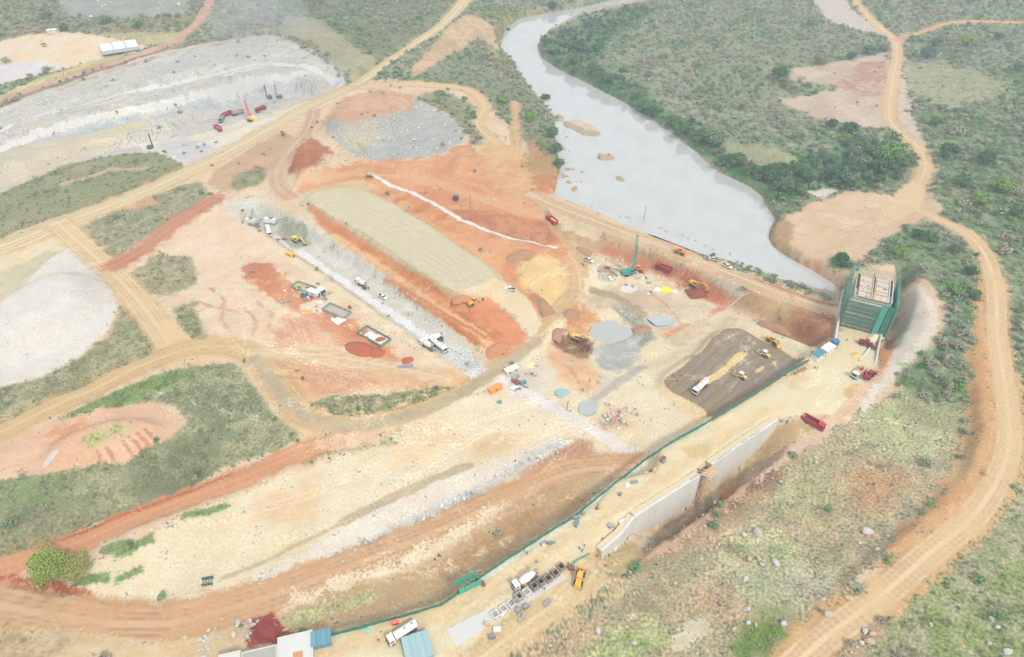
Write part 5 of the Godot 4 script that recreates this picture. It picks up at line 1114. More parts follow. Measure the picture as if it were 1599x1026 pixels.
	cover("coffer slope", v([14, -342, 28, -328, 48, -313, 72.1, -295.0, 94.2, -276.3, 114.6, -259.3, 143.7, -240.7, 140.1, -226.6, 129.7, -215.7, 119.0, -247.1, 99.6, -265.4, 77.8, -283.5, 53.6, -299.1, 34, -307, 23, -314]), 0.0, Color(0.61, 0.50, 0.37), Color(0.66, 0.55, 0.42), 2.0, 1.0, 1.00, 3.0, 0)
	cover("coffer pale", v([18, -337, 48, -313, 49, -308, 28, -318]), 0.0, Color(0.71, 0.64, 0.53), Color(0.71, 0.64, 0.53), 3.0, 1.0, 1.00, 3.0, 0)
	cover("coffer dark", v([125.8, -247.9, 146.1, -239.8, 139.2, -225.4, 129.7, -215.7, 127.5, -238.9]), 0.0, Color(0.51, 0.33, 0.23), Color(0.58, 0.43, 0.32), 3.0, 1.2, 1.00, 3.0, 0)
	cover("coffer grey ramp", v([87.5, -279.7, 96.9, -274.2, 111.6, -262.0, 109.3, -258.9, 99.5, -267.6]), 0.0, Color(0.65, 0.62, 0.56), Color(0.61, 0.55, 0.45), 1.5, 1.0, 1.00, 3.0, 0)
	cover("coffer red strip", v([49, -304, 69.1, -292.0, 83.5, -281.1, 102.1, -263.3]), 2.0, Color(0.65, 0.41, 0.30), Color(0.65, 0.41, 0.30), 2.0, 1.2, 1.00, 3.0, 0)
	cover("coffer red heap", v([80.7, -282.8, 90.2, -277.1, 95.7, -270.1, 92.6, -268.2, 84.7, -276.5]), 0.0, Color(0.53, 0.25, 0.19), Color(0.60, 0.34, 0.22), 2.0, 1.2, 1.00, 3.0, 0)
	road("coffer crest", v([10, -353, 29, -336, 48, -321, 73, -301, 95.5, -282.6, 116.1, -265.3, 131.0, -254.6, 145.8, -244.8]), 3.5, Color(0.74, 0.66, 0.55), Color(0.72, 0.61, 0.48), 1.5)
	cover("coffer stones", v([27, -352, 35, -345, 51, -342, 63, -333, 81, -321, 100, -305, 111.7, -287.8]), 1.0, Color(0.62, 0.59, 0.50), Color(0.62, 0.59, 0.50), 1.0, 1.2, 1.00, 3.0, 5)
	cover("coffer edge line", v([117.1, -269.0, 132.0, -257.6, 148.6, -246.6]), 0.7, Color(0.59, 0.43, 0.28), Color(0.59, 0.43, 0.28), 1.0, 1.0, 1.00, 3.0, 0)
	cover("pad halo", v([58.3, -203.5, 82.4, -229.2, 95.1, -245.7, 102.6, -242.9, 113.0, -230.5, 123.6, -213.1, 120.7, -205.0, 74.0, -173.5, 61.7, -193.4]), 0.0, Color(0.76, 0.67, 0.53), Color(0.76, 0.67, 0.53), 3.0, 0.6, 1.00, 3.0, 0)
	cover("compacted pad", v([62.5, -203.8, 71.6, -211.2, 83.2, -222.8, 87.5, -229.3, 93.2, -234.5, 98.3, -238.7, 102.9, -238.0, 107.4, -231.3, 110.9, -226.8, 116.2, -223.0, 122.1, -211.2, 113.7, -204.6, 93.9, -188.9, 75.3, -176.1, 75.9, -185.8, 71.9, -190.4, 64.6, -196.1, 62.3, -200.5]), 0.0, Color(0.51, 0.44, 0.35), Color(0.48, 0.44, 0.38), 0.8, 0.3, 1.00, 3.0, 6)
	cover("pad band", v([77.7, -216.5, 87.6, -206.5, 94.1, -200.9]), 4.0, Color(0.47, 0.45, 0.42), Color(0.47, 0.45, 0.42), 3.0, 1.0, 0.60, 3.0, 6)
	cover("pad band", v([90.2, -229.0, 104.7, -220.5, 115.4, -205.8]), 4.0, Color(0.49, 0.46, 0.42), Color(0.49, 0.46, 0.42), 3.0, 1.0, 0.60, 3.0, 6)
	cover("roller track", v([64.0, -198.7, 76.6, -210.8, 92.4, -229.0, 102.6, -233.4]), 0.5, Color(0.58, 0.50, 0.40), Color(0.58, 0.50, 0.40), 0.8, 0.6, 0.45, 3.0, 6)
	cover("roller track", v([64.9, -197.6, 77.5, -209.7, 93.4, -227.7, 103.6, -232.1]), 0.5, Color(0.44, 0.38, 0.30), Color(0.44, 0.38, 0.30), 0.8, 0.6, 0.45, 3.0, 6)
	cover("roller track", v([65.8, -196.5, 78.5, -208.5, 94.3, -226.4, 104.7, -230.8]), 0.5, Color(0.52, 0.48, 0.43), Color(0.52, 0.48, 0.43), 0.8, 0.6, 0.45, 3.0, 6)
	cover("roller track", v([66.8, -195.4, 79.4, -207.3, 95.2, -225.2, 105.8, -229.5]), 0.5, Color(0.58, 0.50, 0.40), Color(0.58, 0.50, 0.40), 0.8, 0.6, 0.45, 3.0, 6)
	cover("roller track", v([67.7, -194.3, 80.3, -206.2, 96.1, -223.9, 106.8, -228.2]), 0.5, Color(0.44, 0.38, 0.30), Color(0.44, 0.38, 0.30), 0.8, 0.6, 0.45, 3.0, 6)
	cover("roller track", v([68.7, -193.3, 81.2, -205.0, 97.0, -222.6, 107.9, -226.9]), 0.5, Color(0.52, 0.48, 0.43), Color(0.52, 0.48, 0.43), 0.8, 0.6, 0.45, 3.0, 6)
	cover("roller track", v([69.6, -192.2, 82.1, -203.9, 97.9, -221.4, 108.9, -225.6]), 0.5, Color(0.58, 0.50, 0.40), Color(0.58, 0.50, 0.40), 0.8, 0.6, 0.45, 3.0, 6)
	cover("roller track", v([70.5, -191.2, 83.0, -202.7, 98.8, -220.1, 109.9, -224.3]), 0.5, Color(0.44, 0.38, 0.30), Color(0.44, 0.38, 0.30), 0.8, 0.6, 0.45, 3.0, 6)
	cover("roller track", v([71.4, -190.1, 83.9, -201.6, 99.7, -218.9, 111.0, -223.1]), 0.5, Color(0.52, 0.48, 0.43), Color(0.52, 0.48, 0.43), 0.8, 0.6, 0.45, 3.0, 6)
	cover("roller track", v([72.3, -189.0, 84.8, -200.5, 100.6, -217.7, 112.0, -221.8]), 0.5, Color(0.58, 0.50, 0.40), Color(0.58, 0.50, 0.40), 0.8, 0.6, 0.45, 3.0, 6)
	cover("roller track", v([73.2, -188.0, 85.7, -199.4, 101.5, -216.4, 113.0, -220.5]), 0.5, Color(0.44, 0.38, 0.30), Color(0.44, 0.38, 0.30), 0.8, 0.6, 0.45, 3.0, 6)
	cover("roller track", v([74.1, -186.9, 86.6, -198.3, 102.4, -215.2, 114.0, -219.3]), 0.5, Color(0.52, 0.48, 0.43), Color(0.52, 0.48, 0.43), 0.8, 0.6, 0.45, 3.0, 6)
	cover("roller track", v([75.0, -185.9, 87.5, -197.2, 103.2, -214.0, 115.0, -218.1]), 0.5, Color(0.58, 0.50, 0.40), Color(0.58, 0.50, 0.40), 0.8, 0.6, 0.45, 3.0, 6)
	cover("roller track", v([75.9, -184.8, 88.4, -196.1, 104.1, -212.8, 116.0, -216.8]), 0.5, Color(0.44, 0.38, 0.30), Color(0.44, 0.38, 0.30), 0.8, 0.6, 0.45, 3.0, 6)
	cover("roller track", v([76.7, -183.8, 89.2, -195.0, 105.0, -211.6, 117.0, -215.6]), 0.5, Color(0.52, 0.48, 0.44), Color(0.52, 0.48, 0.44), 0.8, 0.6, 0.45, 3.0, 6)
	cover("pad sand", v([79.1, -201.6, 87.5, -208.1, 92.7, -213.2, 96.4, -218.1, 99.0, -219.7]), 1.5, Color(0.75, 0.65, 0.45), Color(0.75, 0.65, 0.45), 0.8, 0.6, 1.00, 3.0, 6)
	cover("pad sand end", v([92.3, -211.6, 96.0, -218.9, 100.6, -220.5, 101.6, -219.3, 96.3, -214.4]), 0.0, Color(0.74, 0.65, 0.47), Color(0.74, 0.65, 0.47), 0.8, 0.6, 1.00, 3.0, 6)
	cover("pad sand small", v([101.9, -208.5, 105.5, -210.8]), 0.8, Color(0.74, 0.64, 0.48), Color(0.74, 0.64, 0.48), 0.7, 0.6, 1.00, 3.0, 6)
	cover("pad sand small", v([110.6, -214.4, 111.1, -210.4]), 0.6, Color(0.74, 0.64, 0.48), Color(0.74, 0.64, 0.48), 0.7, 0.6, 1.00, 3.0, 6)
	cover("sandbar", v([37, -469, 40, -475, 45, -474, 49, -478, 51, -474, 56, -471, 59, -465, 63, -457, 61, -451, 62, -446, 58, -447, 54, -451, 51, -447, 48, -457, 43, -460, 41, -464]), 0.0, Color(0.72, 0.63, 0.54), Color(0.72, 0.63, 0.54), 0.8, 1.0, 1.00, 3.0, 0)
	cover("sandbar", v([40, -434, 44, -437, 46, -433, 43, -428]), 0.0, Color(0.70, 0.61, 0.50), Color(0.70, 0.61, 0.50), 1.0, 0.8, 1.00, 3.0, 0)
	cover("sandbar", v([56, -419, 60, -424, 62, -423, 65, -419, 69, -414, 66, -411, 63, -412, 60, -410, 58, -414]), 0.0, Color(0.72, 0.63, 0.52), Color(0.72, 0.63, 0.52), 1.2, 0.8, 1.00, 3.0, 0)
	cover("sandbar", v([65, -389, 69, -390, 72, -379, 68, -379]), 0.0, Color(0.72, 0.63, 0.52), Color(0.72, 0.63, 0.52), 1.0, 0.8, 1.00, 3.0, 0)
	cover("sandbar", v([32, -484, 36, -490, 38, -479, 35, -470]), 0.0, Color(0.62, 0.51, 0.38), Color(0.62, 0.51, 0.38), 1.0, 1.0, 1.00, 3.0, 0)
	cover("sandbar", v([43, -397, 47, -400, 49, -395, 45, -391]), 0.0, Color(0.67, 0.58, 0.47), Color(0.67, 0.58, 0.47), 0.8, 1.0, 1.00, 3.0, 0)
	cover("sandbar", v([54, -436, 59, -439, 60, -434, 56, -431]), 0.0, Color(0.67, 0.58, 0.47), Color(0.67, 0.58, 0.47), 0.8, 1.0, 1.00, 3.0, 0)
	cover("sandbar", v([38, -419, 41, -424, 42, -407, 40, -409]), 0.0, Color(0.61, 0.49, 0.38), Color(0.61, 0.49, 0.38), 1.0, 1.0, 1.00, 3.0, 0)
	cover("sandbar", v([35, -363, 38, -381, 41, -378, 38, -362]), 0.0, Color(0.62, 0.52, 0.39), Color(0.62, 0.52, 0.39), 1.0, 1.0, 1.00, 3.0, 0)
	cover("gully", v([-105.6, -205.0, -95.1, -199.7, -85.0, -199.8, -76.4, -195.6]), 0.5, Color(0.62, 0.43, 0.30), Color(0.66, 0.51, 0.40), 0.8, 1.4, 0.80, 3.0, 0)
	cover("gully", v([-94.2, -206.4, -84.4, -202.5, -72.8, -202.4, -61.7, -198.4]), 0.5, Color(0.62, 0.43, 0.30), Color(0.66, 0.51, 0.40), 0.8, 1.4, 0.80, 3.0, 0)
	cover("gully", v([-82.7, -200.8, -76.0, -193.7, -68.2, -192.4]), 0.5, Color(0.62, 0.43, 0.30), Color(0.66, 0.51, 0.40), 0.8, 1.4, 0.80, 3.0, 0)
	cover("gully", v([-73.4, -205.5, -65.1, -199.7, -54.2, -199.5]), 0.5, Color(0.62, 0.43, 0.30), Color(0.66, 0.51, 0.40), 0.8, 1.4, 0.80, 3.0, 0)
	cover("gully", v([-96.7, -196.1, -90.4, -191.2, -85.2, -192.4]), 0.5, Color(0.62, 0.43, 0.30), Color(0.66, 0.51, 0.40), 0.8, 1.4, 0.80, 3.0, 0)
	cover("gully", v([-117.9, -251.4, -107.9, -241.9, -106.7, -232.5]), 0.5, Color(0.62, 0.42, 0.29), Color(0.66, 0.51, 0.39), 0.8, 1.4, 0.80, 3.0, 0)
	cover("gully", v([-141.5, -260.7, -132.2, -250.7, -128.9, -236.2, -121.8, -227.3]), 0.5, Color(0.61, 0.42, 0.29), Color(0.66, 0.50, 0.39), 0.8, 1.4, 0.80, 3.0, 0)
	cover("gully", v([-143.8, -250.4, -136.3, -245.5, -124.2, -243.6]), 0.5, Color(0.61, 0.42, 0.29), Color(0.66, 0.50, 0.39), 0.8, 1.4, 0.80, 3.0, 0)
	cover("gully", v([-122.1, -246.2, -113.6, -236.8, -111.6, -225.5]), 0.5, Color(0.62, 0.42, 0.29), Color(0.66, 0.51, 0.39), 0.8, 1.4, 0.80, 3.0, 0)
	cover("gully", v([-99.7, -237.5, -89.7, -231.3, -78.3, -229.9]), 0.5, Color(0.62, 0.42, 0.29), Color(0.66, 0.51, 0.39), 0.8, 1.4, 0.80, 3.0, 0)
	cover("gully", v([-99, -415, -91, -403]), 0.5, Color(0.61, 0.40, 0.24), Color(0.66, 0.49, 0.36), 0.8, 1.4, 0.80, 3.0, 0)
	cover("gully", v([16.6, -218.4, 24.5, -213.0, 27.9, -203.2]), 0.5, Color(0.62, 0.43, 0.30), Color(0.66, 0.51, 0.40), 0.8, 1.4, 0.80, 3.0, 0)
	cover("gully", v([19, -434, 25, -400, 26, -369]), 0.5, Color(0.61, 0.40, 0.25), Color(0.66, 0.49, 0.36), 0.8, 1.4, 0.80, 3.0, 0)
	cover("gully", v([6, -399, 16, -378, 26, -372]), 0.5, Color(0.61, 0.40, 0.25), Color(0.66, 0.49, 0.37), 0.8, 1.4, 0.80, 3.0, 0)
	cover("gully", v([66.6, -272.6, 74.3, -262.3, 78.2, -250.0]), 0.5, Color(0.62, 0.42, 0.29), Color(0.66, 0.50, 0.39), 0.8, 1.4, 0.80, 3.0, 0)
	cover("gully", v([-39.7, -185.4, -25.3, -191.3, -10.2, -196.6]), 0.5, Color(0.62, 0.43, 0.31), Color(0.66, 0.51, 0.40), 0.8, 1.4, 0.80, 3.0, 0)
	cover("gully", v([130.6, -262.4, 129.4, -243.9]), 0.5, Color(0.61, 0.42, 0.29), Color(0.66, 0.50, 0.39), 0.8, 1.4, 0.80, 3.0, 0)
	cover("gully", v([114.4, -258.2, 116.6, -248.7]), 0.5, Color(0.61, 0.42, 0.29), Color(0.66, 0.50, 0.39), 0.8, 1.4, 0.80, 3.0, 0)
	cover("gully", v([94.2, -274.8, 96.5, -269.0]), 0.5, Color(0.61, 0.42, 0.28), Color(0.66, 0.50, 0.39), 0.8, 1.4, 0.80, 3.0, 0)
	cover("slope seam", v([-62.0, -271.0, -35.0, -247.4, -11.0, -225.7]), 0.6, Color(0.62, 0.37, 0.21), Color(0.68, 0.46, 0.31), 0.9, 1.4, 1.00, 3.0, 0)
	cover("slope seam", v([-103, -322, -63.6, -285.0, -29.4, -251.5]), 0.6, Color(0.62, 0.37, 0.19), Color(0.68, 0.46, 0.30), 0.9, 1.4, 1.00, 3.0, 0)
	cover("slope seam", v([-54.9, -263.6, -28.6, -238.2, -13.7, -222.2]), 0.6, Color(0.62, 0.37, 0.21), Color(0.68, 0.46, 0.31), 0.9, 1.4, 1.00, 3.0, 0)
	cover("haul line", v([-111, -336, -54.6, -279.4, -25.7, -253.7]), 0.7, Color(0.64, 0.60, 0.49), Color(0.71, 0.68, 0.59), 1.0, 0.6, 0.70, 3.0, 6)
	cover("haul line", v([-109, -336, -52.3, -280.9, -23.5, -254.7]), 0.7, Color(0.64, 0.60, 0.49), Color(0.71, 0.68, 0.59), 1.0, 0.6, 0.70, 3.0, 6)
	cover("haul line", v([-107, -338, -50.3, -284.5, -21.3, -256.0]), 0.7, Color(0.64, 0.60, 0.49), Color(0.71, 0.68, 0.59), 1.0, 0.6, 0.70, 3.0, 6)
	cover("haul line", v([-106, -340, -48.4, -288.3, -19.2, -257.4]), 0.7, Color(0.64, 0.60, 0.49), Color(0.71, 0.68, 0.59), 1.0, 0.6, 0.70, 3.0, 6)
	cover("haul line", v([-104, -342, -46.4, -292.1, -17.0, -258.8]), 0.7, Color(0.64, 0.60, 0.49), Color(0.71, 0.68, 0.59), 1.0, 0.6, 0.70, 3.0, 6)
	cover("haul line", v([-102, -344, -44.4, -296.0, -14.9, -260.2]), 0.7, Color(0.64, 0.60, 0.49), Color(0.71, 0.68, 0.59), 1.0, 0.6, 0.70, 3.0, 6)
	cover("haul line", v([-100, -346, -42.3, -300.0, -12.7, -261.6]), 0.7, Color(0.64, 0.60, 0.49), Color(0.71, 0.68, 0.59), 1.0, 0.6, 0.70, 3.0, 6)
	cover("loop road grey", v([-107.3, -210.9, -97.4, -198.9, -86.8, -186.3, -77.8, -179.0, -65.3, -176.2, -51.0, -177.4, -34.7, -184.5, -16.7, -198.6, -2.6, -212.4, 11.4, -229.0]), 2.8, Color(0.60, 0.54, 0.44), Color(0.64, 0.58, 0.47), 1.5, 0.8, 1.00, 3.0, 6)
	sweeps(Vector2(-53, -144), 48, 26, 20)
	sweeps(Vector2(0, -171), 44, 24, 30)
	sweeps(Vector2(-111, -247), 48, 22, -30)
	sweeps(Vector2(-22, -364), 32, 10, -28)
	sweeps(Vector2(13, -270), 22, 16, 60)
	sweeps(Vector2(55, -260), 36, 16, 10)
	sweeps(Vector2(94, -212), 21, 20, 38)
	sweeps(Vector2(108, -182), 24, 12, 38)
	sweeps(Vector2(44, -146), 24, 10, 40)
	sweeps(Vector2(-7, -102), 32, 12, 35)
	sweeps(Vector2(179, -319), 24, 12, 20)
	sweeps(Vector2(-83, -201), 32, 14, -15)
	sweeps(Vector2(-255, -438), 40, 12, 20)
	sweeps(Vector2(-318, -536), 48, 10, 5)
	sweeps(Vector2(-229, -273), 32, 10, 25)

# ------------------------------------------------------------------ small modelling kit
func mb() -> SurfaceTool:
	var st := SurfaceTool.new()
	st.begin(Mesh.PRIMITIVE_TRIANGLES)
	st.set_smooth_group(-1)
	return st

func quad4(st: SurfaceTool, a: Vector3, b: Vector3, c: Vector3, d: Vector3):
	for q in [a, b, c, a, c, d]:
		st.add_vertex(q)

func hexa(st: SurfaceTool, p: Array):
	# eight corners: 0-3 below (counter-clockwise from above), 4-7 above them
	quad4(st, p[4], p[7], p[6], p[5])
	quad4(st, p[0], p[1], p[2], p[3])
	for i in 4:
		var j := (i + 1) % 4
		quad4(st, p[i], p[i + 4], p[j + 4], p[j])

func box(st: SurfaceTool, c: Vector3, s: Vector3, taper := Vector2.ZERO, lean := 0.0):
	# taper shrinks the top on both axes; lean pushes the top along x
	var h := s * 0.5
	var p := []
	for y in [-1, 1]:
		var t := taper if y > 0 else Vector2.ZERO
		var l := lean if y > 0 else 0.0
		for k in [[-1, 1], [1, 1], [1, -1], [-1, -1]]:
			p.append(c + Vector3(k[0] * (h.x - t.x) + l, y * h.y, k[1] * (h.z - t.y)))
	hexa(st, p)

func tube(st: SurfaceTool, a: Vector3, b: Vector3, r0: float, r1: float, sides := 8):
	var d := (b - a).normalized()
	var u := d.cross(Vector3.UP if absf(d.y) < 0.9 else Vector3.RIGHT).normalized()
	var w := d.cross(u)
	for i in sides:
		var p := u * cos(TAU * i / sides) + w * sin(TAU * i / sides)
		var q := u * cos(TAU * (i + 1) / sides) + w * sin(TAU * (i + 1) / sides)
		quad4(st, a + p * r0, a + q * r0, b + q * r1, b + p * r1)
		for v3 in [a, a + q * r0, a + p * r0, b, b + p * r1, b + q * r1]:
			st.add_vertex(v3)

func bar(st: SurfaceTool, a: Vector3, b: Vector3, t: float):
	tube(st, a, b, t * 0.7, t * 0.7, 4)

func profile(st: SurfaceTool, pts: Array, z0: float, z1: float):
	# an outline in x, y carried across from z0 to z1
	var poly := PackedVector2Array()
	for q in pts: poly.append(Vector2(q[0], q[1]))
	if Geometry2D.is_polygon_clockwise(poly): poly.reverse()
	var idx := Geometry2D.triangulate_polygon(poly)
	for n in range(0, idx.size(), 3):
		var t := [poly[idx[n]], poly[idx[n + 1]], poly[idx[n + 2]]]
		if (t[1] - t[0]).cross(t[2] - t[0]) < 0.0: t.reverse()
		for k in [0, 2, 1]: st.add_vertex(Vector3(t[k].x, t[k].y, z1))
		for k in [0, 1, 2]: st.add_vertex(Vector3(t[k].x, t[k].y, z0))
	for i in poly.size():
		var a := poly[i]
		var b := poly[(i + 1) % poly.size()]
		quad4(st, Vector3(a.x, a.y, z0), Vector3(a.x, a.y, z1), Vector3(b.x, b.y, z1), Vector3(b.x, b.y, z0))

func lathe(st: SurfaceTool, a: Vector3, dir: Vector3, rings: Array, sides := 14):
	# rings of [distance along dir, radius]
	for i in rings.size() - 1:
		var d := dir.normalized()
		tube(st, a + d * rings[i][0], a + d * rings[i + 1][0], rings[i][1], rings[i + 1][1], sides)

func obj(called: String, st: SurfaceTool, m: Material, parent: Node, label := "") -> MeshInstance3D:
	st.generate_normals()
	var o := MeshInstance3D.new()
	o.name = called
	o.mesh = st.commit()
	o.material_override = m
	if label: o.set_meta("label", label)
	parent.add_child(o, true)
	return o

func thing(called: String, label: String, category: String, at: Vector3, turn := 0.0, group := "") -> Node3D:
	var o := Node3D.new()
	o.name = numbered(called)
	add_child(o)
	o.position = at
	o.rotation.y = turn
	tag(o, label, category, group)
	return o

func place(o: Node3D, called: String, label: String, at: Vector3, turn: float, first: bool) -> Node3D:
	var r := o if first else o.duplicate() as Node3D
	if not first:
		r.name = numbered(called)
		add_child(r)
	r.position = at
	r.rotation.y = turn
	r.set_meta("label", label)
	return r

var paint_white := mat(Color(0.83, 0.82, 0.8), 0.5)
var paint_yellow := mat(Color(0.82, 0.63, 0.22), 0.55)
var paint_pale_yellow := mat(Color(0.84, 0.72, 0.42), 0.5)
var paint_red := mat(Color(0.7, 0.13, 0.18), 0.5)
var paint_dark_red := mat(Color(0.55, 0.12, 0.15), 0.5)
var paint_orange := mat(Color(0.86, 0.54, 0.2), 0.5)
var paint_teal := mat(Color(0.17, 0.55, 0.52), 0.5)
var glass_dark := mat(Color(0.16, 0.2, 0.23), 0.15)
var rubber := mat(Color(0.15, 0.14, 0.13), 0.9)
var steel_dark := mat(Color(0.24, 0.23, 0.22), 0.7, 0.3)
var steel_grey := mat(Color(0.55, 0.56, 0.56), 0.55, 0.3)
var concrete := mat(Color(0.74, 0.735, 0.715), 0.9)
var concrete_dark := mat(Color(0.6, 0.59, 0.56), 0.95)
var timber := mat(Color(0.74, 0.62, 0.46), 0.9)
var soil_red := mat(Color(0.62, 0.33, 0.2), 1.0)
var sand_load := mat(Color(0.78, 0.66, 0.46), 1.0)
var net_green := mat(Color(0.16, 0.46, 0.38), 0.9)
var net_bright := mat(Color(0.25, 0.62, 0.53), 0.85)
var tarp_teal := mat(Color(0.5, 0.72, 0.72), 0.7)
var tarp_blue := mat(Color(0.22, 0.45, 0.62), 0.6)
var pipe_green := mat(Color(0.38, 0.6, 0.51), 0.6, 0.2)

func wheels(t: Node3D, xs: Array, half_track: float, r: float, wide := 0.35):
	for x in xs:
		for s in [-1.0, 1.0]:
			var st := mb()
			tube(st, Vector3(x, r, s * (half_track - wide)), Vector3(x, r, s * half_track), r, r, 12)
			var w := obj("wheel", st, rubber, t)
			st = mb()
			tube(st, Vector3(x, r, s * (half_track - 0.02)), Vector3(x, r, s * (half_track + 0.03)), r * 0.5, r * 0.45, 8)
			obj("rim", st, steel_grey, w)

func truck_front(t: Node3D, x: float, m: Material):
	# a flat-fronted lorry cab whose nose is at x
	var st := mb()
	profile(st, [[x, 0.6], [x, 1.55], [x - 0.18, 2.75], [x - 0.5, 2.92], [x - 1.9, 2.92], [x - 1.95, 0.6]], -1.2, 1.2)
	var cab := obj("cab", st, m, t)
	st = mb()
	quad4(st, Vector3(x + 0.01, 1.62, -1.08), Vector3(x + 0.01, 1.62, 1.08), Vector3(x - 0.14, 2.65, 1.0), Vector3(x - 0.14, 2.65, -1.0))
	quad4(st, Vector3(x + 0.01, 1.62, 1.08), Vector3(x + 0.01, 1.62, -1.08), Vector3(x - 0.14, 2.65, -1.0), Vector3(x - 0.14, 2.65, 1.0))
	obj("windscreen", st, glass_dark, cab)
	for s in [-1.0, 1.0]:
		st = mb()
		box(st, Vector3(x - 0.95, 2.1, s * 1.2), Vector3(0.9, 0.75, 0.04))
		obj("side_window", st, glass_dark, cab)
		st = mb()
		box(st, Vector3(x + 0.02, 0.95, s * 0.85), Vector3(0.05, 0.22, 0.4))
		obj("headlight", st, steel_grey, cab)
		st = mb()
		box(st, Vector3(x - 0.1, 2.2, s * 1.4), Vector3(0.12, 0.5, 0.22))
		obj("mirror", st, steel_dark, cab)
	st = mb()
	box(st, Vector3(x + 0.06, 0.62, 0), Vector3(0.16, 0.35, 2.35))
	obj("bumper", st, steel_dark, cab)

func chassis(t: Node3D, x0: float, x1: float):
	var st := mb()
	for s in [-0.45, 0.45]:
		box(st, Vector3((x0 + x1) / 2, 0.95, s), Vector3(x1 - x0, 0.28, 0.16))
	box(st, Vector3((x0 + x1) / 2, 0.9, 0), Vector3(0.3, 0.2, 2.0))
	obj("chassis", st, steel_dark, t)

func mixer_truck(label: String, at: Vector3, turn: float) -> Node3D:
	var t := thing("mixer_truck", label, "mixer truck", at, turn, "white concrete mixer trucks")
	truck_front(t, 4.5, paint_white)
	chassis(t, -4.2, 3.6)
	var st := mb()
	lathe(st, Vector3(2.2, 2.05, 0), Vector3(-1, 0.2, 0), [[0.0, 0.5], [0.25, 0.9], [1.6, 1.22], [2.9, 1.25], [4.4, 0.95], [5.5, 0.55], [5.6, 0.0]], 16)
	obj("drum", st, paint_white, t)
	st = mb()
	for s in [-1, 1]:
		bar(st, Vector3(-3.2, 1.0, s * 0.8), Vector3(-3.3, 3.3, s * 0.5), 0.1)
		bar(st, Vector3(2.2, 1.0, s * 0.7), Vector3(2.2, 2.3, s * 0.4), 0.12)
	obj("drum_stand", st, steel_dark, t)
	st = mb()
	lathe(st, Vector3(-3.5, 4.0, 0), Vector3(0.1, -1, 0), [[0.0, 0.75], [0.8, 0.3]], 8)
	obj("hopper", st, steel_grey, t)
	st = mb()
	profile(st, [[-3.6, 2.4], [-3.7, 2.2], [-4.6, 1.3], [-4.5, 1.6]], -0.3, 0.3)
	obj("chute", st, steel_grey, t)
	wheels(t, [3.4, 1.7, -2.0, -3.4], 1.22, 0.52)
	return t

func tipper(label: String, at: Vector3, turn: float, m: Material, cargo: Material, called := "dump_truck") -> Node3D:
	var t := thing(called, label, "dump truck", at, turn, "tipper trucks on site")
	truck_front(t, 4.3, m)
	chassis(t, -4.0, 3.4)
	var st := mb()
	box(st, Vector3(-1.05, 1.3, 0), Vector3(6.1, 0.2, 2.4))
	for s in [-1.0, 1.0]:
		box(st, Vector3(-1.05, 2.05, s * 1.2), Vector3(6.1, 1.4, 0.1))
		for k in 6:
			box(st, Vector3(-3.8 + k * 1.1, 2.0, s * 1.28), Vector3(0.14, 1.3, 0.08))
		box(st, Vector3(-1.05, 2.78, s * 1.22), Vector3(6.2, 0.12, 0.2))
	box(st, Vector3(1.98, 2.2, 0), Vector3(0.12, 1.7, 2.4))
	box(st, Vector3(1.98 + 0.4, 3.05, 0), Vector3(0.9, 0.1, 2.3))
	box(st, Vector3(-4.1, 1.95, 0), Vector3(0.12, 1.2, 2.4))
	var body := obj("tipper_body", st, m, t)
	st = mb()
	box(st, Vector3(-1.05, 1.85, 0), Vector3(5.9, 0.9, 2.25), Vector2(0.9, 0.6))
	obj("load", st, cargo, body)
	wheels(t, [3.2, -2.0, -3.3], 1.22, 0.55)
	return t

func tanker(label: String, at: Vector3, turn: float) -> Node3D:
	var t := thing("tanker_truck", label, "tanker truck", at, turn, "white water tankers")
	truck_front(t, 4.6, paint_white)
	chassis(t, -4.4, 3.8)
	var st := mb()
	var ring := []
	for i in 14:
		ring.append([cos(TAU * i / 14) * 1.22, 2.2 + sin(TAU * i / 14) * 0.95])
	for i in 14:
		var a: Array = ring[i]
		var b: Array = ring[(i + 1) % 14]
		quad4(st, Vector3(-4.5, a[1], -a[0]), Vector3(2.4, a[1], -a[0]), Vector3(2.4, b[1], -b[0]), Vector3(-4.5, b[1], -b[0]))
		for x in [-4.5, 2.4]:
			for q in ([Vector3(x, 2.2, 0), Vector3(x, a[1], -a[0]), Vector3(x, b[1], -b[0])] if x < 0 else [Vector3(x, 2.2, 0), Vector3(x, b[1], -b[0]), Vector3(x, a[1], -a[0])]):
				st.add_vertex(q)
	var tank := obj("tank", st, paint_white, t)
	st = mb()
	for x in [-3.2, -0.9]:
		tube(st, Vector3(x, 3.1, 0), Vector3(x, 3.28, 0), 0.35, 0.32, 10)
	obj("hatch", st, steel_grey, tank)
	st = mb()
	box(st, Vector3(-4.7, 1.5, 0), Vector3(0.3, 0.9, 1.2))
	obj("pump_box", st, steel_dark, t)
	wheels(t, [3.5, -2.3, -3.6], 1.22, 0.52)
	return t

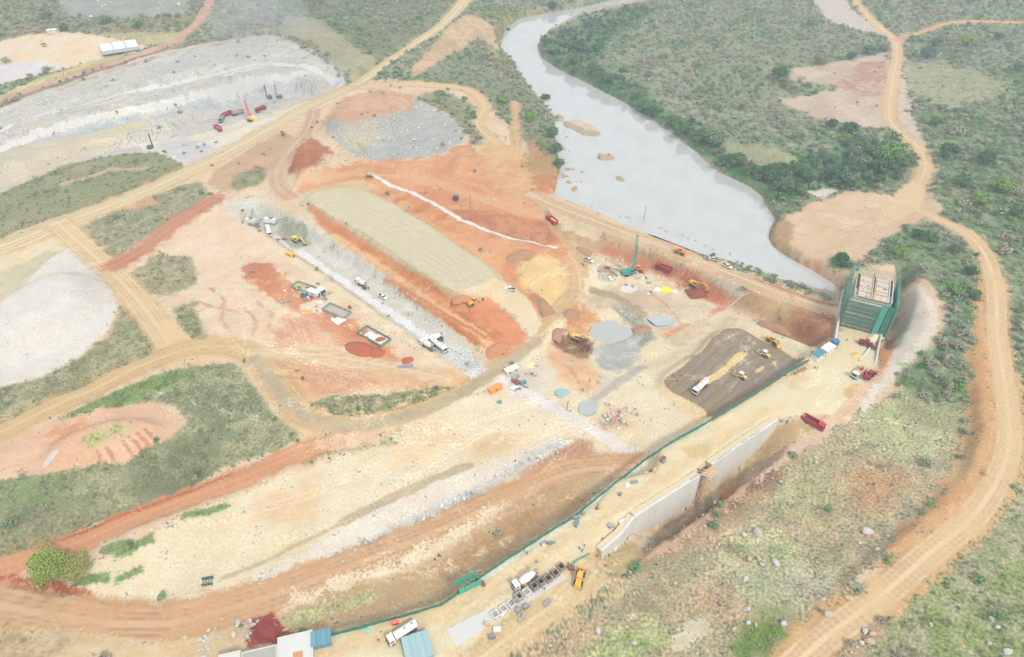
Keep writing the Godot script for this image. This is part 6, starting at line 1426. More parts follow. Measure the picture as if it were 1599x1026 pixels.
func flatbed(label: String, at: Vector3, turn: float) -> Node3D:
	var t := thing("flatbed_truck", label, "flatbed truck", at, turn)
	truck_front(t, 4.6, paint_white)
	chassis(t, -4.5, 3.8)
	var st := mb()
	box(st, Vector3(-1.1, 1.35, 0), Vector3(7.0, 0.2, 2.5))
	for s in [-1.0, 1.0]: box(st, Vector3(-1.1, 1.65, s * 1.24), Vector3(7.0, 0.45, 0.06))
	box(st, Vector3(2.42, 2.1, 0), Vector3(0.08, 1.4, 2.5))
	obj("load_bed", st, timber, t)
	st = mb()
	box(st, Vector3(-1.6, 2.0, 0.1), Vector3(1.2, 1.0, 1.0), Vector2(0.1, 0.1))
	box(st, Vector3(-0.9, 1.85, 0.1), Vector3(0.5, 0.7, 0.7))
	obj("red_machine", st, paint_red, t)
	wheels(t, [3.5, -2.2, -3.5], 1.22, 0.52)
	return t

func pickup(label: String, at: Vector3, turn: float) -> Node3D:
	var t := thing("pickup_truck", label, "pickup truck", at, turn, "white pickups on site")
	var st := mb()
	profile(st, [[2.6, 0.45], [2.65, 0.95], [1.35, 1.12], [-0.55, 1.12], [-0.55, 1.1], [-2.55, 1.1], [-2.6, 0.45]], -0.9, 0.9)
	obj("body", st, paint_white, t)
	st = mb()
	box(st, Vector3(0.3, 1.42, 0), Vector3(1.9, 0.62, 1.7), Vector2(0.28, 0.12), -0.08)
	var cabin := obj("cabin", st, glass_dark, t)
	st = mb()
	box(st, Vector3(0.22, 1.76, 0), Vector3(1.35, 0.07, 1.48))
	obj("roof", st, paint_white, cabin)
	st = mb()
	box(st, Vector3(-1.6, 1.105, 0), Vector3(1.7, 0.05, 1.45))
	obj("load_bed", st, steel_dark, t)
	wheels(t, [1.7, -1.6], 0.93, 0.37, 0.24)
	return t

func excavator(label: String, at: Vector3, turn: float, m: Material, reach: float) -> Node3D:
	var t := thing("excavator", label, "excavator", at, turn, "tracked excavators")
	for s in [-1.0, 1.0]:
		var st := mb()
		profile(st, [[-2.0, 0.25], [-1.7, 0.02], [1.7, 0.02], [2.0, 0.25], [2.05, 0.6], [1.7, 0.9], [-1.7, 0.9], [-2.05, 0.6]], s * 1.35 - 0.3, s * 1.35 + 0.3)
		obj("track", st, steel_dark, t)
	var st2 := mb()
	box(st2, Vector3(0, 1.05, 0), Vector3(1.6, 0.35, 1.6))
	box(st2, Vector3(-0.5, 1.75, 0), Vector3(3.6, 1.1, 2.7), Vector2(0.1, 0.1))
	var house := obj("house", st2, m, t)
	st2 = mb()
	profile(st2, [[-2.3, 1.3], [-2.9, 1.4], [-2.95, 2.2], [-2.3, 2.4]], -1.3, 1.3)
	obj("counterweight", st2, m, house)
	st2 = mb()
	box(st2, Vector3(0.65, 2.35, 0.85), Vector3(1.5, 1.6, 0.95), Vector2(0.12, 0.06), -0.05)
	var cab := obj("cab", st2, m, t)
	st2 = mb()
	box(st2, Vector3(0.68, 2.5, 0.85), Vector3(1.48, 0.85, 1.0))
	obj("window", st2, glass_dark, cab)
	st2 = mb()
	profile(st2, [[1.0, 1.6], [1.3, 2.3], [reach * 0.5, 4.3], [reach * 0.56, 3.75], [1.6, 1.7]], -0.55, -0.1)
	profile(st2, [[reach * 0.5, 4.3], [reach * 0.56, 3.75], [reach * 0.9, 2.9], [reach * 0.92, 3.2]], -0.52, -0.13)
	var boom := obj("boom", st2, m, t)
	st2 = mb()
	bar(st2, Vector3(1.4, 1.9, -0.32), Vector3(reach * 0.45, 3.4, -0.32), 0.12)
	obj("ram", st2, steel_grey, boom)
	st2 = mb()
	profile(st2, [[reach * 0.88, 3.3], [reach * 0.98, 3.1], [reach, 0.9], [reach - 0.3, 0.9]], -0.5, -0.15)
	var stick := obj("stick", st2, m, t)
	st2 = mb()
	profile(st2, [[reach + 0.05, 1.0], [reach + 0.2, 0.3], [reach - 0.5, -0.15], [reach - 1.1, 0.1], [reach - 0.9, 0.4], [reach - 0.4, 0.9]], -0.9, 0.25)
	obj("bucket", st2, steel_dark, stick)
	return t

func roller(label: String, at: Vector3, turn: float, m: Material) -> Node3D:
	var t := thing("road_roller", label, "roller", at, turn, "rollers on the compacted pad")
	var st := mb()
	tube(st, Vector3(1.9, 0.78, -1.05), Vector3(1.9, 0.78, 1.05), 0.78, 0.78, 18)
	obj("drum", st, steel_grey, t)
	st = mb()
	for s in [-1.0, 1.0]: box(st, Vector3(1.75, 0.85, s * 1.2), Vector3(2.3, 0.32, 0.16))
	box(st, Vector3(0.75, 0.95, 0), Vector3(0.4, 0.5, 2.5))
	box(st, Vector3(2.85, 0.95, 0), Vector3(0.2, 0.4, 2.5))
	obj("drum_frame", st, m, t)
	st = mb()
	box(st, Vector3(-2.0, 1.25, 0), Vector3(1.9, 0.9, 1.6), Vector2(0.2, 0.15))
	obj("engine_hood", st, m, t)
	st = mb()
	box(st, Vector3(-0.3, 1.5, 0), Vector3(1.5, 0.9, 1.7))
	var cab := obj("cab", st, m, t)
	st = mb()
	box(st, Vector3(-0.3, 2.3, 0), Vector3(1.4, 0.75, 1.55), Vector2(0.08, 0.08))
	obj("window", st, glass_dark, cab)
	st = mb()
	box(st, Vector3(-0.3, 2.74, 0), Vector3(1.7, 0.12, 1.8))
	obj("roof", st, paint_white, cab)
	wheels(t, [-1.7], 1.1, 0.75, 0.55)
	return t

func loader(label: String, at: Vector3, turn: float, m: Material) -> Node3D:
	var t := thing("wheel_loader", label, "wheel loader", at, turn, "wheeled loaders")
	var st := mb()
	box(st, Vector3(-2.1, 1.5, 0), Vector3(2.8, 1.3, 2.0), Vector2(0.25, 0.2))
	obj("engine_hood", st, m, t)
	st = mb()
	box(st, Vector3(1.1, 1.2, 0), Vector3(1.9, 0.9, 1.2))
	obj("front_frame", st, m, t)
	st = mb()
	box(st, Vector3(-0.3, 2.1, 0), Vector3(1.5, 1.7, 1.6))
	var cab := obj("cab", st, m, t)
	st = mb()
	box(st, Vector3(-0.28, 2.6, 0), Vector3(1.52, 0.8, 1.63))
	obj("window", st, glass_dark, cab)
	st = mb()
	box(st, Vector3(-0.3, 3.05, 0), Vector3(1.7, 0.14, 1.8))
	obj("roof", st, m, cab)
	st = mb()
	for s in [-0.55, 0.55]: profile(st, [[0.6, 1.9], [0.8, 2.1], [2.6, 1.3], [3.2, 0.7], [3.0, 0.6], [2.3, 1.1]], s - 0.12, s + 0.12)
	var arm := obj("lift_arm", st, m, t)
	st = mb()
	profile(st, [[3.0, 1.3], [3.15, 0.3], [4.2, 0.05], [4.2, 0.15], [3.3, 0.45], [3.15, 1.35]], -1.45, 1.45)
	obj("bucket", st, m, arm)
	wheels(t, [1.4, -1.7], 1.35, 0.82, 0.6)
	return t

func grader(label: String, at: Vector3, turn: float) -> Node3D:
	var t := thing("motor_grader", label, "grader", at, turn)
	var st := mb()
	box(st, Vector3(-2.6, 1.5, 0), Vector3(2.8, 1.0, 1.4), Vector2(0.15, 0.15))
	obj("engine_hood", st, paint_yellow, t)
	st = mb()
	profile(st, [[-1.2, 1.3], [-1.2, 1.7], [0.8, 2.1], [4.0, 1.4], [4.2, 0.9], [3.8, 1.0], [0.8, 1.7]], -0.16, 0.16)
	obj("frame", st, paint_yellow, t)
	st = mb()
	box(st, Vector3(-0.5, 2.2, 0), Vector3(1.4, 1.6, 1.5), Vector2(0.1, 0.1))
	var cab := obj("cab", st, paint_yellow, t)
	st = mb()
	box(st, Vector3(-0.5, 2.45, 0), Vector3(1.36, 0.8, 1.46))
	obj("window", st, glass_dark, cab)
	st = mb()
	box(st, Vector3(1.5, 0.5, 0), Vector3(0.15, 0.6, 3.6))
	obj("blade", st, steel_grey, t)
	wheels(t, [3.9, -1.9, -3.3], 1.15, 0.62, 0.35)
	return t

func drill_rig(label: String, at: Vector3, turn: float, tall: float) -> Node3D:
	var t := thing("piling_rig", label, "piling rig", at, turn)
	var st := mb()
	for s in [-1.0, 1.0]:
		profile(st, [[-2.4, 0.3], [-2.0, 0.02], [2.0, 0.02], [2.4, 0.3], [2.4, 0.7], [2.0, 0.95], [-2.0, 0.95], [-2.4, 0.7]], s * 1.5 - 0.35, s * 1.5 + 0.35)
	obj("track", st, steel_dark, t)
	st = mb()
	box(st, Vector3(-1.0, 1.9, 0), Vector3(5.0, 1.7, 2.8), Vector2(0.15, 0.1))
	obj("house", st, paint_teal, t)
	st = mb()
	box(st, Vector3(1.6, 2.3, 1.0), Vector3(1.4, 1.9, 1.0), Vector2(0.1, 0.05))
	var cab := obj("cab", st, paint_teal, t)
	st = mb()
	box(st, Vector3(1.65, 2.5, 1.0), Vector3(1.36, 0.9, 1.05))
	obj("window", st, glass_dark, cab)
	st = mb()
	box(st, Vector3(2.9, tall * 0.5 + 0.5, -0.1), Vector3(0.75, tall, 0.75), Vector2(0.1, 0.1))
	for k in 9:
		box(st, Vector3(3.32, 1.5 + k * tall / 9.5, -0.1), Vector3(0.1, 0.5, 0.5))
	var mast := obj("mast", st, mat(Color(0.3, 0.66, 0.6), 0.5), t)
	st = mb()
	box(st, Vector3(3.0, tall + 0.9, -0.1), Vector3(1.5, 0.7, 0.6), Vector2(0.3, 0.1))
	obj("mast_head", st, paint_teal, mast)
	st = mb()
	tube(st, Vector3(3.6, 0.2, -0.1), Vector3(3.6, tall * 0.8, -0.1), 0.18, 0.18, 8)
	obj("kelly_bar", st, steel_dark, mast)
	st = mb()
	for s in [-0.6, 0.6]: bar(st, Vector3(-0.6, 2.7, s), Vector3(2.7, tall * 0.55, s * 0.4), 0.2)
	obj("backstay", st, paint_teal, t)
	return t

func lattice(st: SurfaceTool, a: Vector3, b: Vector3, w: float, bays: int, t: float):
	var d := (b - a).normalized()
	var u := d.cross(Vector3.UP if absf(d.y) < 0.95 else Vector3.RIGHT).normalized() * w
	var n := d.cross(u).normalized() * w
	var c := [u + n, u - n, -u - n, -u + n]
	for k in 4:
		bar(st, a + c[k], b + c[k] * 0.5, t)
		for i in bays:
			var p := a.lerp(b, float(i) / bays)
			var q := a.lerp(b, float(i + 1) / bays)
			bar(st, p + c[k] * (1.0 - 0.5 * i / bays), q + c[(k + 1) % 4] * (1.0 - 0.5 * (i + 1) / bays), t * 0.7)

func crawler_crane(label: String, at: Vector3, turn: float) -> Node3D:
	var t := thing("crawler_crane", label, "crane", at, turn)
	for s in [-1.0, 1.0]:
		var st := mb()
		profile(st, [[-3.0, 0.3], [-2.5, 0.0], [2.5, 0.0], [3.0, 0.3], [3.0, 0.9], [2.5, 1.2], [-2.5, 1.2], [-3.0, 0.9]], s * 1.8 - 0.4, s * 1.8 + 0.4)
		obj("track", st, steel_dark, t)
	var st2 := mb()
	box(st2, Vector3(-1.0, 2.2, 0), Vector3(7.5, 1.8, 3.0), Vector2(0.2, 0.1))
	obj("house", st2, paint_pale_yellow, t)
	st2 = mb()
	box(st2, Vector3(2.2, 2.6, 1.1), Vector3(1.5, 1.9, 1.1), Vector2(0.1, 0.05))
	obj("cab", st2, glass_dark, t)
	st2 = mb()
	lattice(st2, Vector3(2.0, 1.8, 0), Vector3(3.0, 14.0, 0), 0.7, 10, 0.22)
	var boom := obj("boom", st2, mat(Color(0.8, 0.42, 0.34), 0.5), t)
	st2 = mb()
	bar(st2, Vector3(3.0, 14.0, 0), Vector3(-1.0, 26.0, 0), 0.16)
	obj("jib", st2, steel_grey, boom)
	return t

func drill(label: String, at: Vector3, turn: float) -> Node3D:
	var t := thing("blast_hole_drill", label, "drill rig", at, turn, "dark blast-hole drills in the quarry")
	var st := mb()
	for s in [-1.0, 1.0]: box(st, Vector3(0, 0.5, s * 1.1), Vector3(3.2, 0.9, 0.5), Vector2(0.3, 0))
	obj("track", st, steel_dark, t)
	st = mb()
	box(st, Vector3(-0.4, 1.6, 0), Vector3(2.8, 1.3, 1.9), Vector2(0.2, 0.1))
	obj("body", st, mat(Color(0.3, 0.42, 0.45), 0.6), t)
	st = mb()
	box(st, Vector3(1.9, 5.0, 0), Vector3(0.5, 10.0, 0.5))
	obj("mast", st, steel_dark, t)
	return t

func cabin(called: String, label: String, category: String, at: Vector3, turn: float, size: Vector3, wall: Material, roof: Material, openings: int) -> Node3D:
	var t := thing(called, label, category, at, turn)
	var st := mb()
	box(st, Vector3(0, size.y / 2, 0), size)
	var w := obj("wall", st, wall, t)
	st = mb()
	box(st, Vector3(0, size.y + 0.06, 0), Vector3(size.x + 0.25, 0.12, size.z + 0.25))
	obj("roof", st, roof, t)
	for k in openings:
		for s in [-1.0, 1.0]:
			st = mb()
			box(st, Vector3(-size.x / 2 + (k + 0.5) * size.x / openings, size.y * 0.6, s * size.z / 2), Vector3(0.9, 0.7, 0.06))
			obj("window", st, glass_dark, w)
	st = mb()
	box(st, Vector3(size.x / 2, size.y * 0.42, 0), Vector3(0.06, size.y * 0.8, 0.95))
	obj("door", st, glass_dark, w)
	return t

# ------------------------------------------------------------------ people: one continuous skin over a skeleton
func figure(bones: Array, cell: float) -> ArrayMesh:
	# bones: [from, to, radius, radius, colour]; surface nets over a smooth union of tapered capsules
	var lo := Vector3(1e9, 1e9, 1e9)
	var hi := -lo
	for b in bones:
		for e in 2:
			var r := Vector3.ONE * (maxf(b[2], b[3]) + cell * 2)
			lo = lo.min(b[e] - r)
			hi = hi.max(b[e] + r)
	var n := Vector3i(((hi - lo) / cell).ceil()) + Vector3i.ONE
	var f := PackedFloat32Array()
	f.resize(n.x * n.y * n.z)
	var hue := {}
	for k in n.z:
		for j in n.y:
			for i in n.x:
				var p := lo + Vector3(i, j, k) * cell
				var acc := 1e3
				for b in bones:
					var d: Vector3 = b[1] - b[0]
					var u := clampf((p - b[0]).dot(d) / maxf(d.length_squared(), 1e-6), 0.0, 1.0)
					var s: float = p.distance_to(b[0] + d * u) - lerpf(b[2], b[3], u)
					var h := clampf(0.5 + 0.5 * (acc - s) / 0.03, 0.0, 1.0)
					acc = lerpf(acc, s, h) - 0.03 * h * (1.0 - h)
				f[(k * n.y + j) * n.x + i] = acc
	var cells := {}
	var verts := PackedVector3Array()
	var cols := PackedColorArray()
	var corner := [0, 1, n.x, n.x + 1, n.x * n.y, n.x * n.y + 1, n.x * n.y + n.x, n.x * n.y + n.x + 1]
	for k in n.z - 1:
		for j in n.y - 1:
			for i in n.x - 1:
				var base := (k * n.y + j) * n.x + i
				var sum := Vector3.ZERO
				var cuts := 0
				for e in [[0, 1], [2, 3], [4, 5], [6, 7], [0, 2], [1, 3], [4, 6], [5, 7], [0, 4], [1, 5], [2, 6], [3, 7]]:
					var a := f[base + corner[e[0]]]
					var b := f[base + corner[e[1]]]
					if (a < 0.0) != (b < 0.0):
						var t := a / (a - b)
						var pa := Vector3(e[0] & 1, (e[0] >> 1) & 1, e[0] >> 2)
						var pb := Vector3(e[1] & 1, (e[1] >> 1) & 1, e[1] >> 2)
						sum += pa.lerp(pb, t)
						cuts += 1
				if cuts:
					cells[base] = verts.size()
					var at := lo + (Vector3(i, j, k) + sum / cuts) * cell
					verts.append(at)
					var near := 1e9
					var c := Color.WHITE
					for b in bones:
						var d: Vector3 = b[1] - b[0]
						var u := clampf((at - b[0]).dot(d) / maxf(d.length_squared(), 1e-6), 0.0, 1.0)
						var s: float = at.distance_to(b[0] + d * u) - lerpf(b[2], b[3], u)
						if s < near:
							near = s
							c = b[4]
					cols.append(c)
	var idx := PackedInt32Array()
	var step := [1, n.x, n.x * n.y]
	for base in cells:
		for ax in 3:
			var u: int = step[(ax + 1) % 3]
			var w: int = step[(ax + 2) % 3]
			if (f[base] < 0.0) == (f[base + step[ax]] < 0.0):
				continue
			if not (cells.has(base - u) and cells.has(base - w) and cells.has(base - u - w)):
				continue
			var q := [cells[base], cells[base - u], cells[base - u - w], cells[base - w]]
			if f[base] < 0.0:
				q.reverse()
			idx.append_array([q[0], q[1], q[2], q[0], q[2], q[3]])
	var st := SurfaceTool.new()
	st.begin(Mesh.PRIMITIVE_TRIANGLES)
	for i in verts.size():
		st.set_color(cols[i])
		st.add_vertex(verts[i])
	for i in idx: st.add_index(i)
	st.generate_normals()
	return st.commit()

var people_made := {}

func person(label: String, at: Vector3, turn: float, overall: Color, hat: Color, stoop: float, group := "site workers"):
	var t := thing("person", label, "person", at, turn, group)
	var key := [overall, stoop]
	if not people_made.has(key):
		var cloth := overall.srgb_to_linear()
		var dark := Color(0.05, 0.045, 0.04)
		var skin := Color(0.16, 0.085, 0.05)
		var hip := Vector3(0, 0.92, 0)
		var up := Vector3(sin(stoop), cos(stoop), 0)
		var chest := hip + up * 0.42
		var neck := hip + up * 0.56
		var head := neck + up * 0.13 + Vector3(0.02, 0, 0)
		var bones := [[hip, chest, 0.135, 0.16, cloth], [chest, neck, 0.15, 0.06, cloth], [neck, head, 0.06, 0.08, skin], [head, head + up * 0.09, 0.1, 0.09, skin],
			[head + Vector3(0.09, 0.03, 0), head + Vector3(0.115, 0.0, 0), 0.015, 0.02, skin]]
		for s in [-1.0, 1.0]:
			var fwd: float = 0.09 * s
			var side := Vector3(0, 0, s)
			var knee: Vector3 = hip + side * 0.11 + Vector3(fwd + 0.03, -0.45, 0)
			var ankle: Vector3 = side * 0.12 + Vector3(fwd * 1.6, 0.08, 0)
			bones.append([hip + side * 0.08, knee, 0.095, 0.065, cloth])
			bones.append([knee, ankle, 0.062, 0.045, cloth])
			bones.append([ankle, ankle + Vector3(0.16, -0.035, 0), 0.045, 0.04, dark])
			var shoulder: Vector3 = neck + side * 0.19 - up * 0.06
			var elbow: Vector3 = shoulder + side * 0.06 + Vector3(0.06 + stoop * 0.1, -0.28, 0)
			var wrist: Vector3 = elbow + Vector3(0.14, -0.18, -s * 0.02)
			bones.append([shoulder, elbow, 0.06, 0.045, cloth])
			bones.append([elbow, wrist, 0.043, 0.032, cloth])
			bones.append([wrist, wrist + Vector3(0.05, -0.06, 0), 0.036, 0.03, skin])
			for fi in 4:
				var root: Vector3 = wrist + Vector3(0.05, -0.06, (fi - 1.5) * 0.02)
				bones.append([root, root + Vector3(0.03, -0.07 + absf(fi - 1.3) * 0.01, 0), 0.01, 0.009, skin])
			bones.append([wrist + Vector3(0.03, -0.02, -s * 0.03), wrist + Vector3(0.07, -0.06, -s * 0.05), 0.012, 0.01, skin])
		people_made[key] = figure(bones, 0.04)
	var body := MeshInstance3D.new()
	body.name = "body"
	body.mesh = people_made[key]
	var m := mat(Color.WHITE, 0.85)
	m.vertex_color_use_as_albedo = true
	body.material_override = m
	t.add_child(body)
	var top := Vector3(0, 0.92, 0) + Vector3(sin(stoop), cos(stoop), 0) * 0.8
	var st := mb()
	lathe(st, top - Vector3(0, 0.03, 0), Vector3(sin(stoop), cos(stoop), 0), [[0.0, 0.15], [0.02, 0.125], [0.08, 0.11], [0.13, 0.05], [0.14, 0.0]], 10)
	obj("helmet", st, mat(hat, 0.4), t)

# ------------------------------------------------------------------ the dam
func concrete_wall(label: String, line: PackedVector2Array, foot: Array, thick: float):
	var t := thing("retaining_wall", label, "wall", Vector3.ZERO, 0.0, "lengths of the downstream dam wall")
	var top := 5.2
	var bay := 0
	for i in line.size() - 1:
		var n := maxi(1, roundi(line[i].distance_to(line[i + 1]) / 3.1))
		for k in n:
			var a := line[i].lerp(line[i + 1], float(k) / n)
			var b := line[i].lerp(line[i + 1], float(k + 1) / n)
			var ya := lerpf(foot[i], foot[i + 1], float(k) / n) - 2.0
			var yb := lerpf(foot[i], foot[i + 1], float(k + 1) / n) - 2.0
			var d := (b - a).normalized()
			var inward := Vector2(d.y, -d.x)
			var fill_st := mb()
			var f := [a + inward * 0.85, b + inward * 0.85, b + inward * 2.7, a + inward * 2.7]
			var fc := []
			for q in 4: fc.append(Vector3(f[q].x, maxf(ya, -3.0), f[q].y))
			for q in 4: fc.append(Vector3(f[q].x, 5.06 if q < 2 else 5.0, f[q].y))
			hexa(fill_st, fc)
			obj("backfill", fill_st, deck_sand, t)
			inward *= thick
			a += d * 0.015
			b -= d * 0.015
			var proud := Vector2(-d.y, d.x) * (0.02 if bay % 3 else 0.035)
			var p := [a + proud, b + proud, b + inward, a + inward]
			var st := mb()
			var hgt := top + (0.0 if bay % 4 else 0.12)
			var low := [ya, yb, yb, ya]
			var c := []
			for q in 4: c.append(Vector3(p[q].x, low[q], p[q].y))
			for q in 4: c.append(Vector3(p[q].x, hgt, p[q].y))
			hexa(st, c)
			obj("panel", st, [wall_pale, concrete, concrete_c][(bay * 7 + i) % 3], t)
			bay += 1

var deck_sand := mat(Color(0.75, 0.69, 0.57), 1.0)
var wall_pale := mat(Color(0.75, 0.745, 0.72), 0.9)
var slab_grey := mat(Color(0.72, 0.715, 0.7), 0.9)
var concrete_b := mat(Color(0.715, 0.71, 0.685), 0.9)
var concrete_c := mat(Color(0.76, 0.75, 0.73), 0.9)

func netting_fence(label: String, line: PackedVector2Array, tall: float, m: Material):
	var t := thing("netting_fence", label, "fence", Vector3.ZERO, 0.0)
	for i in line.size() - 1:
		var n := maxi(1, roundi(line[i].distance_to(line[i + 1]) / 3.0))
		for k in n:
			var a := on_ground(line[i].lerp(line[i + 1], float(k) / n))
			var b := on_ground(line[i].lerp(line[i + 1], float(k + 1) / n))
			a.y = maxf(a.y, 4.4)
			b.y = maxf(b.y, 4.4)
			var st := mb()
			bar(st, a - Vector3(0, 1.0, 0), a + Vector3(0, tall + 0.1, 0), 0.1)
			obj("post", st, steel_dark, t)
			st = mb()
			var d := (b - a).normalized()
			var w := Vector3(-d.z, 0, d.x) * 0.04
			var sag := Vector3(0, 0.12, 0)
			a += d * 0.08
			b -= d * 0.08
			var mid := (a + b) / 2 - w * rng.randf_range(-4.0, 4.0)
			for pair in [[a, mid], [mid, b]]:
				var p: Vector3 = pair[0]
				var q: Vector3 = pair[1]
				var up := Vector3(0, tall, 0)
				hexa(st, [p + w, q + w, q - w, p - w, p + w + up - (sag if p == mid else Vector3.ZERO), q + w + up - (sag if q == mid else Vector3.ZERO), q - w + up - (sag if q == mid else Vector3.ZERO), p - w + up - (sag if p == mid else Vector3.ZERO)])
			obj("net_panel", st, m, t)

func formwork_box(label: String, at: Vector3, turn: float, size: Vector3, rim: Material, inside: Material) -> Node3D:
	# an open-topped frame standing on the slab
	var t := thing("formwork_box", label, "formwork", at, turn, "open formwork boxes in a row on the dam deck")
	var st := mb()
	for s in [-1.0, 1.0]:
		box(st, Vector3(0, size.y / 2, s * (size.z / 2 - 0.15)), Vector3(size.x, size.y, 0.3))
		box(st, Vector3(s * (size.x / 2 - 0.15), size.y / 2, 0), Vector3(0.3, size.y - 0.01, size.z - 0.6))
	obj("frame", st, rim, t)
	st = mb()
	box(st, Vector3(0, 0.15, 0), Vector3(size.x - 0.6, 0.3, size.z - 0.6))
	obj("floor_slab", st, inside, t)
	st = mb()
	for s in [-1.0, 1.0]:
		for k in 2:
			bar(st, Vector3((k - 0.5) * size.x * 0.7, 0.05, s * (size.z / 2 + 0.6)), Vector3((k - 0.5) * size.x * 0.7, size.y * 0.8, s * (size.z / 2)), 0.08)
	obj("brace", st, timber, t)
	return t

func intake_tower(fl: Vector2, fr: Vector2, depth: float):
	var y0 := 4.6
	var tall := 15.4
	var along := (fr - fl).normalized()
	var wide := fl.distance_to(fr)
	var t := thing("intake_tower", "square concrete intake tower wrapped in green scaffolding and netting", "tower", Vector3(fl.x, y0, fl.y), atan2(-along.y, along.x))
	# local: x along the front, z towards the camera, the back lies at -depth
	var st := mb()
	box(st, Vector3(wide / 2, tall / 2 - 0.4, -depth / 2 - 0.8), Vector3(wide - 2.4, tall - 0.8, depth - 2.6))
	var core := obj("core", st, concrete_dark, t)
	# deck: two pale shutters of planks either side of a dark slot, and a landing in front
	var planks := [mat(Color(0.7, 0.67, 0.62), 0.9), mat(Color(0.73, 0.67, 0.61), 0.9), mat(Color(0.66, 0.59, 0.54), 0.9)]
	for bay in [[2.6, 5.2], [9.3, 5.0]]:
		for k in 9:
			st = mb()
			box(st, Vector3(bay[0] + bay[1] / 2, tall - 0.32, -depth + 2.9 + k * 1.42), Vector3(bay[1], 0.16, 1.34))
			obj("plank", st, planks[(k * 5 + int(bay[0])) % 3], core)
	for k in 4:
		st = mb()
		box(st, Vector3(2.8 + k * 3.0 + 1.3, tall - 0.3, -5.4), Vector3(2.85, 0.2, 4.2))
		obj("plank", st, planks[(k + 1) % 3], core)
	for x in [1.9, 8.45, 15.2]:
		st = mb()
		box(st, Vector3(x, tall - 0.3, -depth + 7.5), Vector3(0.9, 0.3, 11.5))
		obj("slot_cover", st, steel_dark, core)
	for k in 16:
		st = mb()
		box(st, Vector3(rng.randf_range(2.0, wide - 2.0), tall - 0.05, rng.randf_range(-depth + 2.0, -2.5)), Vector3(rng.randf_range(0.3, 1.6), 0.25, rng.randf_range(0.2, 0.5)))
		obj("loose_timber", st, [timber, steel_dark, concrete_c][k % 3], core)
	st = mb()
	box(st, Vector3(wide / 2, tall + 0.05, -2.9), Vector3(wide - 4.4, 0.5, 0.25))
	obj("kicker_board", st, timber, core)
	for x in [1.2, 8.0, 8.9, 14.6, 15.9]:
		st = mb()
		box(st, Vector3(x, tall - 0.1, -depth / 2), Vector3(0.35, 0.5, depth - 6.0))
		obj("waling", st, timber if x < 9 else concrete, core)
	# scaffold: standards, ledgers and boards on the front and the two sides
	var rows := 7
	for k in rows:
		var y := (k + 0.6) * tall / rows
		st = mb()
		box(st, Vector3(wide * 0.37, y, -0.3), Vector3(wide * 0.72, 0.16, 1.2))
		obj("walkway_board", st, mat(Color(0.5, 0.53, 0.47), 0.9) if k % 3 else planks[0], t)
		st = mb()
		for z in [0.3, -0.9]:
			bar(st, Vector3(-0.2, y + 0.1, z), Vector3(wide * 0.73, y + 0.1, z), 0.11)
			bar(st, Vector3(-0.2, y + 1.1, z), Vector3(wide * 0.73, y + 1.1, z), 0.09)
		obj("ledger", st, pipe_green, t)
		st = mb()
		for q in 22:
			bar(st, Vector3(-0.1 + q * wide * 0.73 / 21, y - 0.9, 0.32), Vector3(-0.1 + q * wide * 0.73 / 21, y + 0.1, 0.32), 0.05)
		obj("guard_rail", st, pipe_green, t)
		for side in [-0.5, wide + 0.5, -1.5, wide + 1.5]:
			st = mb()
			bar(st, Vector3(side, y + 0.6, 0.3), Vector3(side, y + 0.6, -depth - 0.5), 0.1)
			obj("ledger", st, pipe_green, t)
	for k in 19:
		st = mb()
		var x := -0.2 + k * (wide + 0.4) / 18.0
		bar(st, Vector3(x, -0.5, 0.35), Vector3(x, tall + rng.randf_range(0.3, 1.8), 0.35), 0.1)
		obj("standard", st, pipe_green, t)
		st = mb()
		bar(st, Vector3(x, -0.5, -depth - 0.6), Vector3(x, tall + rng.randf_range(1.6, 3.4), -depth - 0.6), 0.1)
		obj("standard", st, pipe_green, t)
	for k in 11:
		for side in [-0.6, wide + 0.6, -1.5, wide + 1.5]:
			st = mb()
			var z := -k * depth / 10.0
			bar(st, Vector3(side, -6.0, z), Vector3(side, tall + rng.randf_range(1.4, 3.2), z), 0.09)
			obj("standard", st, pipe_green, t)
	st = mb()
	for k in 3:
		bar(st, Vector3(wide * 0.02, k * 5.0, 0.45), Vector3(wide * 0.7, k * 5.0 + 4.6, 0.45), 0.09)
	obj("brace", st, pipe_green, t)
	for y in [tall + 0.9, tall + 2.0]:
		for side in [-0.6, wide + 0.6]:
			st = mb()
			bar(st, Vector3(side, y, 0.4), Vector3(side, y, -depth - 0.6), 0.12)
			obj("guard_rail", st, net_bright, t)
		st = mb()
		bar(st, Vector3(-0.6, y, -depth - 0.6), Vector3(wide + 0.6, y, -depth - 0.6), 0.12)
		obj("guard_rail", st, net_bright, t)
	for k in 5:
		for side in [-1.6, wide + 1.6]:
			st = mb()
			bar(st, Vector3(side, 0.0, -k * depth / 5.0), Vector3(side, tall, -(k + 1) * depth / 5.0), 0.1)
			obj("brace", st, pipe_green, t)
	# netting: right third of the front, the right side, and strips round the head
	var strips := [[Vector3(wide * 0.73, -0.6, 0.55), Vector3(wide + 0.7, -0.6, 0.55), tall + 0.6], [Vector3(wide + 0.75, -4.0, 0.5), Vector3(wide + 0.75, -4.0, -depth), tall + 4.6],
		[Vector3(-0.75, tall - 0.8, -depth), Vector3(-0.75, tall - 0.8, -depth + 5.0), 1.8], [Vector3(0, tall - 0.6, -depth - 0.7), Vector3(3.0, tall - 0.6, -depth - 0.7), 1.8], [Vector3(7.8, tall - 0.3, -depth - 0.2), Vector3(9.0, tall - 0.3, -depth + 7.0), 0.9]]
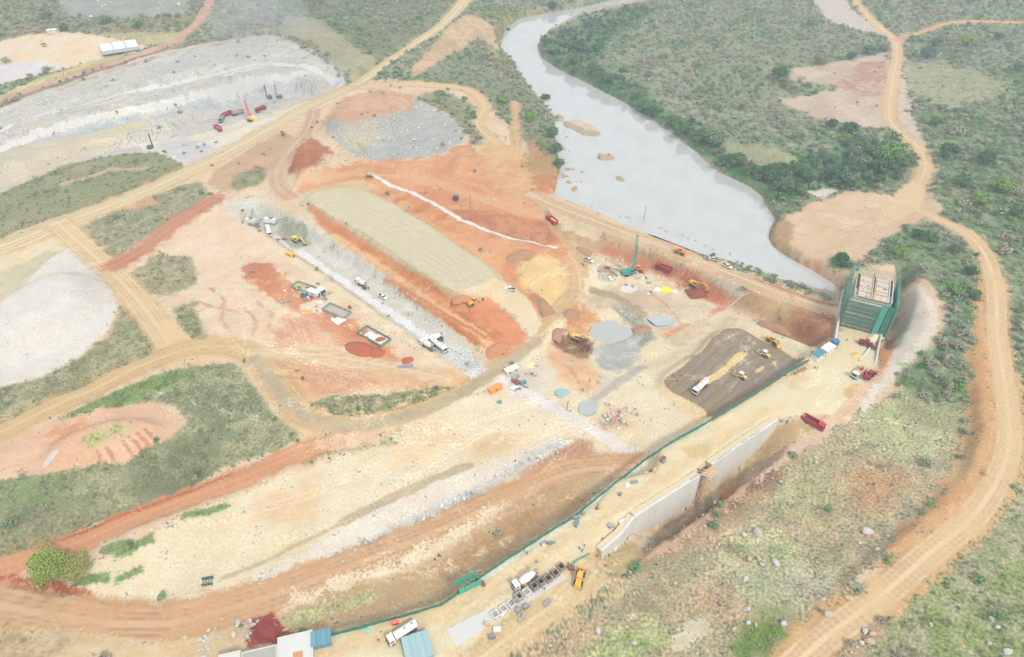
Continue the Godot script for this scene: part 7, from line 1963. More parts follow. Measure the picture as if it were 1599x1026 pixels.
	for s in strips:
		var n := maxi(2, roundi(s[0].distance_to(s[1]) / 2.6))
		for k in n:
			if s[2] < tall and k % 3 == 1: continue
			st = mb()
			var a: Vector3 = s[0].lerp(s[1], float(k) / n)
			var b: Vector3 = s[0].lerp(s[1], (k + rng.randf_range(0.82, 0.97)) / n)
			var w := Vector3(-(b - a).normalized().z, 0, (b - a).normalized().x) * 0.05
			var up := Vector3(0, s[2] * rng.randf_range(0.97, 1.03), 0)
			var bulge := w * rng.randf_range(-3.0, 3.0)
			var mid := (a + b) / 2 + bulge
			for pr in [[a, mid], [mid, b]]:
				hexa(st, [pr[0] + w, pr[1] + w, pr[1] - w, pr[0] - w, pr[0] + w + up, pr[1] + w + up, pr[1] - w + up, pr[0] - w + up])
			obj("net_panel", st, net_green if k % 2 else net_bright, t)
	st = mb()
	box(st, Vector3(wide * 0.4, 1.2, -0.9), Vector3(wide * 0.74, 2.4, 0.4))
	obj("door_formwork", st, mat(Color(0.62, 0.54, 0.48), 0.9), t)
	for k in 12:
		st = mb()
		box(st, Vector3(0.8 + k * wide * 0.74 / 12.0, 1.1, 0.5), Vector3(0.14, 2.2, 0.2))
		obj("prop", st, mat(Color(0.5, 0.44, 0.4), 0.9), t)

func tilted_slab(called: String, label: String, category: String, corners: Array, thick: float, m: Material):
	var t := thing(called, label, category, Vector3.ZERO)
	var st := mb()
	var p := []
	for c in corners: p.append(c - Vector3(0, thick, 0))
	for c in corners: p.append(c)
	hexa(st, p)
	obj("slab", st, m, t)
	return t

func stair_scaffold(label: String, a: Vector2, b: Vector2):
	var d := (b - a).normalized()
	var t := thing("stair_scaffold", label, "scaffold", Vector3(a.x, -11.0, a.y), atan2(-d.y, d.x))
	var wide := a.distance_to(b)
	for x in [0.2, wide - 0.2]:
		for z in [-0.3, 1.9]:
			var st := mb()
			bar(st, Vector3(x, -1.0, z), Vector3(x, 17.4, z), 0.14)
			obj("standard", st, timber, t)
	for k in 9:
		var st := mb()
		var up := k % 2 == 0
		for s in [0.3, 1.4]:
			bar(st, Vector3(0.2 if up else wide - 0.2, k * 1.85, s), Vector3(wide - 0.2 if up else 0.2, (k + 1) * 1.85, s), 0.16)
		for q in 6:
			var u := (q + 0.5) / 6.0
			box(st, Vector3(lerpf(0.3, wide - 0.3, u if up else 1.0 - u), (k + u) * 1.85, 0.85), Vector3(0.4, 0.08, 1.1))
		obj("stair_flight", st, timber, t)
		st = mb()
		box(st, Vector3(wide / 2, k * 1.85 + 1.0, 2.0), Vector3(wide + 0.6, 0.16, 0.1))
		obj("ledger", st, timber, t)
	var st2 := mb()
	for k in 5: box(st2, Vector3(wide / 2 + (k - 2) * 0.1, 16.3, 0.2 + k * 0.5), Vector3(wide + 0.4, 0.12, 0.34))
	obj("landing", st2, timber, t)
	st2 = mb()
	for k in 3:
		bar(st2, Vector3(-1.2 + k * 1.4, 16.5, -1.0), Vector3(1.6 + k * 1.4, 16.6, 3.4), 0.2)
	obj("loose_board", st2, mat(Color(0.85, 0.75, 0.58), 0.9), t)
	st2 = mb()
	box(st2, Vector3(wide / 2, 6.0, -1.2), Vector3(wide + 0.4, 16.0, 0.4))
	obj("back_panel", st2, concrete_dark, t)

func crushing_plant(label: String, at: Vector3, turn: float):
	var t := thing("crushing_plant", label, "plant", at, turn)
	for part in [[Vector3(-6, 2.2, 0), Vector3(5.5, 2.6, 2.8)], [Vector3(4.5, 2.4, -2.5), Vector3(6.5, 2.2, 2.6)], [Vector3(-1, 1.6, 3.0), Vector3(3.0, 1.8, 2.2)]]:
		var st := mb()
		box(st, part[0], part[1], Vector2(0.3, 0.2))
		var body := obj("crusher_body", st, paint_white if part[0].z < 1 else steel_grey, t)
		st = mb()
		for s in [-1, 1]:
			for q in [-1, 1]:
				bar(st, part[0] + Vector3(s * part[1].x * 0.42, -part[1].y / 2, q * 1.0), Vector3(part[0].x + s * part[1].x * 0.42, 0, part[0].z + q * 1.0), 0.2)
		obj("support_leg", st, steel_dark, body)
		st = mb()
		lathe(st, part[0] + Vector3(0.8, part[1].y / 2 + 1.3, 0), Vector3.DOWN, [[0.0, 1.6], [1.4, 0.7]], 4)
		obj("hopper", st, steel_grey, body)
	for c in [[Vector3(-8, 1.0, 2.0), Vector3(-14, 4.2, 3.0)], [Vector3(1.0, 3.6, -1.0), Vector3(-3.5, 1.5, 0.5)], [Vector3(7.5, 2.0, -2.5), Vector3(15.0, 5.0, -3.5)], [Vector3(-6, 3.0, -2.0), Vector3(-8.0, 5.2, -8.0)]]:
		var st := mb()
		bar(st, c[0], c[1], 0.7)
		bar(st, c[1] - Vector3(0, 0.3, 0), Vector3(c[1].x * 0.9, 0, c[1].z), 0.18)
		obj("conveyor", st, steel_grey, t)

func tank_block(label: String, at: Vector3, turn: float):
	var t := thing("tank_block", label, "tanks", at, turn)
	var st := mb()
	box(st, Vector3(0, 1.2, 0), Vector3(27.0, 2.4, 20.0))
	obj("base_wall", st, mat(Color(0.66, 0.68, 0.7), 0.9), t)
	for i in 3:
		for j in 2:
			st = mb()
			box(st, Vector3((i - 1) * 8.8, 2.55, (j - 0.5) * 9.6), Vector3(7.6, 0.35, 8.4))
			obj("cover", st, mat(Color(0.85, 0.86, 0.87), 0.8), t)

func shelter(label: String, at: Vector3, turn: float, size: Vector3, cloth: Material, open_frame: bool):
	var t := thing("tarpaulin_shelter", label, "shelter", at, turn)
	for sx in [-0.5, 0.5]:
		for sz in [-0.5, 0.5]:
			var st := mb()
			bar(st, Vector3(sx * size.x, -0.4, sz * size.z), Vector3(sx * size.x, size.y, sz * size.z), 0.12)
			obj("pole", st, steel_grey if not open_frame else net_bright, t)
	var n := 4
	for k in n:
		var x0 := (float(k) / n - 0.5) * size.x
		var x1 := (float(k + 1) / n - 0.5) * size.x
		var st := mb()
		var dip := 0.25 if k % 2 else -0.05
		if open_frame:
			for sz in [-0.5, 0.5]:
				box(st, Vector3((x0 + x1) / 2, size.y * 0.5, sz * size.z + dip * 0.3), Vector3((x1 - x0) * 0.94, size.y * 0.9, 0.06))
			bar(st, Vector3(x0, size.y, -size.z / 2), Vector3(x1, size.y, size.z / 2), 0.12)
		else:
			hexa(st, [Vector3(x0, size.y - 0.1 - dip, size.z * 0.55), Vector3(x1, size.y - 0.1 + dip, size.z * 0.55), Vector3(x1, size.y - 0.1 + dip, -size.z * 0.55), Vector3(x0, size.y - 0.1 - dip, -size.z * 0.55),
				Vector3(x0, size.y - dip, size.z * 0.55), Vector3(x1, size.y + dip, size.z * 0.55), Vector3(x1, size.y + dip, -size.z * 0.55), Vector3(x0, size.y - dip, -size.z * 0.55)])
			box(st, Vector3((x0 + x1) / 2, size.y * 0.5, size.z * 0.54), Vector3((x1 - x0) * 0.96, size.y * 0.8, 0.05))
		obj("cloth_panel", st, cloth, t)

func concrete_shell(label: String, at: Vector2, turn: float):
	var t := thing("concrete_building", label, "building", Vector3(at.x, 3.5, at.y), turn)
	# three blocks side by side, the right one tallest, with an opening in its roof slab
	for b in [[1.5, 3.4, 9.5, 10.0], [-8.2, 2.7, 9.4, 7.0], [-16.0, 3.2, 5.8, 8.0]]:
		var st := mb()
		box(st, Vector3(b[0], b[1] / 2 - 2.0, 1.6), Vector3(b[2], b[1] + 4.0, b[3]))
		var w := obj("wall", st, concrete if b[0] > 0 or b[0] < -12 else concrete_dark, t)
		st = mb()
		for s in [-1.0, 1.0]:
			box(st, Vector3(b[0], b[1] + 0.12, 1.6 + s * (b[3] / 2 - 0.15)), Vector3(b[2], 0.24, 0.3))
			box(st, Vector3(b[0] + s * (b[2] / 2 - 0.15), b[1] + 0.12, 1.6), Vector3(0.3, 0.23, b[3] - 0.6))
		obj("parapet", st, concrete_c, w)
	var st2 := mb()
	box(st2, Vector3(2.2, 3.42, 3.0), Vector3(2.6, 0.1, 2.2))
	obj("roof_opening", st2, mat(Color(0.72, 0.5, 0.32), 0.9), t)

func pipe_rack(label: String, at: Vector3, turn: float, long: float, count: int, m: Material):
	var t := thing("pipe_stack", label, "pipes", at, turn)
	for k in count:
		var st := mb()
		var z := (k - count / 2.0) * 0.42
		tube(st, Vector3(-long / 2 + rng.randf() * 0.5, 0.22, z), Vector3(long / 2, 0.22, z), 0.19, 0.19, 8)
		obj("pipe", st, m, t)

func light_mast(label: String, at: Vector3, tall: float):
	var t := thing("mast", label, "mast", at)
	var st := mb()
	tube(st, Vector3(0, -0.3, 0), Vector3(0.3, tall, 0), 0.16, 0.09, 6)
	obj("pole", st, steel_dark, t)
	st = mb()
	box(st, Vector3(0.3, tall, 0), Vector3(0.9, 0.35, 0.5), Vector2(0.1, 0.05))
	obj("head", st, steel_grey, t)

func heap(label: String, at: Vector3, size: Vector3, m: Material, turn: float):
	var lump := FastNoiseLite.new()
	lump.seed = 9
	lump.frequency = 0.6
	var n := 16
	var st := mb()
	st.set_smooth_group(0)
	var p := []
	for j in n + 1:
		for i in n + 1:
			var q := Vector2(i, j) / n * 2.0 - Vector2.ONE
			var r := q.length() * (1.0 + 0.15 * lump.get_noise_2d(q.x * 3.0 + at.x, q.y * 3.0))
			var y := size.y * (maxf(0.0, 1.0 - r) * 1.1 + 0.12 * lump.get_noise_2d(q.x * size.x + at.x, q.y * size.z) * clampf(1.4 - r, 0.0, 1.0)) - (0.5 if r > 1.02 else 0.05)
			p.append(Vector3(q.x * size.x, y, q.y * size.z))
	for j in n:
		for i in n:
			var k := j * (n + 1) + i
			quad4(st, p[k], p[k + 1], p[k + n + 2], p[k + n + 1])
	var t := obj(numbered("spoil_heap"), st, m, self)
	t.position = at
	t.rotation.y = turn
	tag(t, label, "heap")

# ------------------------------------------------------------------ plants and stones one can tell apart
var crowns: Array = []
var leaf_tones := {}

var dense_crown: ArrayMesh

func tree(label: String, at: Vector3, size: float, tall: float, tone: Color, kind := "tree"):
	if crowns.is_empty():
		for k in 4: crowns.append(leafy(300 + k, 700, 0.125, 8, 0.55))
		for k in 2: crowns.append(leafy(320 + k, 170, 0.13, 6, 0.7))
	var t := thing(kind, label, "tree" if kind == "tree" else "bush", at, rng.randf() * TAU)
	if not leaf_tones.has(tone): leaf_tones[tone] = leaf_material(tone)
	var st := mb()
	var h := tall * 0.35
	tube(st, Vector3(0, -0.3, 0), Vector3(0, h, 0), size * 0.07, size * 0.05, 7)
	for k in 4:
		var a := TAU * k / 4.0 + 0.4
		tube(st, Vector3(0, h * 0.8, 0), Vector3(cos(a) * size * 0.5, tall * 0.62, sin(a) * size * 0.5), size * 0.04, size * 0.015, 5)
	obj("trunk", st, mat(Color(0.4, 0.34, 0.28), 0.95), t)
	var c := MeshInstance3D.new()
	c.name = "crown"
	if size > 4.5 and EYE.distance_to(at) < 320.0 and dense_crown == null: dense_crown = leafy(340, 5200, 0.048, 15, 0.45)
	c.mesh = dense_crown if dense_crown and size > 4.0 and EYE.distance_to(at) < 320.0 else crowns[rng.randi() % 4 if kind == "tree" else 4 + rng.randi() % 2]
	c.material_override = leaf_tones[tone]
	c.position.y = tall * (0.12 if kind == "tree" else 0.0)
	c.scale = Vector3(size, tall * 0.62, size)
	t.add_child(c)

var stone_meshes: Array = []

func boulder(label: String, at: Vector3, size: float, tone: Color, group := ""):
	if stone_meshes.is_empty():
		for k in 5: stone_meshes.append(chunk(40 + k))
	var o := MeshInstance3D.new()
	o.name = numbered("boulder")
	o.mesh = stone_meshes[rng.randi() % 5]
	o.material_override = mat(tone, 0.95)
	o.position = at + Vector3(0, size * 0.25, 0)
	o.rotation = Vector3(rng.randf_range(-0.3, 0.3), rng.randf() * TAU, rng.randf_range(-0.3, 0.3))
	o.scale = Vector3(size * 1.15, size * 0.9, size)
	tag(o, label, "boulder", group)
	add_child(o)

func strew(label: String, group: String, line: PackedVector2Array, count: int, spread: float, least: float, most: float, tones: Array):
	var r := RandomNumberGenerator.new()
	r.seed = count
	for i in count:
		var u := r.randf() * (line.size() - 1.001)
		var p := line[int(u)].lerp(line[int(u) + 1], u - int(u)) + Vector2(r.randfn(), r.randfn()) * spread
		var spot := on_ground(p)
		spot.y = maxf(spot.y, -0.25)
		boulder(label, spot, lerpf(least, most, pow(r.randf(), 2.0)), tones[i % tones.size()], group)

func yard(label: String, group: String, at: Vector2, reach: Vector2, degrees: float, count: int):
	# pallets, crates and offcuts standing about a work yard
	var r := RandomNumberGenerator.new()
	r.seed = count + 17
	var tones := [paint_white, timber, steel_grey, concrete_dark, mat(Color(0.4, 0.5, 0.52), 0.7), mat(Color(0.5, 0.3, 0.24), 0.8)]
	var words := ["white", "timber", "steel grey", "dull grey", "blue grey", "rust brown"]
	var turn := deg_to_rad(degrees)
	for i in count:
		var q := Vector2(r.randfn() * reach.x, r.randfn() * reach.y).rotated(-turn) + at
		var k := r.randi() % 6
		var t := thing("material_stack", "%s %s" % [words[k], label], "materials", on_ground(q), turn + r.randfn() * 0.4, group)
		var size := Vector3(r.randf_range(0.8, 2.6), r.randf_range(0.4, 1.3), r.randf_range(0.6, 1.4))
		for n in 3:
			var st := mb()
			box(st, Vector3(r.randf_range(-0.1, 0.1), size.y * (n + 0.5) / 3.0, r.randf_range(-0.08, 0.08)), Vector3(size.x, size.y / 3.0 * 0.9, size.z))
			obj("layer", st, tones[k], t)

func build_objects():
	concrete_wall("long pale concrete wall panels on the downstream face, below the timber stair", PackedVector2Array([Vector2(28.12, -120.67), Vector2(35.10, -126.89), Vector2(40.30, -133.40), Vector2(54.14, -142.82), Vector2(65.26, -150.36)]), [1.0, -1.0, -4.5, -12.5, -11.0], 0.9)
	concrete_wall("pale concrete wall tapering to the sand beside the red dump truck", PackedVector2Array([Vector2(70.26, -154.85), Vector2(82.79, -164.22), Vector2(90.82, -169.75), Vector2(100.13, -176.44)]), [-11.5, -13.0, -9.0, 0.0], 0.9)
	netting_fence("long green netting fence along the upstream edge of the dam deck", PackedVector2Array([Vector2(-56.20, -92.52), Vector2(-47.11, -94.91), Vector2(-36.65, -97.91), Vector2(-27.74, -100.40), Vector2(-20.52, -102.94), Vector2(-16.05, -106.55), Vector2(-7.69, -113.21), Vector2(6.16, -123.40), Vector2(21.07, -133.89), Vector2(35.15, -146.81), Vector2(47.81, -158.01), Vector2(60.85, -166.96), Vector2(75.30, -176.12), Vector2(93.91, -188.92), Vector2(113.09, -203.14), Vector2(122.03, -208.92)]), 1.7, net_green)
	netting_fence("green edge netting on the wall top right of the timber stair", PackedVector2Array([Vector2(71.48, -156.28), Vector2(78.73, -161.83)]), 1.0, net_green)
	netting_fence("short green edge netting in the middle of the tapering wall", PackedVector2Array([Vector2(83.26, -165.13), Vector2(85.84, -166.96)]), 1.0, net_green)
	netting_fence("green edge netting near the tapering end of the wall", PackedVector2Array([Vector2(87.25, -167.89), Vector2(91.31, -170.69)]), 1.0, net_green)
	netting_fence("green edge netting on the wall top left of the timber stair", PackedVector2Array([Vector2(61.33, -148.44), Vector2(65.21, -151.19)]), 1.0, net_green)
	netting_fence("bright green edge netting between the formwork boxes and the wall", PackedVector2Array([Vector2(16.58, -115.15), Vector2(24.46, -119.99)]), 1.0, net_bright)
	intake_tower(Vector2(144.02, -232.70), Vector2(159.48, -225.29), 23.0)
	var t_0 := thing("channel_wall", "slim white concrete wall left of the intake tower", "wall", Vector3.ZERO)
	var s_0_0 := mb()
	hexa(s_0_0, [Vector3(153.56, -4.00, -255.00), Vector3(149.11, -4.00, -246.21), Vector3(148.40, -4.00, -246.57), Vector3(152.84, -4.00, -255.36), Vector3(153.56, 8.00, -255.00), Vector3(149.11, 8.00, -246.21), Vector3(148.40, 8.00, -246.57), Vector3(152.84, 8.00, -255.36)])
	obj("panel", s_0_0, concrete, t_0)
	var s_0_1 := mb()
	hexa(s_0_1, [Vector3(149.12, -4.00, -246.23), Vector3(143.62, -4.00, -233.64), Vector3(142.89, -4.00, -233.96), Vector3(148.39, -4.00, -246.55), Vector3(149.12, 8.00, -246.23), Vector3(143.62, 7.00, -233.64), Vector3(142.89, 7.00, -233.96), Vector3(148.39, 8.00, -246.55)])
	obj("panel", s_0_1, concrete, t_0)
	var s_0_2 := mb()
	hexa(s_0_2, [Vector3(143.62, -4.00, -233.63), Vector3(139.04, -4.00, -223.77), Vector3(138.32, -4.00, -224.10), Vector3(142.90, -4.00, -233.97), Vector3(143.62, 7.00, -233.63), Vector3(139.04, 6.50, -223.77), Vector3(138.32, 6.50, -224.10), Vector3(142.90, 7.00, -233.97)])
	obj("panel", s_0_2, concrete, t_0)
	var s_0_3 := mb()
	hexa(s_0_3, [Vector3(139.04, -4.00, -223.76), Vector3(137.48, -4.00, -220.55), Vector3(136.76, -4.00, -220.91), Vector3(138.32, -4.00, -224.11), Vector3(139.04, 6.50, -223.76), Vector3(137.48, 6.00, -220.55), Vector3(136.76, 6.00, -220.91), Vector3(138.32, 6.50, -224.11)])
	obj("panel", s_0_3, concrete, t_0)
	var t_1 := thing("channel_wall", "pale wing wall right of the intake tower beside the culvert cut", "wall", Vector3.ZERO)
	var s_1_0 := mb()
	hexa(s_1_0, [Vector3(158.32, -5.00, -224.05), Vector3(154.52, -5.00, -217.11), Vector3(154.00, -5.00, -217.40), Vector3(157.79, -5.00, -224.33), Vector3(158.32, 7.00, -224.05), Vector3(154.52, 6.50, -217.11), Vector3(154.00, 6.50, -217.40), Vector3(157.79, 7.00, -224.33)])
	obj("panel", s_1_0, concrete_b, t_1)
	var s_1_1 := mb()
	hexa(s_1_1, [Vector3(154.52, -5.00, -217.11), Vector3(150.22, -5.00, -208.85), Vector3(149.69, -5.00, -209.13), Vector3(153.99, -5.00, -217.39), Vector3(154.52, 6.50, -217.11), Vector3(150.22, 6.00, -208.85), Vector3(149.69, 6.00, -209.13), Vector3(153.99, 6.50, -217.39)])
	obj("panel", s_1_1, concrete_b, t_1)
	var s_1_2 := mb()
	hexa(s_1_2, [Vector3(150.21, -5.00, -208.84), Vector3(148.31, -5.00, -205.61), Vector3(147.79, -5.00, -205.92), Vector3(149.70, -5.00, -209.14), Vector3(150.21, 6.00, -208.84), Vector3(148.31, 5.40, -205.61), Vector3(147.79, 5.40, -205.92), Vector3(149.70, 6.00, -209.14)])
	obj("panel", s_1_2, concrete_b, t_1)
	var t_2 := thing("kerb_wall", "low concrete kerb along the sand behind the wing wall", "wall", Vector3.ZERO)
	var s_2_0 := mb()
	hexa(s_2_0, [Vector3(154.19, 4.00, -220.53), Vector3(147.44, 4.00, -212.98), Vector3(146.99, 4.00, -213.38), Vector3(153.74, 4.00, -220.93), Vector3(154.19, 6.00, -220.53), Vector3(147.44, 5.80, -212.98), Vector3(146.99, 5.80, -213.38), Vector3(153.74, 6.00, -220.93)])
	obj("panel", s_2_0, concrete_c, t_2)
	var s_2_1 := mb()
	hexa(s_2_1, [Vector3(147.43, 4.00, -212.97), Vector3(143.48, 4.00, -208.83), Vector3(143.04, 4.00, -209.25), Vector3(147.00, 4.00, -213.39), Vector3(147.43, 5.80, -212.97), Vector3(143.48, 5.60, -208.83), Vector3(143.04, 5.60, -209.25), Vector3(147.00, 5.80, -213.39)])
	obj("panel", s_2_1, concrete_c, t_2)
	stair_scaffold("timber stair scaffold filling the gap between the two dam walls", Vector2(65.82, -150.92), Vector2(69.97, -154.56))
	mixer_truck("white mixer truck parked beside the row of formwork boxes on the dam", on_ground(Vector2(4.14, -110.26)), -2.602)
	mixer_truck("white mixer truck driving up the pale rock channel ahead of a pickup", on_ground(Vector2(-72.76, -270.10)), 2.331)
	mixer_truck("rearmost white mixer truck of the three by the channel mouth, drum pointing right", on_ground(Vector2(-34.25, -228.90)), -2.847)
	mixer_truck("white mixer truck with greyish chassis, nearest the red soil heap of the three", on_ground(Vector2(-36.35, -222.57)), 2.350)
	tanker("white tanker truck parked on the dam near the blue tarpaulins", on_ground(Vector2(-30.86, -94.17)), -2.523)
	tanker("white water tanker wetting a strip on the dark compacted pad", on_ground(Vector2(75.98, -197.89)), -2.331)
	tanker("white tanker truck standing between two mixer trucks by the channel mouth", on_ground(Vector2(-31.60, -224.20)), -0.830)
	tanker("long white tanker truck below the crushing plant", on_ground(Vector2(-131.65, -319.03)), -1.179)
	tipper("bright red dump truck with dark load parked at the end of the dam wall", on_ground(Vector2(113.26, -176.20)), -0.750, paint_red, steel_dark)
	tipper("dull red dump truck on the track below the cofferdam", on_ground(Vector2(76.69, -286.25)), 2.540, paint_dark_red, soil_red)
	tipper("red dump truck where the loop road meets the red ground", on_ground(Vector2(21.88, -325.69)), 2.111, paint_red, sand_load)
	tipper("bright red dump truck nearest the stone floor in the quarry", on_ground(Vector2(-197.64, -440.57)), 2.330, paint_red, steel_grey)
	tipper("dull red dump truck waiting behind a grey truck in the quarry", on_ground(Vector2(-198.84, -464.50)), 1.007, paint_dark_red, steel_grey)
	tipper("pinkish red dump truck right of the crane in the quarry", on_ground(Vector2(-178.12, -473.68)), -2.084, paint_dark_red, soil_red)
	tipper("grey dump truck in front of the dull red one in the quarry", on_ground(Vector2(-200.32, -456.68)), -1.474, steel_grey, concrete_dark)
	tipper("pale grey dump truck between the dull red truck and the crane", on_ground(Vector2(-192.72, -467.91)), 0.852, concrete_dark, sand_load)
	tipper("tiny beige dump truck on the compound pad", on_ground(Vector2(-367.16, -555.14)), -0.833, paint_pale_yellow, sand_load)
	flatbed("white flatbed truck carrying a red machine beside the wing wall", on_ground(Vector2(140.03, -201.62)), -2.459)
	pickup("white pickup on the embankment apron beside the grader", on_ground(Vector2(-0.76, -262.50)), 2.844)
	pickup("white pickup following a mixer truck along the rock channel", on_ground(Vector2(-61.43, -260.77)), -0.676)
	pickup("white pickup near the sandy junction left of the piling rig", on_ground(Vector2(38.96, -290.68)), -0.602)
	pickup("left one of two white pickups parked on the cofferdam crest", on_ground(Vector2(102.55, -291.17)), 2.617)
	pickup("right one of two white pickups parked on the cofferdam crest", on_ground(Vector2(105.76, -279.28)), -0.783)
	excavator("beige yellow excavator digging brown soil beside the grey pond", on_ground(Vector2(29.43, -238.37)), -0.573, paint_pale_yellow, 7.5)
	excavator("bright yellow excavator on the red soil heap below the cofferdam", on_ground(Vector2(90.02, -274.48)), -0.850, paint_yellow, 8.0)
	excavator("yellow excavator on the dark gravel near the crushing plant", on_ground(Vector2(-114.70, -310.65)), -0.709, paint_pale_yellow, 7.0)
	roller("yellow roller in the middle of the dark compacted pad", on_ground(Vector2(93.86, -205.01)), 2.383, paint_pale_yellow)
	roller("pale yellow roller with white roof higher on the compacted pad", on_ground(Vector2(107.44, -218.48)), 2.319, paint_pale_yellow)
	loader("yellow loader at the far upper edge of the compacted pad", on_ground(Vector2(113.57, -226.54)), -0.913, paint_yellow)
	loader("yellow wheel loader facing the tan heap at the foot of the wall", on_ground(Vector2(20.40, -111.30)), 1.274, paint_yellow)
	loader("dark red loader parked beside the white flatbed truck", on_ground(Vector2(143.34, -199.82)), 0.674, paint_dark_red)
	loader("small dark red machine on the sand in front of the tower", on_ground(Vector2(150.06, -218.98)), -0.608, paint_dark_red)
	grader("yellow motor grader at the foot of the embankment nose", on_ground(Vector2(-16.95, -250.49)), 0.754)
	crawler_crane("crane with red boom standing on a yellowish base in the quarry", on_ground(Vector2(-178.93, -454.93)), 2.553)
	drill("left dark drill rig at the head of the quarry floor", on_ground(Vector2(-178.81, -497.85)), -2.278)
	drill("right dark drill rig at the head of the quarry floor", on_ground(Vector2(-171.36, -498.48)), -2.677)
	drill("teal drill rig at the left end of the quarry apron", on_ground(Vector2(-231.56, -411.68)), -0.000)
	drill_rig("tall teal piling rig beside a red dump truck below the cofferdam", on_ground(Vector2(58.23, -283.54)), 0.390, 21.0)
	loader("small orange machine right of the piling rig", on_ground(Vector2(64.83, -289.55)), -0.494, paint_orange)
	loader("small orange machine on the pale crest of the cofferdam", on_ground(Vector2(85.02, -291.28)), -0.699, paint_orange)
	cabin("site_office", "long site office with white roof at the end of the netting fence", "cabin", on_ground(Vector2(131.95, -215.29)), 0.638, Vector3(6.0, 2.6, 3.2), paint_white, paint_white, 3)
	cabin("site_office", "site office part with teal roof left of the white roofed one", "cabin", on_ground(Vector2(126.54, -211.28)), 0.628, Vector3(5.2, 2.6, 3.0), paint_white, mat(Color(0.25, 0.5, 0.55), 0.6), 2)
	cabin("storage_box", "small blue storage box between the site office and the tower", "box", on_ground(Vector2(136.81, -219.81)), 0.360, Vector3(2.6, 2.2, 2.2), tarp_blue, tarp_blue, 1)
	cabin("site_cabin", "cream site cabin beside the concrete path at the road bend", "cabin", on_ground(Vector2(-0.13, -208.08)), 0.592, Vector3(6.0, 2.6, 2.6), mat(Color(0.75, 0.74, 0.66), 0.7), mat(Color(0.83, 0.8, 0.7), 0.7), 2)
	cabin("skip_container", "orange skip container below the cream site cabin", "container", on_ground(Vector2(-6.86, -197.51)), 0.665, Vector3(5.5, 1.9, 2.2), paint_orange, paint_orange, 1)
	cabin("skip_container", "yellow skip container beside the upper end of the rock channel", "container", on_ground(Vector2(-111.66, -289.82)), -0.513, Vector3(4.6, 1.8, 2.2), paint_yellow, paint_yellow, 1)
	cabin("shipping_container", "white shipping container among the formwork frames on red ground", "container", on_ground(Vector2(-92.36, -256.85)), -0.485, Vector3(6.0, 2.6, 2.5), paint_white, paint_white, 1)
	cabin("shipping_container", "short white container with dark end right of the long one", "container", on_ground(Vector2(-89.11, -258.41)), -0.660, Vector3(3.0, 2.6, 2.4), mat(Color(0.2, 0.33, 0.36), 0.6), paint_white, 1)
	cabin("storage_box", "small teal box left of the white shipping container", "box", on_ground(Vector2(-96.83, -256.80)), -0.458, Vector3(2.6, 1.8, 2.0), mat(Color(0.3, 0.5, 0.55), 0.6), mat(Color(0.35, 0.55, 0.6), 0.6), 1)
	cabin("storage_box", "dark blue box on the red ground beyond the white channel line", "box", on_ground(Vector2(-31.86, -346.95)), -0.321, Vector3(2.6, 2.6, 2.2), mat(Color(0.2, 0.28, 0.42), 0.6), mat(Color(0.26, 0.36, 0.5), 0.6), 1)
	cabin("shed", "low white shed at the edge of the compound pad", "shed", on_ground(Vector2(-369.58, -577.86)), 0.558, Vector3(9.0, 2.6, 4.0), concrete, paint_white, 2)
	cabin("storage_box", "red box truck body hanging over the netting fence", "box", on_ground(Vector2(-33.48, -97.53)), 0.312, Vector3(2.0, 1.2, 1.1), paint_red, mat(Color(0.85, 0.4, 0.35), 0.6), 1)
	crushing_plant("grey crushing plant with conveyors at the head of the rock channel", on_ground(Vector2(-138.08, -327.04)), -0.195)
	tank_block("block of six pale covered tanks on the compound pad", on_ground(Vector2(-305.70, -550.43)), 0.527)
	formwork_box("green formwork frame holding a white slab and a heap of red soil", on_ground(Vector2(-60.12, -227.65)), -0.651, Vector3(15.0, 1.6, 6.2), mat(Color(0.42, 0.5, 0.42), 0.8), mat(Color(0.8, 0.76, 0.72), 0.9))
	formwork_box("green grey formwork frame behind the white square slab", on_ground(Vector2(-79.51, -244.62)), -0.548, Vector3(13.0, 1.3, 5.5), mat(Color(0.5, 0.56, 0.5), 0.8), mat(Color(0.66, 0.6, 0.56), 0.9))
	formwork_box("green formwork frame full of timber behind the white container", on_ground(Vector2(-98.78, -262.48)), -0.462, Vector3(11.0, 1.2, 5.0), mat(Color(0.45, 0.55, 0.44), 0.8), timber)
	tilted_slab("precast_slab", "white square slab lying in front of the green grey formwork frame", "slab", [Vector3(-80.68, 3.66, -237.95), Vector3(-77.21, 3.66, -234.79), Vector3(-73.91, 3.66, -238.41), Vector3(-77.31, 3.66, -241.17)], 0.50, paint_white)
	tilted_slab("formwork_floor", "white slab floor inside the green formwork frame", "slab", [Vector3(-64.87, 2.91, -228.20), Vector3(-60.15, 2.91, -224.76), Vector3(-57.83, 2.91, -227.77), Vector3(-62.57, 2.91, -231.26)], 0.30, paint_white)
	tilted_slab("concrete_apron", "long white concrete apron on the deck before the formwork boxes", "concrete", [Vector3(-15.62, 5.06, -90.68), Vector3(-4.51, 5.06, -98.26), Vector3(-7.92, 5.06, -101.54), Vector3(-18.67, 5.06, -95.81)], 0.30, slab_grey)
	tilted_slab("concrete_strip", "pale concrete strip under the formwork boxes", "concrete", [Vector3(-4.51, 5.06, -98.26), Vector3(16.56, 5.06, -111.69), Vector3(13.42, 5.06, -114.89), Vector3(-7.92, 5.06, -101.54)], 0.30, slab_grey)
	tilted_slab("tarpaulin", "teal tarpaulin laid on the deck right of the blue shelter", "tarpaulin", [Vector3(-42.18, 5.15, -94.83), Vector3(-36.82, 5.15, -95.39), Vector3(-37.53, 5.15, -96.51), Vector3(-42.00, 5.15, -95.95)], 0.10, tarp_teal)
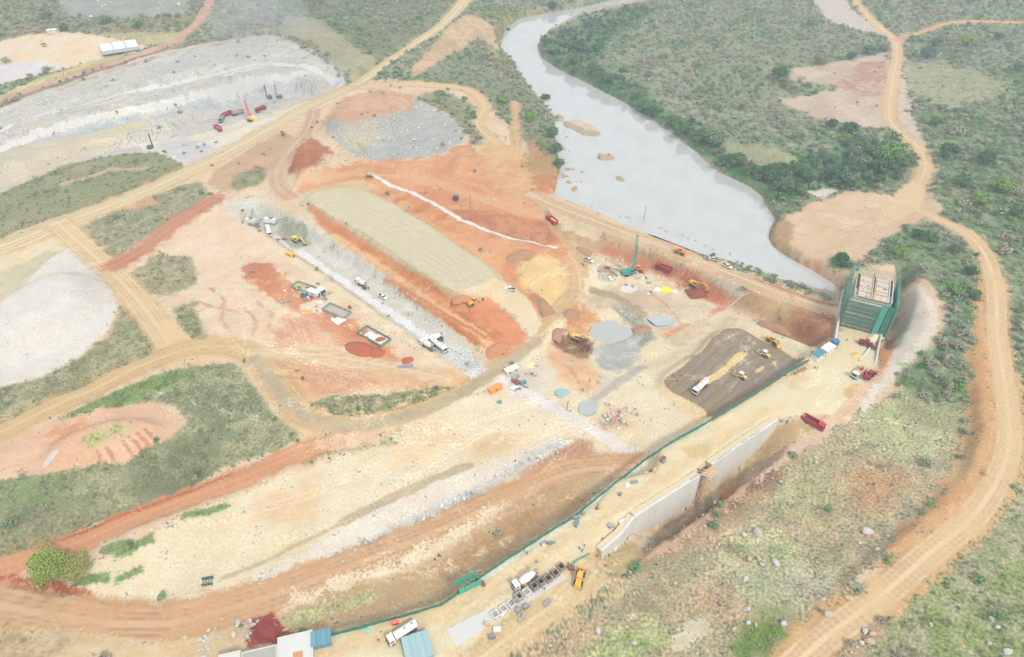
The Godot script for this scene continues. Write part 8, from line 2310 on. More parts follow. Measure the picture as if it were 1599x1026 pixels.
	tilted_slab("white_sheet", "white sheet lying at the upper end of the concrete path", "sheet", [Vector3(-0.91, -0.49, -199.12), Vector3(2.20, -0.49, -196.92), Vector3(3.77, -0.49, -199.49), Vector3(0.91, -0.49, -200.98)], 0.15, paint_white)
	formwork_box("lowest pale grey box of the row, nearest the white apron", on_ground(Vector2(-4.91, -100.02), 0.05), 0.624, Vector3(2.1, 0.9, 2.3), concrete_c, concrete_dark)
	formwork_box("second pale grey box of the row, above the lowest", on_ground(Vector2(-2.52, -101.77), 0.05), 0.624, Vector3(2.1, 0.9, 2.3), concrete_c, concrete_dark)
	formwork_box("third box of the row, pale and low", on_ground(Vector2(-0.28, -103.34), 0.05), 0.624, Vector3(2.1, 0.9, 2.3), concrete_c, concrete_dark)
	formwork_box("tall grey box of the row beside loose boards", on_ground(Vector2(1.99, -105.34), 0.05), 0.624, Vector3(2.1, 1.5, 2.3), concrete_dark, steel_dark)
	formwork_box("pale empty box of the row behind the mixer cab", on_ground(Vector2(4.28, -106.96), 0.05), 0.624, Vector3(2.1, 0.9, 2.3), concrete_c, concrete_dark)
	formwork_box("dark box of the row with a pale rim beside the mixer drum", on_ground(Vector2(6.60, -108.60), 0.05), 0.624, Vector3(2.1, 1.6, 2.3), mat(Color(0.5, 0.47, 0.42), 0.9), steel_dark)
	formwork_box("dark box of the row under the mixer's chute", on_ground(Vector2(8.57, -110.05), 0.05), 0.624, Vector3(2.1, 1.6, 2.3), mat(Color(0.5, 0.47, 0.42), 0.9), steel_dark)
	formwork_box("box of the row with workers beside it", on_ground(Vector2(10.93, -111.30), 0.05), 0.624, Vector3(2.1, 1.2, 2.3), mat(Color(0.55, 0.47, 0.42), 0.9), steel_dark)
	formwork_box("brown box of the row, next to the last", on_ground(Vector2(13.14, -113.00), 0.05), 0.624, Vector3(2.1, 1.2, 2.3), mat(Color(0.55, 0.47, 0.42), 0.9), steel_dark)
	formwork_box("last brown box of the row, nearest the green netting", on_ground(Vector2(15.01, -115.15), 0.05), 0.624, Vector3(2.1, 1.2, 2.3), mat(Color(0.55, 0.47, 0.42), 0.9), steel_dark)
	formwork_box("left of the pair of shallow frames on the deck edge", on_ground(Vector2(36.85, -130.95), 0.05), 0.609, Vector3(1.7, 0.5, 1.5), concrete_dark, concrete)
	formwork_box("right of the pair of shallow frames on the deck edge", on_ground(Vector2(38.46, -132.17), 0.05), 0.609, Vector3(1.7, 0.5, 1.5), concrete_dark, concrete)
	shelter("blue tarpaulin shelter right of the white roofless building", on_ground(Vector2(-53.32, -92.52)), 0.244, Vector3(5.5, 2.2, 4.0), mat(Color(0.36, 0.54, 0.6), 0.8), false)
	shelter("bright green netted frame standing outside the netting fence", on_ground(Vector2(-13.17, -109.45)), 0.507, Vector3(7.0, 3.4, 3.0), net_bright, true)
	shelter("pale blue covered tank at the bottom edge beside the tanker", on_ground(Vector2(-26.28, -90.18)), 0.333, Vector3(7.5, 1.8, 7.0), mat(Color(0.55, 0.66, 0.67), 0.7), false)
	concrete_shell("white concrete building without a roof at the bottom edge", Vector2(-61.43, -89.93), 0.245)
	shelter("small green tarpaulin on the sand below the orange skip", on_ground(Vector2(-4.96, -190.90)), -0.000, Vector3(1.6, 0.8, 1.0), net_bright, false)
	pipe_rack("blue grey pipes lying below the red soil heap", on_ground(Vector2(-44.33, -209.45)), 0.213, 6.5, 4, mat(Color(0.5, 0.5, 0.62), 0.6))
	pipe_rack("yellow pipes lying on the red ground left of the white slab", on_ground(Vector2(-93.63, -244.47)), -0.191, 5.5, 4, paint_yellow)
	pipe_rack("rusty brown pipes lying on the deck below the site office", on_ground(Vector2(116.99, -203.14)), 0.534, 7.0, 3, mat(Color(0.6, 0.45, 0.36), 0.8))
	pipe_rack("timber boards stacked among the frames on the red ground", on_ground(Vector2(-100.75, -255.73)), -0.605, 5.0, 5, timber)
	shelter("dark pump shelter beside the small pool at the trench end", on_ground(Vector2(-92.86, -112.01)), 0.230, Vector3(3.2, 1.6, 2.2), mat(Color(0.2, 0.36, 0.36), 0.8), true)
	light_mast("thin steel mast beyond the white channel line", on_ground(Vector2(-23.40, -337.24)), 9.0)
	light_mast("thin green mast at the water edge of the cofferdam", on_ground(Vector2(73.04, -331.21)), 12.0)
	light_mast("short leaning post beside the concrete path", on_ground(Vector2(21.62, -188.12)), 4.0)
	heap("large red soil heap in front of the green formwork frame", on_ground(Vector2(-64.93, -219.95)), Vector3(8.0, 2.4, 4.6), soil_red, -0.384)
	heap("smaller red soil heap touching the large one", on_ground(Vector2(-58.04, -217.67)), Vector3(5.0, 2.0, 3.6), soil_red, -0.384)
	heap("small red soil heap inside the green formwork frame", on_ground(Vector2(-57.10, -226.03)), Vector3(3.0, 1.6, 2.0), soil_red, 0.3)
	heap("brownish red heap by the pale slab near the channel mouth", on_ground(Vector2(-44.26, -213.38)), Vector3(3.2, 1.4, 2.2), soil_red, 0.5)
	heap("red soil heap scraped from the cofferdam under the yellow excavator", on_ground(Vector2(92.17, -271.35)), Vector3(6.0, 2.0, 4.0), mat(Color(0.5, 0.27, 0.2), 1.0), 0.2)
	heap("brown spoil ridge left of the yellow sand slope", on_ground(Vector2(5.06, -292.97)), Vector3(9.0, 2.2, 3.5), mat(Color(0.6, 0.46, 0.35), 1.0), 0.442)
	heap("brown spoil ridge at the lower edge of the yellow sand slope", on_ground(Vector2(13.87, -253.46)), Vector3(8.0, 2.4, 3.2), mat(Color(0.6, 0.46, 0.35), 1.0), -1.140)
	heap("dark spoil ridge at the corner of the loop road and the cofferdam track", on_ground(Vector2(35.70, -305.63)), Vector3(7.0, 1.8, 3.0), mat(Color(0.6, 0.46, 0.35), 1.0), -0.549)
	heap("orange spoil heap at the end of the red slope", on_ground(Vector2(-6.78, -222.60)), Vector3(6.0, 2.4, 4.0), mat(Color(0.68, 0.46, 0.32), 1.0), 0.6)
	heap("orange spoil heap behind the motor grader", on_ground(Vector2(-22.77, -251.19)), Vector3(5.0, 1.8, 3.0), mat(Color(0.68, 0.46, 0.32), 1.0), 0.3)
	heap("low spoil heap above the pit with the beige excavator", on_ground(Vector2(26.65, -247.26)), Vector3(5.0, 2.0, 3.5), mat(Color(0.6, 0.46, 0.35), 1.0), 0.9)
	heap("spoil heap on the pit rim left of the beige excavator", on_ground(Vector2(19.60, -234.79)), Vector3(5.0, 1.8, 3.0), mat(Color(0.6, 0.46, 0.35), 1.0), 1.4)
	heap("pale rubble heap between the two excavation ponds", on_ground(Vector2(60.63, -242.97)), Vector3(5.0, 1.6, 3.0), mat(Color(0.6, 0.46, 0.35), 1.0), 0.2)
	heap("brown spoil ridge along the cofferdam foot near the tower", on_ground(Vector2(122.15, -242.68)), Vector3(9.0, 2.0, 3.0), mat(Color(0.6, 0.46, 0.35), 1.0), -0.557)
	heap("orange spoil heap at the head of the white channel line", on_ground(Vector2(-77.25, -379.75)), Vector3(7.0, 2.2, 4.0), mat(Color(0.68, 0.46, 0.32), 1.0), 0.1)
	heap("yellow covered pile between the piling rig and the excavator", on_ground(Vector2(75.89, -273.66)), Vector3(3.0, 1.8, 2.2), mat(Color(0.95, 0.85, 0.12), 0.8), 0.0)
	heap("white powder pile left of the yellow covered pile", on_ground(Vector2(71.81, -273.81)), Vector3(2.4, 1.2, 1.8), mat(Color(0.85, 0.85, 0.86), 0.9), 0.0)
	heap("pale stone heap right of the yellow covered pile", on_ground(Vector2(79.92, -272.75)), Vector3(2.5, 1.3, 2.0), mat(Color(0.8, 0.76, 0.7), 0.9), 0.0)
	heap("cream pile on the sand right of the cream site cabin", on_ground(Vector2(7.98, -213.42)), Vector3(2.4, 1.2, 1.8), mat(Color(0.86, 0.8, 0.6), 0.9), 0.0)
	heap("sand heap on the deck beside the low kerb", on_ground(Vector2(143.47, -212.48)), Vector3(3.2, 1.4, 2.4), sand_load, 0.0)
	heap("pale sandbag heap at the foot of the green netting", on_ground(Vector2(155.44, -224.07)), Vector3(4.2, 1.5, 2.4), mat(Color(0.82, 0.74, 0.62), 0.95), 0.571)
	person("worker in dark blue at the foot of the wall, left of three", on_ground(Vector2(62.22, -148.04)), 0.4, Color(0.09, 0.1, 0.22), Color(0.9, 0.9, 0.88), 0.10)
	person("worker in bright blue at the foot of the wall, middle of three", on_ground(Vector2(65.07, -150.24)), 2.0, Color(0.12, 0.16, 0.5), Color(0.9, 0.9, 0.88), 0.05)
	person("worker in orange vest at the foot of the wall, right of three", on_ground(Vector2(66.19, -149.43)), 1.0, Color(0.85, 0.35, 0.1), Color(0.9, 0.9, 0.88), 0.20)
	person("worker in blue on the tan heap ground nearest the wall", on_ground(Vector2(26.65, -120.24)), 0.5, Color(0.12, 0.16, 0.5), Color(0.9, 0.75, 0.1), 0.20)
	person("worker in blue in the middle of the tan heap ground", on_ground(Vector2(29.58, -118.76)), 1.5, Color(0.12, 0.16, 0.5), Color(0.9, 0.9, 0.88), 0.10)
	person("worker in dark clothes at the top of the tan heap ground, left of two", on_ground(Vector2(29.52, -121.86)), 3.0, Color(0.2, 0.2, 0.22), Color(0.9, 0.9, 0.88), 0.05)
	person("worker in dark clothes at the top of the tan heap ground, right of two", on_ground(Vector2(31.05, -122.50)), 4.0, Color(0.2, 0.2, 0.22), Color(0.8, 0.1, 0.1), 0.10)
	person("worker in grey at the lower edge of the tan heap ground", on_ground(Vector2(30.59, -115.34)), 2.0, Color(0.2, 0.2, 0.22), Color(0.9, 0.9, 0.88), 0.05)
	person("worker in bright blue bending on the deck edge left of the tan heap", on_ground(Vector2(21.92, -120.67)), 1.0, Color(0.12, 0.16, 0.5), Color(0.9, 0.9, 0.88), 0.60)
	person("worker in blue standing on the deck edge above the bending one", on_ground(Vector2(22.87, -122.48)), 2.2, Color(0.12, 0.16, 0.5), Color(0.9, 0.9, 0.88), 0.05)
	person("worker in dark blue at the deck edge left of the standing one", on_ground(Vector2(20.98, -121.57)), 0.2, Color(0.09, 0.1, 0.22), Color(0.9, 0.75, 0.1), 0.20)
	person("worker in blue beside the box under the mixer drum, left of two", on_ground(Vector2(10.59, -112.57)), 1.0, Color(0.12, 0.16, 0.5), Color(0.9, 0.9, 0.88), 0.30)
	person("worker in dark blue beside the box under the mixer drum, right of two", on_ground(Vector2(11.77, -113.00)), 2.5, Color(0.09, 0.1, 0.22), Color(0.8, 0.1, 0.1), 0.20)
	person("worker in dark clothes walking right of the row of boxes", on_ground(Vector2(9.65, -107.98)), 2.8, Color(0.2, 0.2, 0.22), Color(0.9, 0.9, 0.88), 0.05)
	person("worker in dark clothes in front of the tanker truck on the deck", on_ground(Vector2(-37.50, -92.52)), 0.5, Color(0.2, 0.2, 0.22), Color(0.9, 0.9, 0.88), 0.05)
	person("worker in dark red beside the last box of the row", on_ground(Vector2(17.23, -116.23)), 0.5, Color(0.4, 0.08, 0.1), Color(0.8, 0.1, 0.1), 0.05)
	person("worker in blue at the left side of the compacted pad", on_ground(Vector2(69.90, -205.39)), 1.6, Color(0.12, 0.16, 0.5), Color(0.9, 0.9, 0.88), 0.05)
	person("worker in grey at the left corner of the compacted pad", on_ground(Vector2(66.66, -205.01)), 0.6, Color(0.2, 0.2, 0.22), Color(0.9, 0.9, 0.88), 0.05)
	person("worker in grey below the other at the pad corner", on_ground(Vector2(67.42, -201.98)), 0.6, Color(0.2, 0.2, 0.22), Color(0.9, 0.75, 0.1), 0.05)
	person("worker near the site office on the deck, left of two", on_ground(Vector2(123.22, -204.66)), 1.0, Color(0.2, 0.2, 0.22), Color(0.9, 0.9, 0.88), 0.05)
	person("worker near the site office on the deck, right of two", on_ground(Vector2(124.13, -204.28)), 2.0, Color(0.09, 0.1, 0.22), Color(0.9, 0.9, 0.88), 0.05)
	person("worker in dark clothes on the sand between the two small ponds, left", on_ground(Vector2(28.33, -199.26)), 1.0, Color(0.2, 0.2, 0.22), Color(0.9, 0.9, 0.88), 0.05)
	person("worker in dark red on the sand between the two small ponds, right", on_ground(Vector2(29.05, -198.50)), 2.0, Color(0.45, 0.1, 0.1), Color(0.8, 0.1, 0.1), 0.20)
	person("worker on the sand uphill of the two between the ponds", on_ground(Vector2(32.23, -204.65)), 2.0, Color(0.2, 0.2, 0.22), Color(0.8, 0.1, 0.1), 0.05)
	person("worker on the sand below the compacted pad", on_ground(Vector2(64.14, -189.97)), 2.0, Color(0.09, 0.1, 0.22), Color(0.9, 0.9, 0.88), 0.05)
	person("worker standing on the concrete path by the leaning post", on_ground(Vector2(23.05, -186.78)), 2.0, Color(0.2, 0.2, 0.22), Color(0.9, 0.9, 0.88), 0.05)
	person("worker on deck near the top of the timber stair, left of two", on_ground(Vector2(65.52, -153.90)), 2.0, Color(0.12, 0.16, 0.5), Color(0.9, 0.9, 0.88), 0.05)
	person("worker on deck near the top of the timber stair, right of two", on_ground(Vector2(68.61, -155.87)), 0.4, Color(0.12, 0.16, 0.5), Color(0.9, 0.9, 0.88), 0.30)
	person("worker in grey in front of the tower doors", on_ground(Vector2(142.76, -221.90)), 0.4, Color(0.2, 0.2, 0.22), Color(0.9, 0.9, 0.88), 0.05)
	person("worker in dark clothes beside the pickup on the red ground, near the white slab", on_ground(Vector2(-88.38, -244.20)), 1.0, Color(0.2, 0.2, 0.22), Color(0.9, 0.9, 0.88), 0.05)
	person("worker in blue on the pale edge strip by the netting fence, halfway up", on_ground(Vector2(4.69, -119.77)), 1.0, Color(0.2, 0.2, 0.22), Color(0.9, 0.9, 0.88), 0.40)
	boulder("largest rounded grey boulder on the rocky hillside below the wall", on_ground(Vector2(81.32, -131.75)), 1.90, Color(0.66, 0.63, 0.58))
	boulder("pale boulder left of the large rounded one", on_ground(Vector2(76.90, -131.05)), 1.10, Color(0.7, 0.69, 0.67))
	boulder("tall pale boulder standing alone near the orange slope", on_ground(Vector2(115.78, -130.23)), 1.90, Color(0.7, 0.69, 0.67))
	boulder("pale flat boulder right of three stones in the hillside middle", on_ground(Vector2(83.61, -120.29)), 1.60, Color(0.7, 0.69, 0.67))
	boulder("upper grey stone of the group of three on the hillside", on_ground(Vector2(79.02, -121.70)), 0.90, Color(0.66, 0.63, 0.58))
	boulder("lower white stone of the group of three on the hillside", on_ground(Vector2(79.26, -119.79)), 0.90, Color(0.7, 0.69, 0.67))
	boulder("brownish stone left of the group of three", on_ground(Vector2(75.90, -122.07)), 1.10, Color(0.74, 0.62, 0.47))
	boulder("pale square boulder below the group of three", on_ground(Vector2(72.76, -114.89)), 1.20, Color(0.7, 0.69, 0.67))
	boulder("grey boulder at the edge of the haul road beside a green bush", on_ground(Vector2(92.65, -101.48)), 1.50, Color(0.66, 0.63, 0.58))
	boulder("upright pale stone beside the green patch", on_ground(Vector2(70.58, -104.92)), 1.00, Color(0.7, 0.69, 0.67))
	boulder("white stone low in the green patch", on_ground(Vector2(69.66, -100.35)), 0.90, Color(0.7, 0.69, 0.67))
	boulder("brown stone below the green patch", on_ground(Vector2(64.87, -98.46)), 0.90, Color(0.74, 0.62, 0.47))
	boulder("white stone right of the green patch", on_ground(Vector2(79.49, -99.55)), 1.10, Color(0.7, 0.69, 0.67))
	boulder("small grey stone in the green patch", on_ground(Vector2(71.52, -99.69)), 0.80, Color(0.66, 0.63, 0.58))
	boulder("grey boulder half buried near the pale rock by the road", on_ground(Vector2(102.52, -110.11)), 1.30, Color(0.66, 0.63, 0.58))
	boulder("tan boulder at the pale rock by the road", on_ground(Vector2(100.12, -106.01)), 1.50, Color(0.74, 0.62, 0.47))
	boulder("brown boulder in the rubble right of the haul road", on_ground(Vector2(101.52, -93.40)), 1.60, Color(0.66, 0.6, 0.52))
	boulder("tan boulder topping the rubble right of the haul road", on_ground(Vector2(102.99, -95.47)), 1.20, Color(0.74, 0.62, 0.47))
	boulder("pale stone in the grass at the right edge, upper", on_ground(Vector2(137.21, -98.02)), 1.00, Color(0.7, 0.69, 0.67))
	boulder("white stone in the grass right of the road", on_ground(Vector2(120.69, -97.95)), 0.80, Color(0.7, 0.69, 0.67))
	boulder("white stone in the grass at the right edge, lower", on_ground(Vector2(137.64, -95.78)), 0.90, Color(0.7, 0.69, 0.67))
	boulder("large pale stone at the lower right corner", on_ground(Vector2(136.75, -89.16)), 1.30, Color(0.7, 0.69, 0.67))
	boulder("grey stone at the bottom edge right of the road", on_ground(Vector2(127.36, -89.43)), 0.90, Color(0.66, 0.63, 0.58))
	boulder("long brown stone at the bottom edge right of the road", on_ground(Vector2(126.53, -91.24)), 0.80, Color(0.74, 0.62, 0.47))
	boulder("small grey stone among the lower right grass", on_ground(Vector2(133.43, -91.62)), 0.80, Color(0.66, 0.63, 0.58))
	boulder("small white stone below the yellow-green tufts in the hillside middle", on_ground(Vector2(94.85, -131.83)), 0.70, Color(0.7, 0.69, 0.67))
	boulder("grey stone in the brown rocky ground under the wall", on_ground(Vector2(64.42, -134.70)), 0.90, Color(0.66, 0.63, 0.58))
	boulder("brown stone in the rocky ground under the wall", on_ground(Vector2(60.43, -132.98)), 0.80, Color(0.66, 0.6, 0.52))
	boulder("stone at the left of the rocky ground under the wall", on_ground(Vector2(58.30, -130.80)), 0.80, Color(0.66, 0.63, 0.58))
	boulder("lowest stone in the rocky ground under the wall", on_ground(Vector2(65.03, -129.76)), 0.70, Color(0.66, 0.6, 0.52))
	boulder("pale boulder at the bottom of the hillside near the deck", on_ground(Vector2(25.03, -97.62)), 1.10, Color(0.7, 0.69, 0.67))
	boulder("white boulder near the bottom edge of the hillside", on_ground(Vector2(34.80, -94.13)), 1.00, Color(0.7, 0.69, 0.67))
	boulder("orange tan stone on the slope below the yellow loader", on_ground(Vector2(23.89, -105.95)), 0.90, Color(0.74, 0.62, 0.47))
	boulder("small tan stone on the slope below the yellow loader", on_ground(Vector2(21.23, -103.35)), 0.70, Color(0.74, 0.62, 0.47))
	boulder("tan stone right of the tan heap ground", on_ground(Vector2(35.69, -113.16)), 0.80, Color(0.74, 0.62, 0.47))
	strew("rounded grey boulder in the heap left of the dark red soil", "boulders heaped by the dark red soil", PackedVector2Array([Vector2(-90.60, -89.99), Vector2(-85.43, -93.15), Vector2(-79.99, -96.00), Vector2(-76.05, -99.46)]), 36, 2.6, 0.50, 1.10, [Color(0.66, 0.63, 0.58), Color(0.7, 0.69, 0.67)])
	strew("blue grey broken rock in the band along the sand terrace", "broken rocks along the sand terrace edge", PackedVector2Array([Vector2(-56.05, -118.10), Vector2(-45.58, -127.43), Vector2(-32.01, -135.89), Vector2(-17.50, -144.19), Vector2(-8.86, -149.79), Vector2(0.11, -156.29), Vector2(11.96, -166.48), Vector2(21.82, -172.06)]), 48, 1.5, 0.35, 0.90, [Color(0.58, 0.6, 0.62), Color(0.62, 0.63, 0.64), Color(0.7, 0.69, 0.67)])
	strew("pale block in the red rubble beside the circular pond", "blocks in the red rubble by the circular pond", PackedVector2Array([Vector2(34.35, -181.38), Vector2(41.26, -183.11), Vector2(46.46, -184.77)]), 26, 3.0, 0.50, 1.10, [Color(0.7, 0.69, 0.67), Color(0.72, 0.5, 0.4)])
	strew("brown grey stone in the rocky strip under the dam wall", "stones in the rocky strip under the dam wall", PackedVector2Array([Vector2(37.86, -120.70), Vector2(50.54, -128.96), Vector2(62.66, -136.49), Vector2(75.45, -144.44), Vector2(89.60, -155.41), Vector2(103.37, -163.86)]), 44, 2.6, 0.30, 0.90, [Color(0.66, 0.6, 0.52), Color(0.66, 0.63, 0.58), Color(0.5, 0.42, 0.34)])
	strew("grey stone on the rocky slope below the wheel loader", "stones on the slope below the wheel loader", PackedVector2Array([Vector2(9.27, -94.51), Vector2(18.87, -100.90), Vector2(29.10, -108.21), Vector2(40.11, -115.76)]), 30, 3.0, 0.30, 0.80, [Color(0.66, 0.6, 0.52), Color(0.66, 0.63, 0.58), Color(0.74, 0.62, 0.47)])
	strew("white block in the loose pile above the circular pond", "white blocks piled above the circular pond", PackedVector2Array([Vector2(36.04, -202.87), Vector2(39.49, -205.16)]), 14, 1.4, 0.40, 0.80, [Color(0.7, 0.69, 0.67)])
	strew("stone in the riprap on the river side of the cofferdam", "riprap stones along the cofferdam water edge", PackedVector2Array([Vector2(31.34, -349.25), Vector2(51.47, -343.89), Vector2(63.04, -333.97), Vector2(80.87, -322.43), Vector2(99.92, -306.41), Vector2(114.50, -295.51)]), 38, 1.2, 0.50, 1.00, [Color(0.66, 0.62, 0.54), Color(0.66, 0.6, 0.52)])
	strew("brown rock standing out of the shallows near the left bank", "rocks in the shallows by the left bank", PackedVector2Array([Vector2(34.21, -472.54), Vector2(36.04, -427.19), Vector2(38.17, -401.87), Vector2(34.07, -381.96), Vector2(37.92, -369.72)]), 24, 3.5, 0.70, 1.80, [Color(0.6, 0.52, 0.42), Color(0.7, 0.6, 0.48)])
	yard("materials stacked among the formwork frames on red ground", "materials among the formwork frames", Vector2(-95.52, -256.31), Vector2(13.0, 5.0), -30, 34)
	yard("materials left near the piling rig", "materials near the piling rig", Vector2(56.37, -281.48), Vector2(14.0, 4.0), -20, 22)
	yard("materials beside the cream site cabin", "materials beside the cream site cabin", Vector2(3.33, -207.35), Vector2(6.0, 4.0), 30, 16)
	yard("offcuts along the pale deck edge by the fence", "offcuts along the deck edge", Vector2(27.70, -137.40), Vector2(22.0, 0.9), 38, 18)
	yard("materials left beside the formwork box row", "materials beside the formwork boxes", Vector2(0.09, -99.82), Vector2(7.0, 1.5), 36, 12)
	yard("materials on the deck near the pair of shallow frames", "materials near the shallow frames", Vector2(33.86, -128.79), Vector2(6.0, 1.2), 40, 14)
	yard("scrap beside the crushing plant", "scrap beside the crushing plant", Vector2(-133.75, -320.35), Vector2(10.0, 4.0), -35, 18)
	yard("gear on the quarry apron", "gear on the quarry apron", Vector2(-204.80, -402.65), Vector2(14.0, 5.0), 15, 14)
	tree("large lime green bush tree at the bend of the red road", on_ground(Vector2(-140.12, -114.21)), 5.9, 10.0, Color(0.56, 0.64, 0.3), "bush")
	tree("olive leaved bush tree merging into the lime green one", on_ground(Vector2(-133.91, -114.96)), 5.3, 6.0, Color(0.6, 0.6, 0.34), "bush")
	tree("bright low bush at the foot of the lime green tree", on_ground(Vector2(-141.62, -111.36)), 4.0, 4.4, Color(0.56, 0.64, 0.3), "bush")
	tree("lone dark tree at the left of the pale clearing", on_ground(Vector2(206.41, -533.98)), 6.2, 10.0, Color(0.25, 0.4, 0.27), "tree")
	tree("green bush right below the lone dark tree", on_ground(Vector2(205.86, -515.69)), 3.9, 6.0, Color(0.34, 0.47, 0.3), "bush")
	tree("small green bush on the pale clearing edge", on_ground(Vector2(209.98, -510.33)), 3.1, 5.0, Color(0.34, 0.47, 0.3), "bush")
	tree("narrow dark tree above the riverside cluster", on_ground(Vector2(215.99, -444.56)), 3.9, 7.0, Color(0.25, 0.4, 0.27), "tree")
	tree("dark rounded tree right of the narrow one", on_ground(Vector2(224.07, -435.28)), 5.4, 8.0, Color(0.25, 0.4, 0.27), "tree")
	tree("bright tree below the dark rounded one", on_ground(Vector2(216.35, -421.41)), 3.9, 6.0, Color(0.45, 0.6, 0.27), "tree")
	tree("broad tree at the middle of the cluster beside the road", on_ground(Vector2(222.46, -394.29)), 7.0, 9.0, Color(0.34, 0.47, 0.3), "tree")
	tree("bright crowned tree nearest the road bend", on_ground(Vector2(231.96, -391.06)), 7.0, 10.0, Color(0.45, 0.6, 0.27), "tree")
	tree("tree at the right end of the cluster by the road bend", on_ground(Vector2(234.86, -379.98)), 6.2, 8.0, Color(0.34, 0.47, 0.3), "tree")
	tree("dark tree low in the cluster by the road bend", on_ground(Vector2(220.90, -372.22)), 7.0, 9.0, Color(0.25, 0.4, 0.27), "tree")
	tree("soft green tree left in the cluster by the road", on_ground(Vector2(211.89, -382.42)), 5.4, 8.0, Color(0.43, 0.52, 0.37), "tree")
	tree("greyish tree at the upper left of the cluster", on_ground(Vector2(214.25, -398.23)), 4.6, 7.0, Color(0.5, 0.5, 0.43), "tree")
	tree("wide dark tree above the sandy north bank", on_ground(Vector2(190.38, -368.19)), 7.0, 9.0, Color(0.25, 0.4, 0.27), "tree")
	tree("soft green tree right of the wide dark one", on_ground(Vector2(197.88, -365.22)), 5.4, 7.0, Color(0.43, 0.52, 0.37), "tree")
	tree("green tree left of the wide dark one", on_ground(Vector2(175.12, -367.49)), 5.4, 8.0, Color(0.34, 0.47, 0.3), "tree")
	tree("smaller green tree behind the riverside row", on_ground(Vector2(173.02, -377.35)), 4.6, 7.0, Color(0.34, 0.47, 0.3), "tree")
	tree("largest dark tree on the river bank", on_ground(Vector2(155.46, -369.83)), 7.8, 10.0, Color(0.25, 0.4, 0.27), "tree")
	tree("tree left of the largest dark one at the bank", on_ground(Vector2(149.39, -375.15)), 5.4, 7.0, Color(0.34, 0.47, 0.3), "tree")
	tree("tree standing at the tip of the reedy bank", on_ground(Vector2(158.63, -355.51)), 4.6, 7.0, Color(0.34, 0.47, 0.3), "tree")
	tree("bright bush at the water edge of the sandy bank", on_ground(Vector2(152.21, -346.51)), 3.9, 5.0, Color(0.45, 0.6, 0.27), "bush")
	tree("tree at the bank right of a shallow bay", on_ground(Vector2(139.04, -391.57)), 6.2, 8.0, Color(0.34, 0.47, 0.3), "tree")
	tree("dark tree leaning to the shallow bay", on_ground(Vector2(133.29, -392.15)), 5.4, 7.0, Color(0.25, 0.4, 0.27), "tree")
	tree("tall pale green tree at the bay head", on_ground(Vector2(130.38, -419.77)), 7.8, 11.0, Color(0.43, 0.52, 0.37), "tree")
	tree("tree left of the tall pale green one", on_ground(Vector2(124.24, -426.07)), 6.2, 9.0, Color(0.34, 0.47, 0.3), "tree")
	tree("green tree at the left of the riverside row", on_ground(Vector2(116.24, -436.76)), 5.4, 8.0, Color(0.34, 0.47, 0.3), "tree")
	tree("green tree up the bank from the row", on_ground(Vector2(109.66, -453.00)), 4.6, 7.0, Color(0.34, 0.47, 0.3), "tree")
	tree("dark tree at the outer bank bend", on_ground(Vector2(100.35, -471.23)), 5.4, 7.0, Color(0.25, 0.4, 0.27), "tree")
	tree("green tree beyond the outer bank bend", on_ground(Vector2(93.91, -481.92)), 4.6, 7.0, Color(0.34, 0.47, 0.3), "tree")
	tree("dark tree in the woods inside the river bend", on_ground(Vector2(57.72, -601.93)), 7.0, 9.0, Color(0.25, 0.4, 0.27), "tree")
	tree("broad tree at the water inside the river bend", on_ground(Vector2(44.31, -606.34)), 6.2, 8.0, Color(0.34, 0.47, 0.3), "tree")
	tree("outermost tree on the river bend", on_ground(Vector2(34.08, -598.57)), 6.2, 8.0, Color(0.43, 0.52, 0.37), "tree")
	tree("bright yellow green tree inside the river bend", on_ground(Vector2(89.64, -551.60)), 4.6, 6.0, Color(0.45, 0.6, 0.27), "tree")
	tree("green tree on the inner bank", on_ground(Vector2(65.89, -543.38)), 6.2, 8.0, Color(0.34, 0.47, 0.3), "tree")
	tree("tree right of the outermost one on the river bend", on_ground(Vector2(50.22, -571.90)), 6.2, 8.0, Color(0.34, 0.47, 0.3), "tree")
	tree("green tree lower on the inner bank", on_ground(Vector2(74.51, -529.62)), 5.4, 7.0, Color(0.34, 0.47, 0.3), "tree")
	tree("bluish tree at the upper inner bank", on_ground(Vector2(74.49, -666.33)), 6.2, 8.0, Color(0.3, 0.45, 0.4), "tree")
	tree("lone dark tree leaning over the left bank", on_ground(Vector2(25.08, -511.08)), 4.3, 7.0, Color(0.25, 0.4, 0.27), "tree")
	tree("bright tree beside the river track", on_ground(Vector2(-6.73, -486.95)), 4.6, 6.0, Color(0.45, 0.6, 0.27), "tree")
	tree("bright round tree on the left bank below the lone dark one", on_ground(Vector2(13.15, -459.87)), 4.6, 6.0, Color(0.45, 0.6, 0.27), "tree")
	tree("green tree on the left bank by the sandbars", on_ground(Vector2(26.77, -434.53)), 4.6, 7.0, Color(0.34, 0.47, 0.3), "tree")
	tree("green tree lower on the left bank", on_ground(Vector2(28.27, -412.07)), 4.6, 7.0, Color(0.34, 0.47, 0.3), "tree")
	tree("last green tree before the red bank", on_ground(Vector2(28.97, -393.37)), 3.9, 6.0, Color(0.34, 0.47, 0.3), "tree")
	tree("bright bush behind the left bank trees", on_ground(Vector2(21.07, -419.28)), 3.9, 5.0, Color(0.45, 0.6, 0.27), "bush")
	tree("dark tree by the meadow beyond the far river reach", on_ground(Vector2(41.48, -744.49)), 5.4, 8.0, Color(0.25, 0.4, 0.27), "tree")
	tree("small dark tree on the far left bank", on_ground(Vector2(-3.98, -684.37)), 3.1, 5.0, Color(0.25, 0.4, 0.27), "tree")
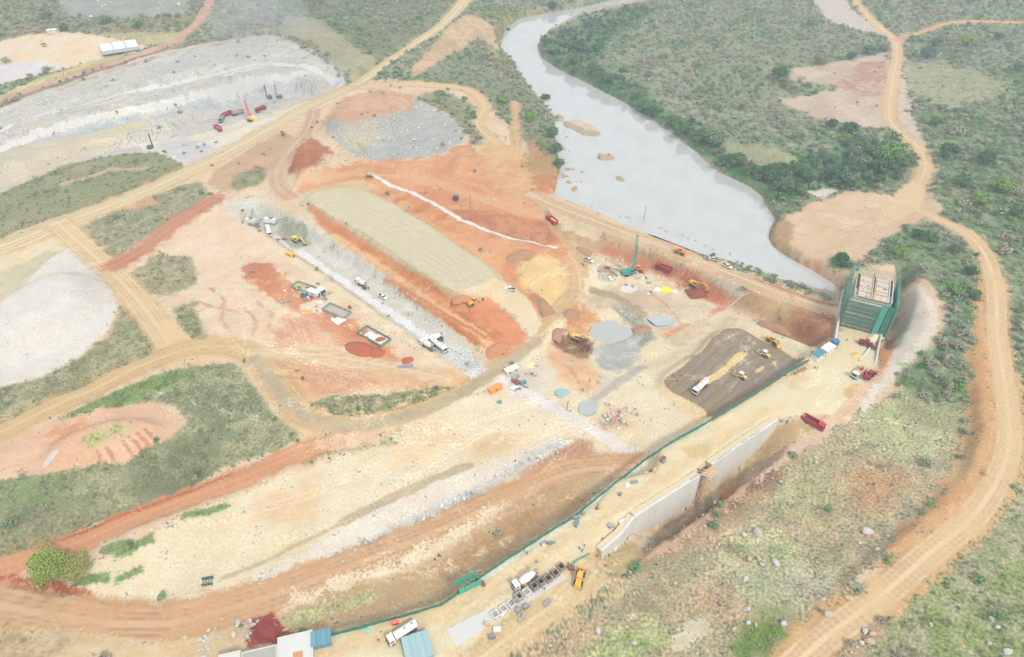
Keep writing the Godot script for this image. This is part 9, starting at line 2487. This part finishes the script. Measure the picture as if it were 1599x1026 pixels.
	tree("dark bush right of the rock dump", on_ground(Vector2(-26.47, -459.69)), 3.1, 4.0, Color(0.34, 0.47, 0.3), "bush")
	tree("grey bush behind the sand mound", on_ground(Vector2(-24.78, -419.79)), 3.9, 4.0, Color(0.5, 0.5, 0.43), "bush")
	tree("bluish tree at the upper edge of the pale clearing", on_ground(Vector2(299.22, -590.23)), 5.4, 7.0, Color(0.3, 0.45, 0.4), "tree")
	tree("greyish tree between the clearing and the road", on_ground(Vector2(312.91, -595.15)), 4.6, 6.0, Color(0.5, 0.5, 0.43), "tree")
	tree("bluish tree left along the clearing edge", on_ground(Vector2(280.89, -578.54)), 4.6, 6.0, Color(0.3, 0.45, 0.4), "tree")
	tree("greyish tree on the far left of the clearing edge", on_ground(Vector2(250.56, -567.11)), 6.2, 8.0, Color(0.5, 0.5, 0.43), "tree")
	tree("yellow green bush inside the pale clearing", on_ground(Vector2(239.56, -507.76)), 3.9, 5.0, Color(0.45, 0.6, 0.27), "bush")
	tree("broad bluish tree right of the upper road", on_ground(Vector2(339.39, -573.38)), 7.0, 9.0, Color(0.3, 0.45, 0.4), "tree")
	tree("bright tree under the branch road", on_ground(Vector2(383.14, -597.77)), 6.2, 8.0, Color(0.45, 0.6, 0.27), "tree")
	tree("green tree at the branch road corner", on_ground(Vector2(359.93, -600.54)), 5.4, 7.0, Color(0.34, 0.47, 0.3), "tree")
	tree("bright bush right of the broad bluish tree", on_ground(Vector2(357.88, -566.31)), 4.6, 6.0, Color(0.45, 0.6, 0.27), "bush")
	tree("dark tree below the branch road's far end", on_ground(Vector2(419.38, -614.68)), 4.6, 6.0, Color(0.25, 0.4, 0.27), "tree")
	tree("soft green tree at the right edge", on_ground(Vector2(392.28, -536.54)), 5.4, 7.0, Color(0.43, 0.52, 0.37), "tree")
	tree("dark tree on the sand behind the intake tower", on_ground(Vector2(160.74, -278.33)), 3.4, 5.6, Color(0.25, 0.4, 0.27), "tree")
	tree("green bush right behind the intake tower", on_ground(Vector2(162.71, -273.19)), 2.5, 4.0, Color(0.34, 0.47, 0.3), "bush")
	tree("green bush left of the dark tree behind the tower", on_ground(Vector2(157.44, -277.41)), 2.5, 4.0, Color(0.34, 0.47, 0.3), "bush")
	tree("bright rounded tree at the top of the cut behind the tower", on_ground(Vector2(190.03, -282.76)), 3.7, 4.8, Color(0.45, 0.6, 0.27), "tree")
	tree("dark tree above the bright rounded one", on_ground(Vector2(206.74, -298.93)), 3.7, 4.8, Color(0.25, 0.4, 0.27), "tree")
	tree("green tree on the ridge below the bend", on_ground(Vector2(211.68, -294.10)), 3.1, 4.8, Color(0.34, 0.47, 0.3), "tree")
	tree("green tree near the bend of the right road", on_ground(Vector2(216.85, -282.62)), 3.1, 4.8, Color(0.34, 0.47, 0.3), "tree")
	tree("dark tree beside the right road above the orange slope", on_ground(Vector2(214.13, -263.40)), 3.1, 4.8, Color(0.25, 0.4, 0.27), "tree")
	tree("bright tree at the edge of the curved cut", on_ground(Vector2(201.19, -249.81)), 3.1, 4.0, Color(0.45, 0.6, 0.27), "tree")
	tree("green tree right of the bright one by the curved cut", on_ground(Vector2(207.35, -246.17)), 3.1, 4.0, Color(0.34, 0.47, 0.3), "tree")
	tree("bright bush halfway down the green band", on_ground(Vector2(196.30, -230.18)), 2.5, 4.0, Color(0.45, 0.6, 0.27), "bush")
	tree("green bush at the foot of the green band", on_ground(Vector2(169.16, -194.15)), 2.5, 3.2, Color(0.34, 0.47, 0.3), "bush")
	tree("bright bush at the right foot of the green band", on_ground(Vector2(174.85, -190.49)), 2.5, 3.6, Color(0.45, 0.6, 0.27), "bush")
	tree("dark bush at the left foot of the green band", on_ground(Vector2(165.66, -203.15)), 2.5, 3.6, Color(0.25, 0.4, 0.27), "bush")
	tree("bright bush at the lower left tip of the green band", on_ground(Vector2(156.14, -195.54)), 2.2, 3.2, Color(0.45, 0.6, 0.27), "bush")
	tree("dark tree right of the road bend", on_ground(Vector2(269.45, -394.12)), 6.2, 8.0, Color(0.25, 0.4, 0.27), "tree")
	tree("green tree on the slope below the dark one by the bend", on_ground(Vector2(256.75, -354.33)), 5.4, 7.0, Color(0.34, 0.47, 0.3), "tree")
	tree("dark broad tree further right of the bend", on_ground(Vector2(286.21, -384.85)), 6.2, 8.0, Color(0.25, 0.4, 0.27), "tree")
	tree("bright tree far right of the bend", on_ground(Vector2(274.75, -346.95)), 6.2, 8.0, Color(0.45, 0.6, 0.27), "tree")
	tree("bright tree above the right road", on_ground(Vector2(256.16, -332.30)), 5.4, 7.0, Color(0.45, 0.6, 0.27), "tree")
	tree("green tree at the right edge above the road", on_ground(Vector2(269.86, -322.28)), 4.3, 5.6, Color(0.34, 0.47, 0.3), "tree")
	tree("green tree at the road verge above the bend", on_ground(Vector2(286.04, -444.82)), 4.6, 6.0, Color(0.34, 0.47, 0.3), "tree")
	tree("bright bush on the road verge above the bend", on_ground(Vector2(279.88, -450.22)), 3.1, 5.0, Color(0.45, 0.6, 0.27), "bush")
	tree("blue green spiky bush on the soil mound edge", on_ground(Vector2(-126.49, -162.48)), 1.5, 2.1, Color(0.3, 0.45, 0.4), "bush")
	tree("dark green bush on the lower green hill", on_ground(Vector2(-108.95, -151.49)), 1.5, 2.1, Color(0.25, 0.4, 0.27), "bush")
	tree("bright bush behind the dark one on the green hill", on_ground(Vector2(-109.33, -152.70)), 1.1, 1.6, Color(0.45, 0.6, 0.27), "bush")
	tree("bright green bush at the left of the green hill", on_ground(Vector2(-145.08, -149.94)), 1.2, 1.6, Color(0.45, 0.6, 0.27), "bush")
	tree("small blue green bush at the right tip of the green hill", on_ground(Vector2(-81.56, -170.63)), 1.1, 1.6, Color(0.3, 0.45, 0.4), "bush")
	tree("green bush at the very tip of the green hill", on_ground(Vector2(-79.05, -168.32)), 1.0, 1.4, Color(0.34, 0.47, 0.3), "bush")
	tree("green bush in the verge strip beside the loop road", on_ground(Vector2(-59.43, -184.65)), 1.4, 1.8, Color(0.34, 0.47, 0.3), "bush")
	tree("dark bush at the right of the verge strip", on_ground(Vector2(-30.33, -197.31)), 1.5, 1.9, Color(0.25, 0.4, 0.27), "bush")
	tree("green bush beside the loop road curve", on_ground(Vector2(-89.26, -177.45)), 1.1, 1.6, Color(0.34, 0.47, 0.3), "bush")
	tree("green bush next to the boulder by the haul road", on_ground(Vector2(90.42, -102.53)), 1.0, 1.3, Color(0.34, 0.47, 0.3), "bush")
	tree("low bright herb patch on the sand near the lime tree", on_ground(Vector2(-127.49, -112.10)), 2.0, 1.1, Color(0.45, 0.6, 0.27), "bush")
	tree("bright bush in the right hand grass", on_ground(Vector2(146.65, -110.87)), 1.2, 1.6, Color(0.45, 0.6, 0.27), "bush")
	tree("bright bush at the left edge of the compound pad", on_ground(Vector2(-383.07, -528.31)), 4.6, 5.0, Color(0.45, 0.6, 0.27), "bush")
	tree("low greyish bush below the compound pad", on_ground(Vector2(-345.28, -515.28)), 4.6, 3.5, Color(0.5, 0.5, 0.43), "bush")
	tree("bluish tree above the compound pad", on_ground(Vector2(-362.21, -580.28)), 4.6, 6.0, Color(0.3, 0.45, 0.4), "tree")
	tree("bright yellow green tree above the covered tanks", on_ground(Vector2(-305.40, -587.54)), 5.4, 7.0, Color(0.45, 0.6, 0.27), "tree")
	tree("green tree at the upper left", on_ground(Vector2(-392.76, -613.72)), 4.6, 6.0, Color(0.34, 0.47, 0.3), "tree")
	tree("pale tree above the compound pad's middle", on_ground(Vector2(-333.45, -592.94)), 5.4, 6.0, Color(0.43, 0.52, 0.37), "tree")
	tree("bright tree on the hill left of the bare slope", on_ground(Vector2(-242.83, -636.24)), 5.4, 6.0, Color(0.45, 0.6, 0.27), "tree")
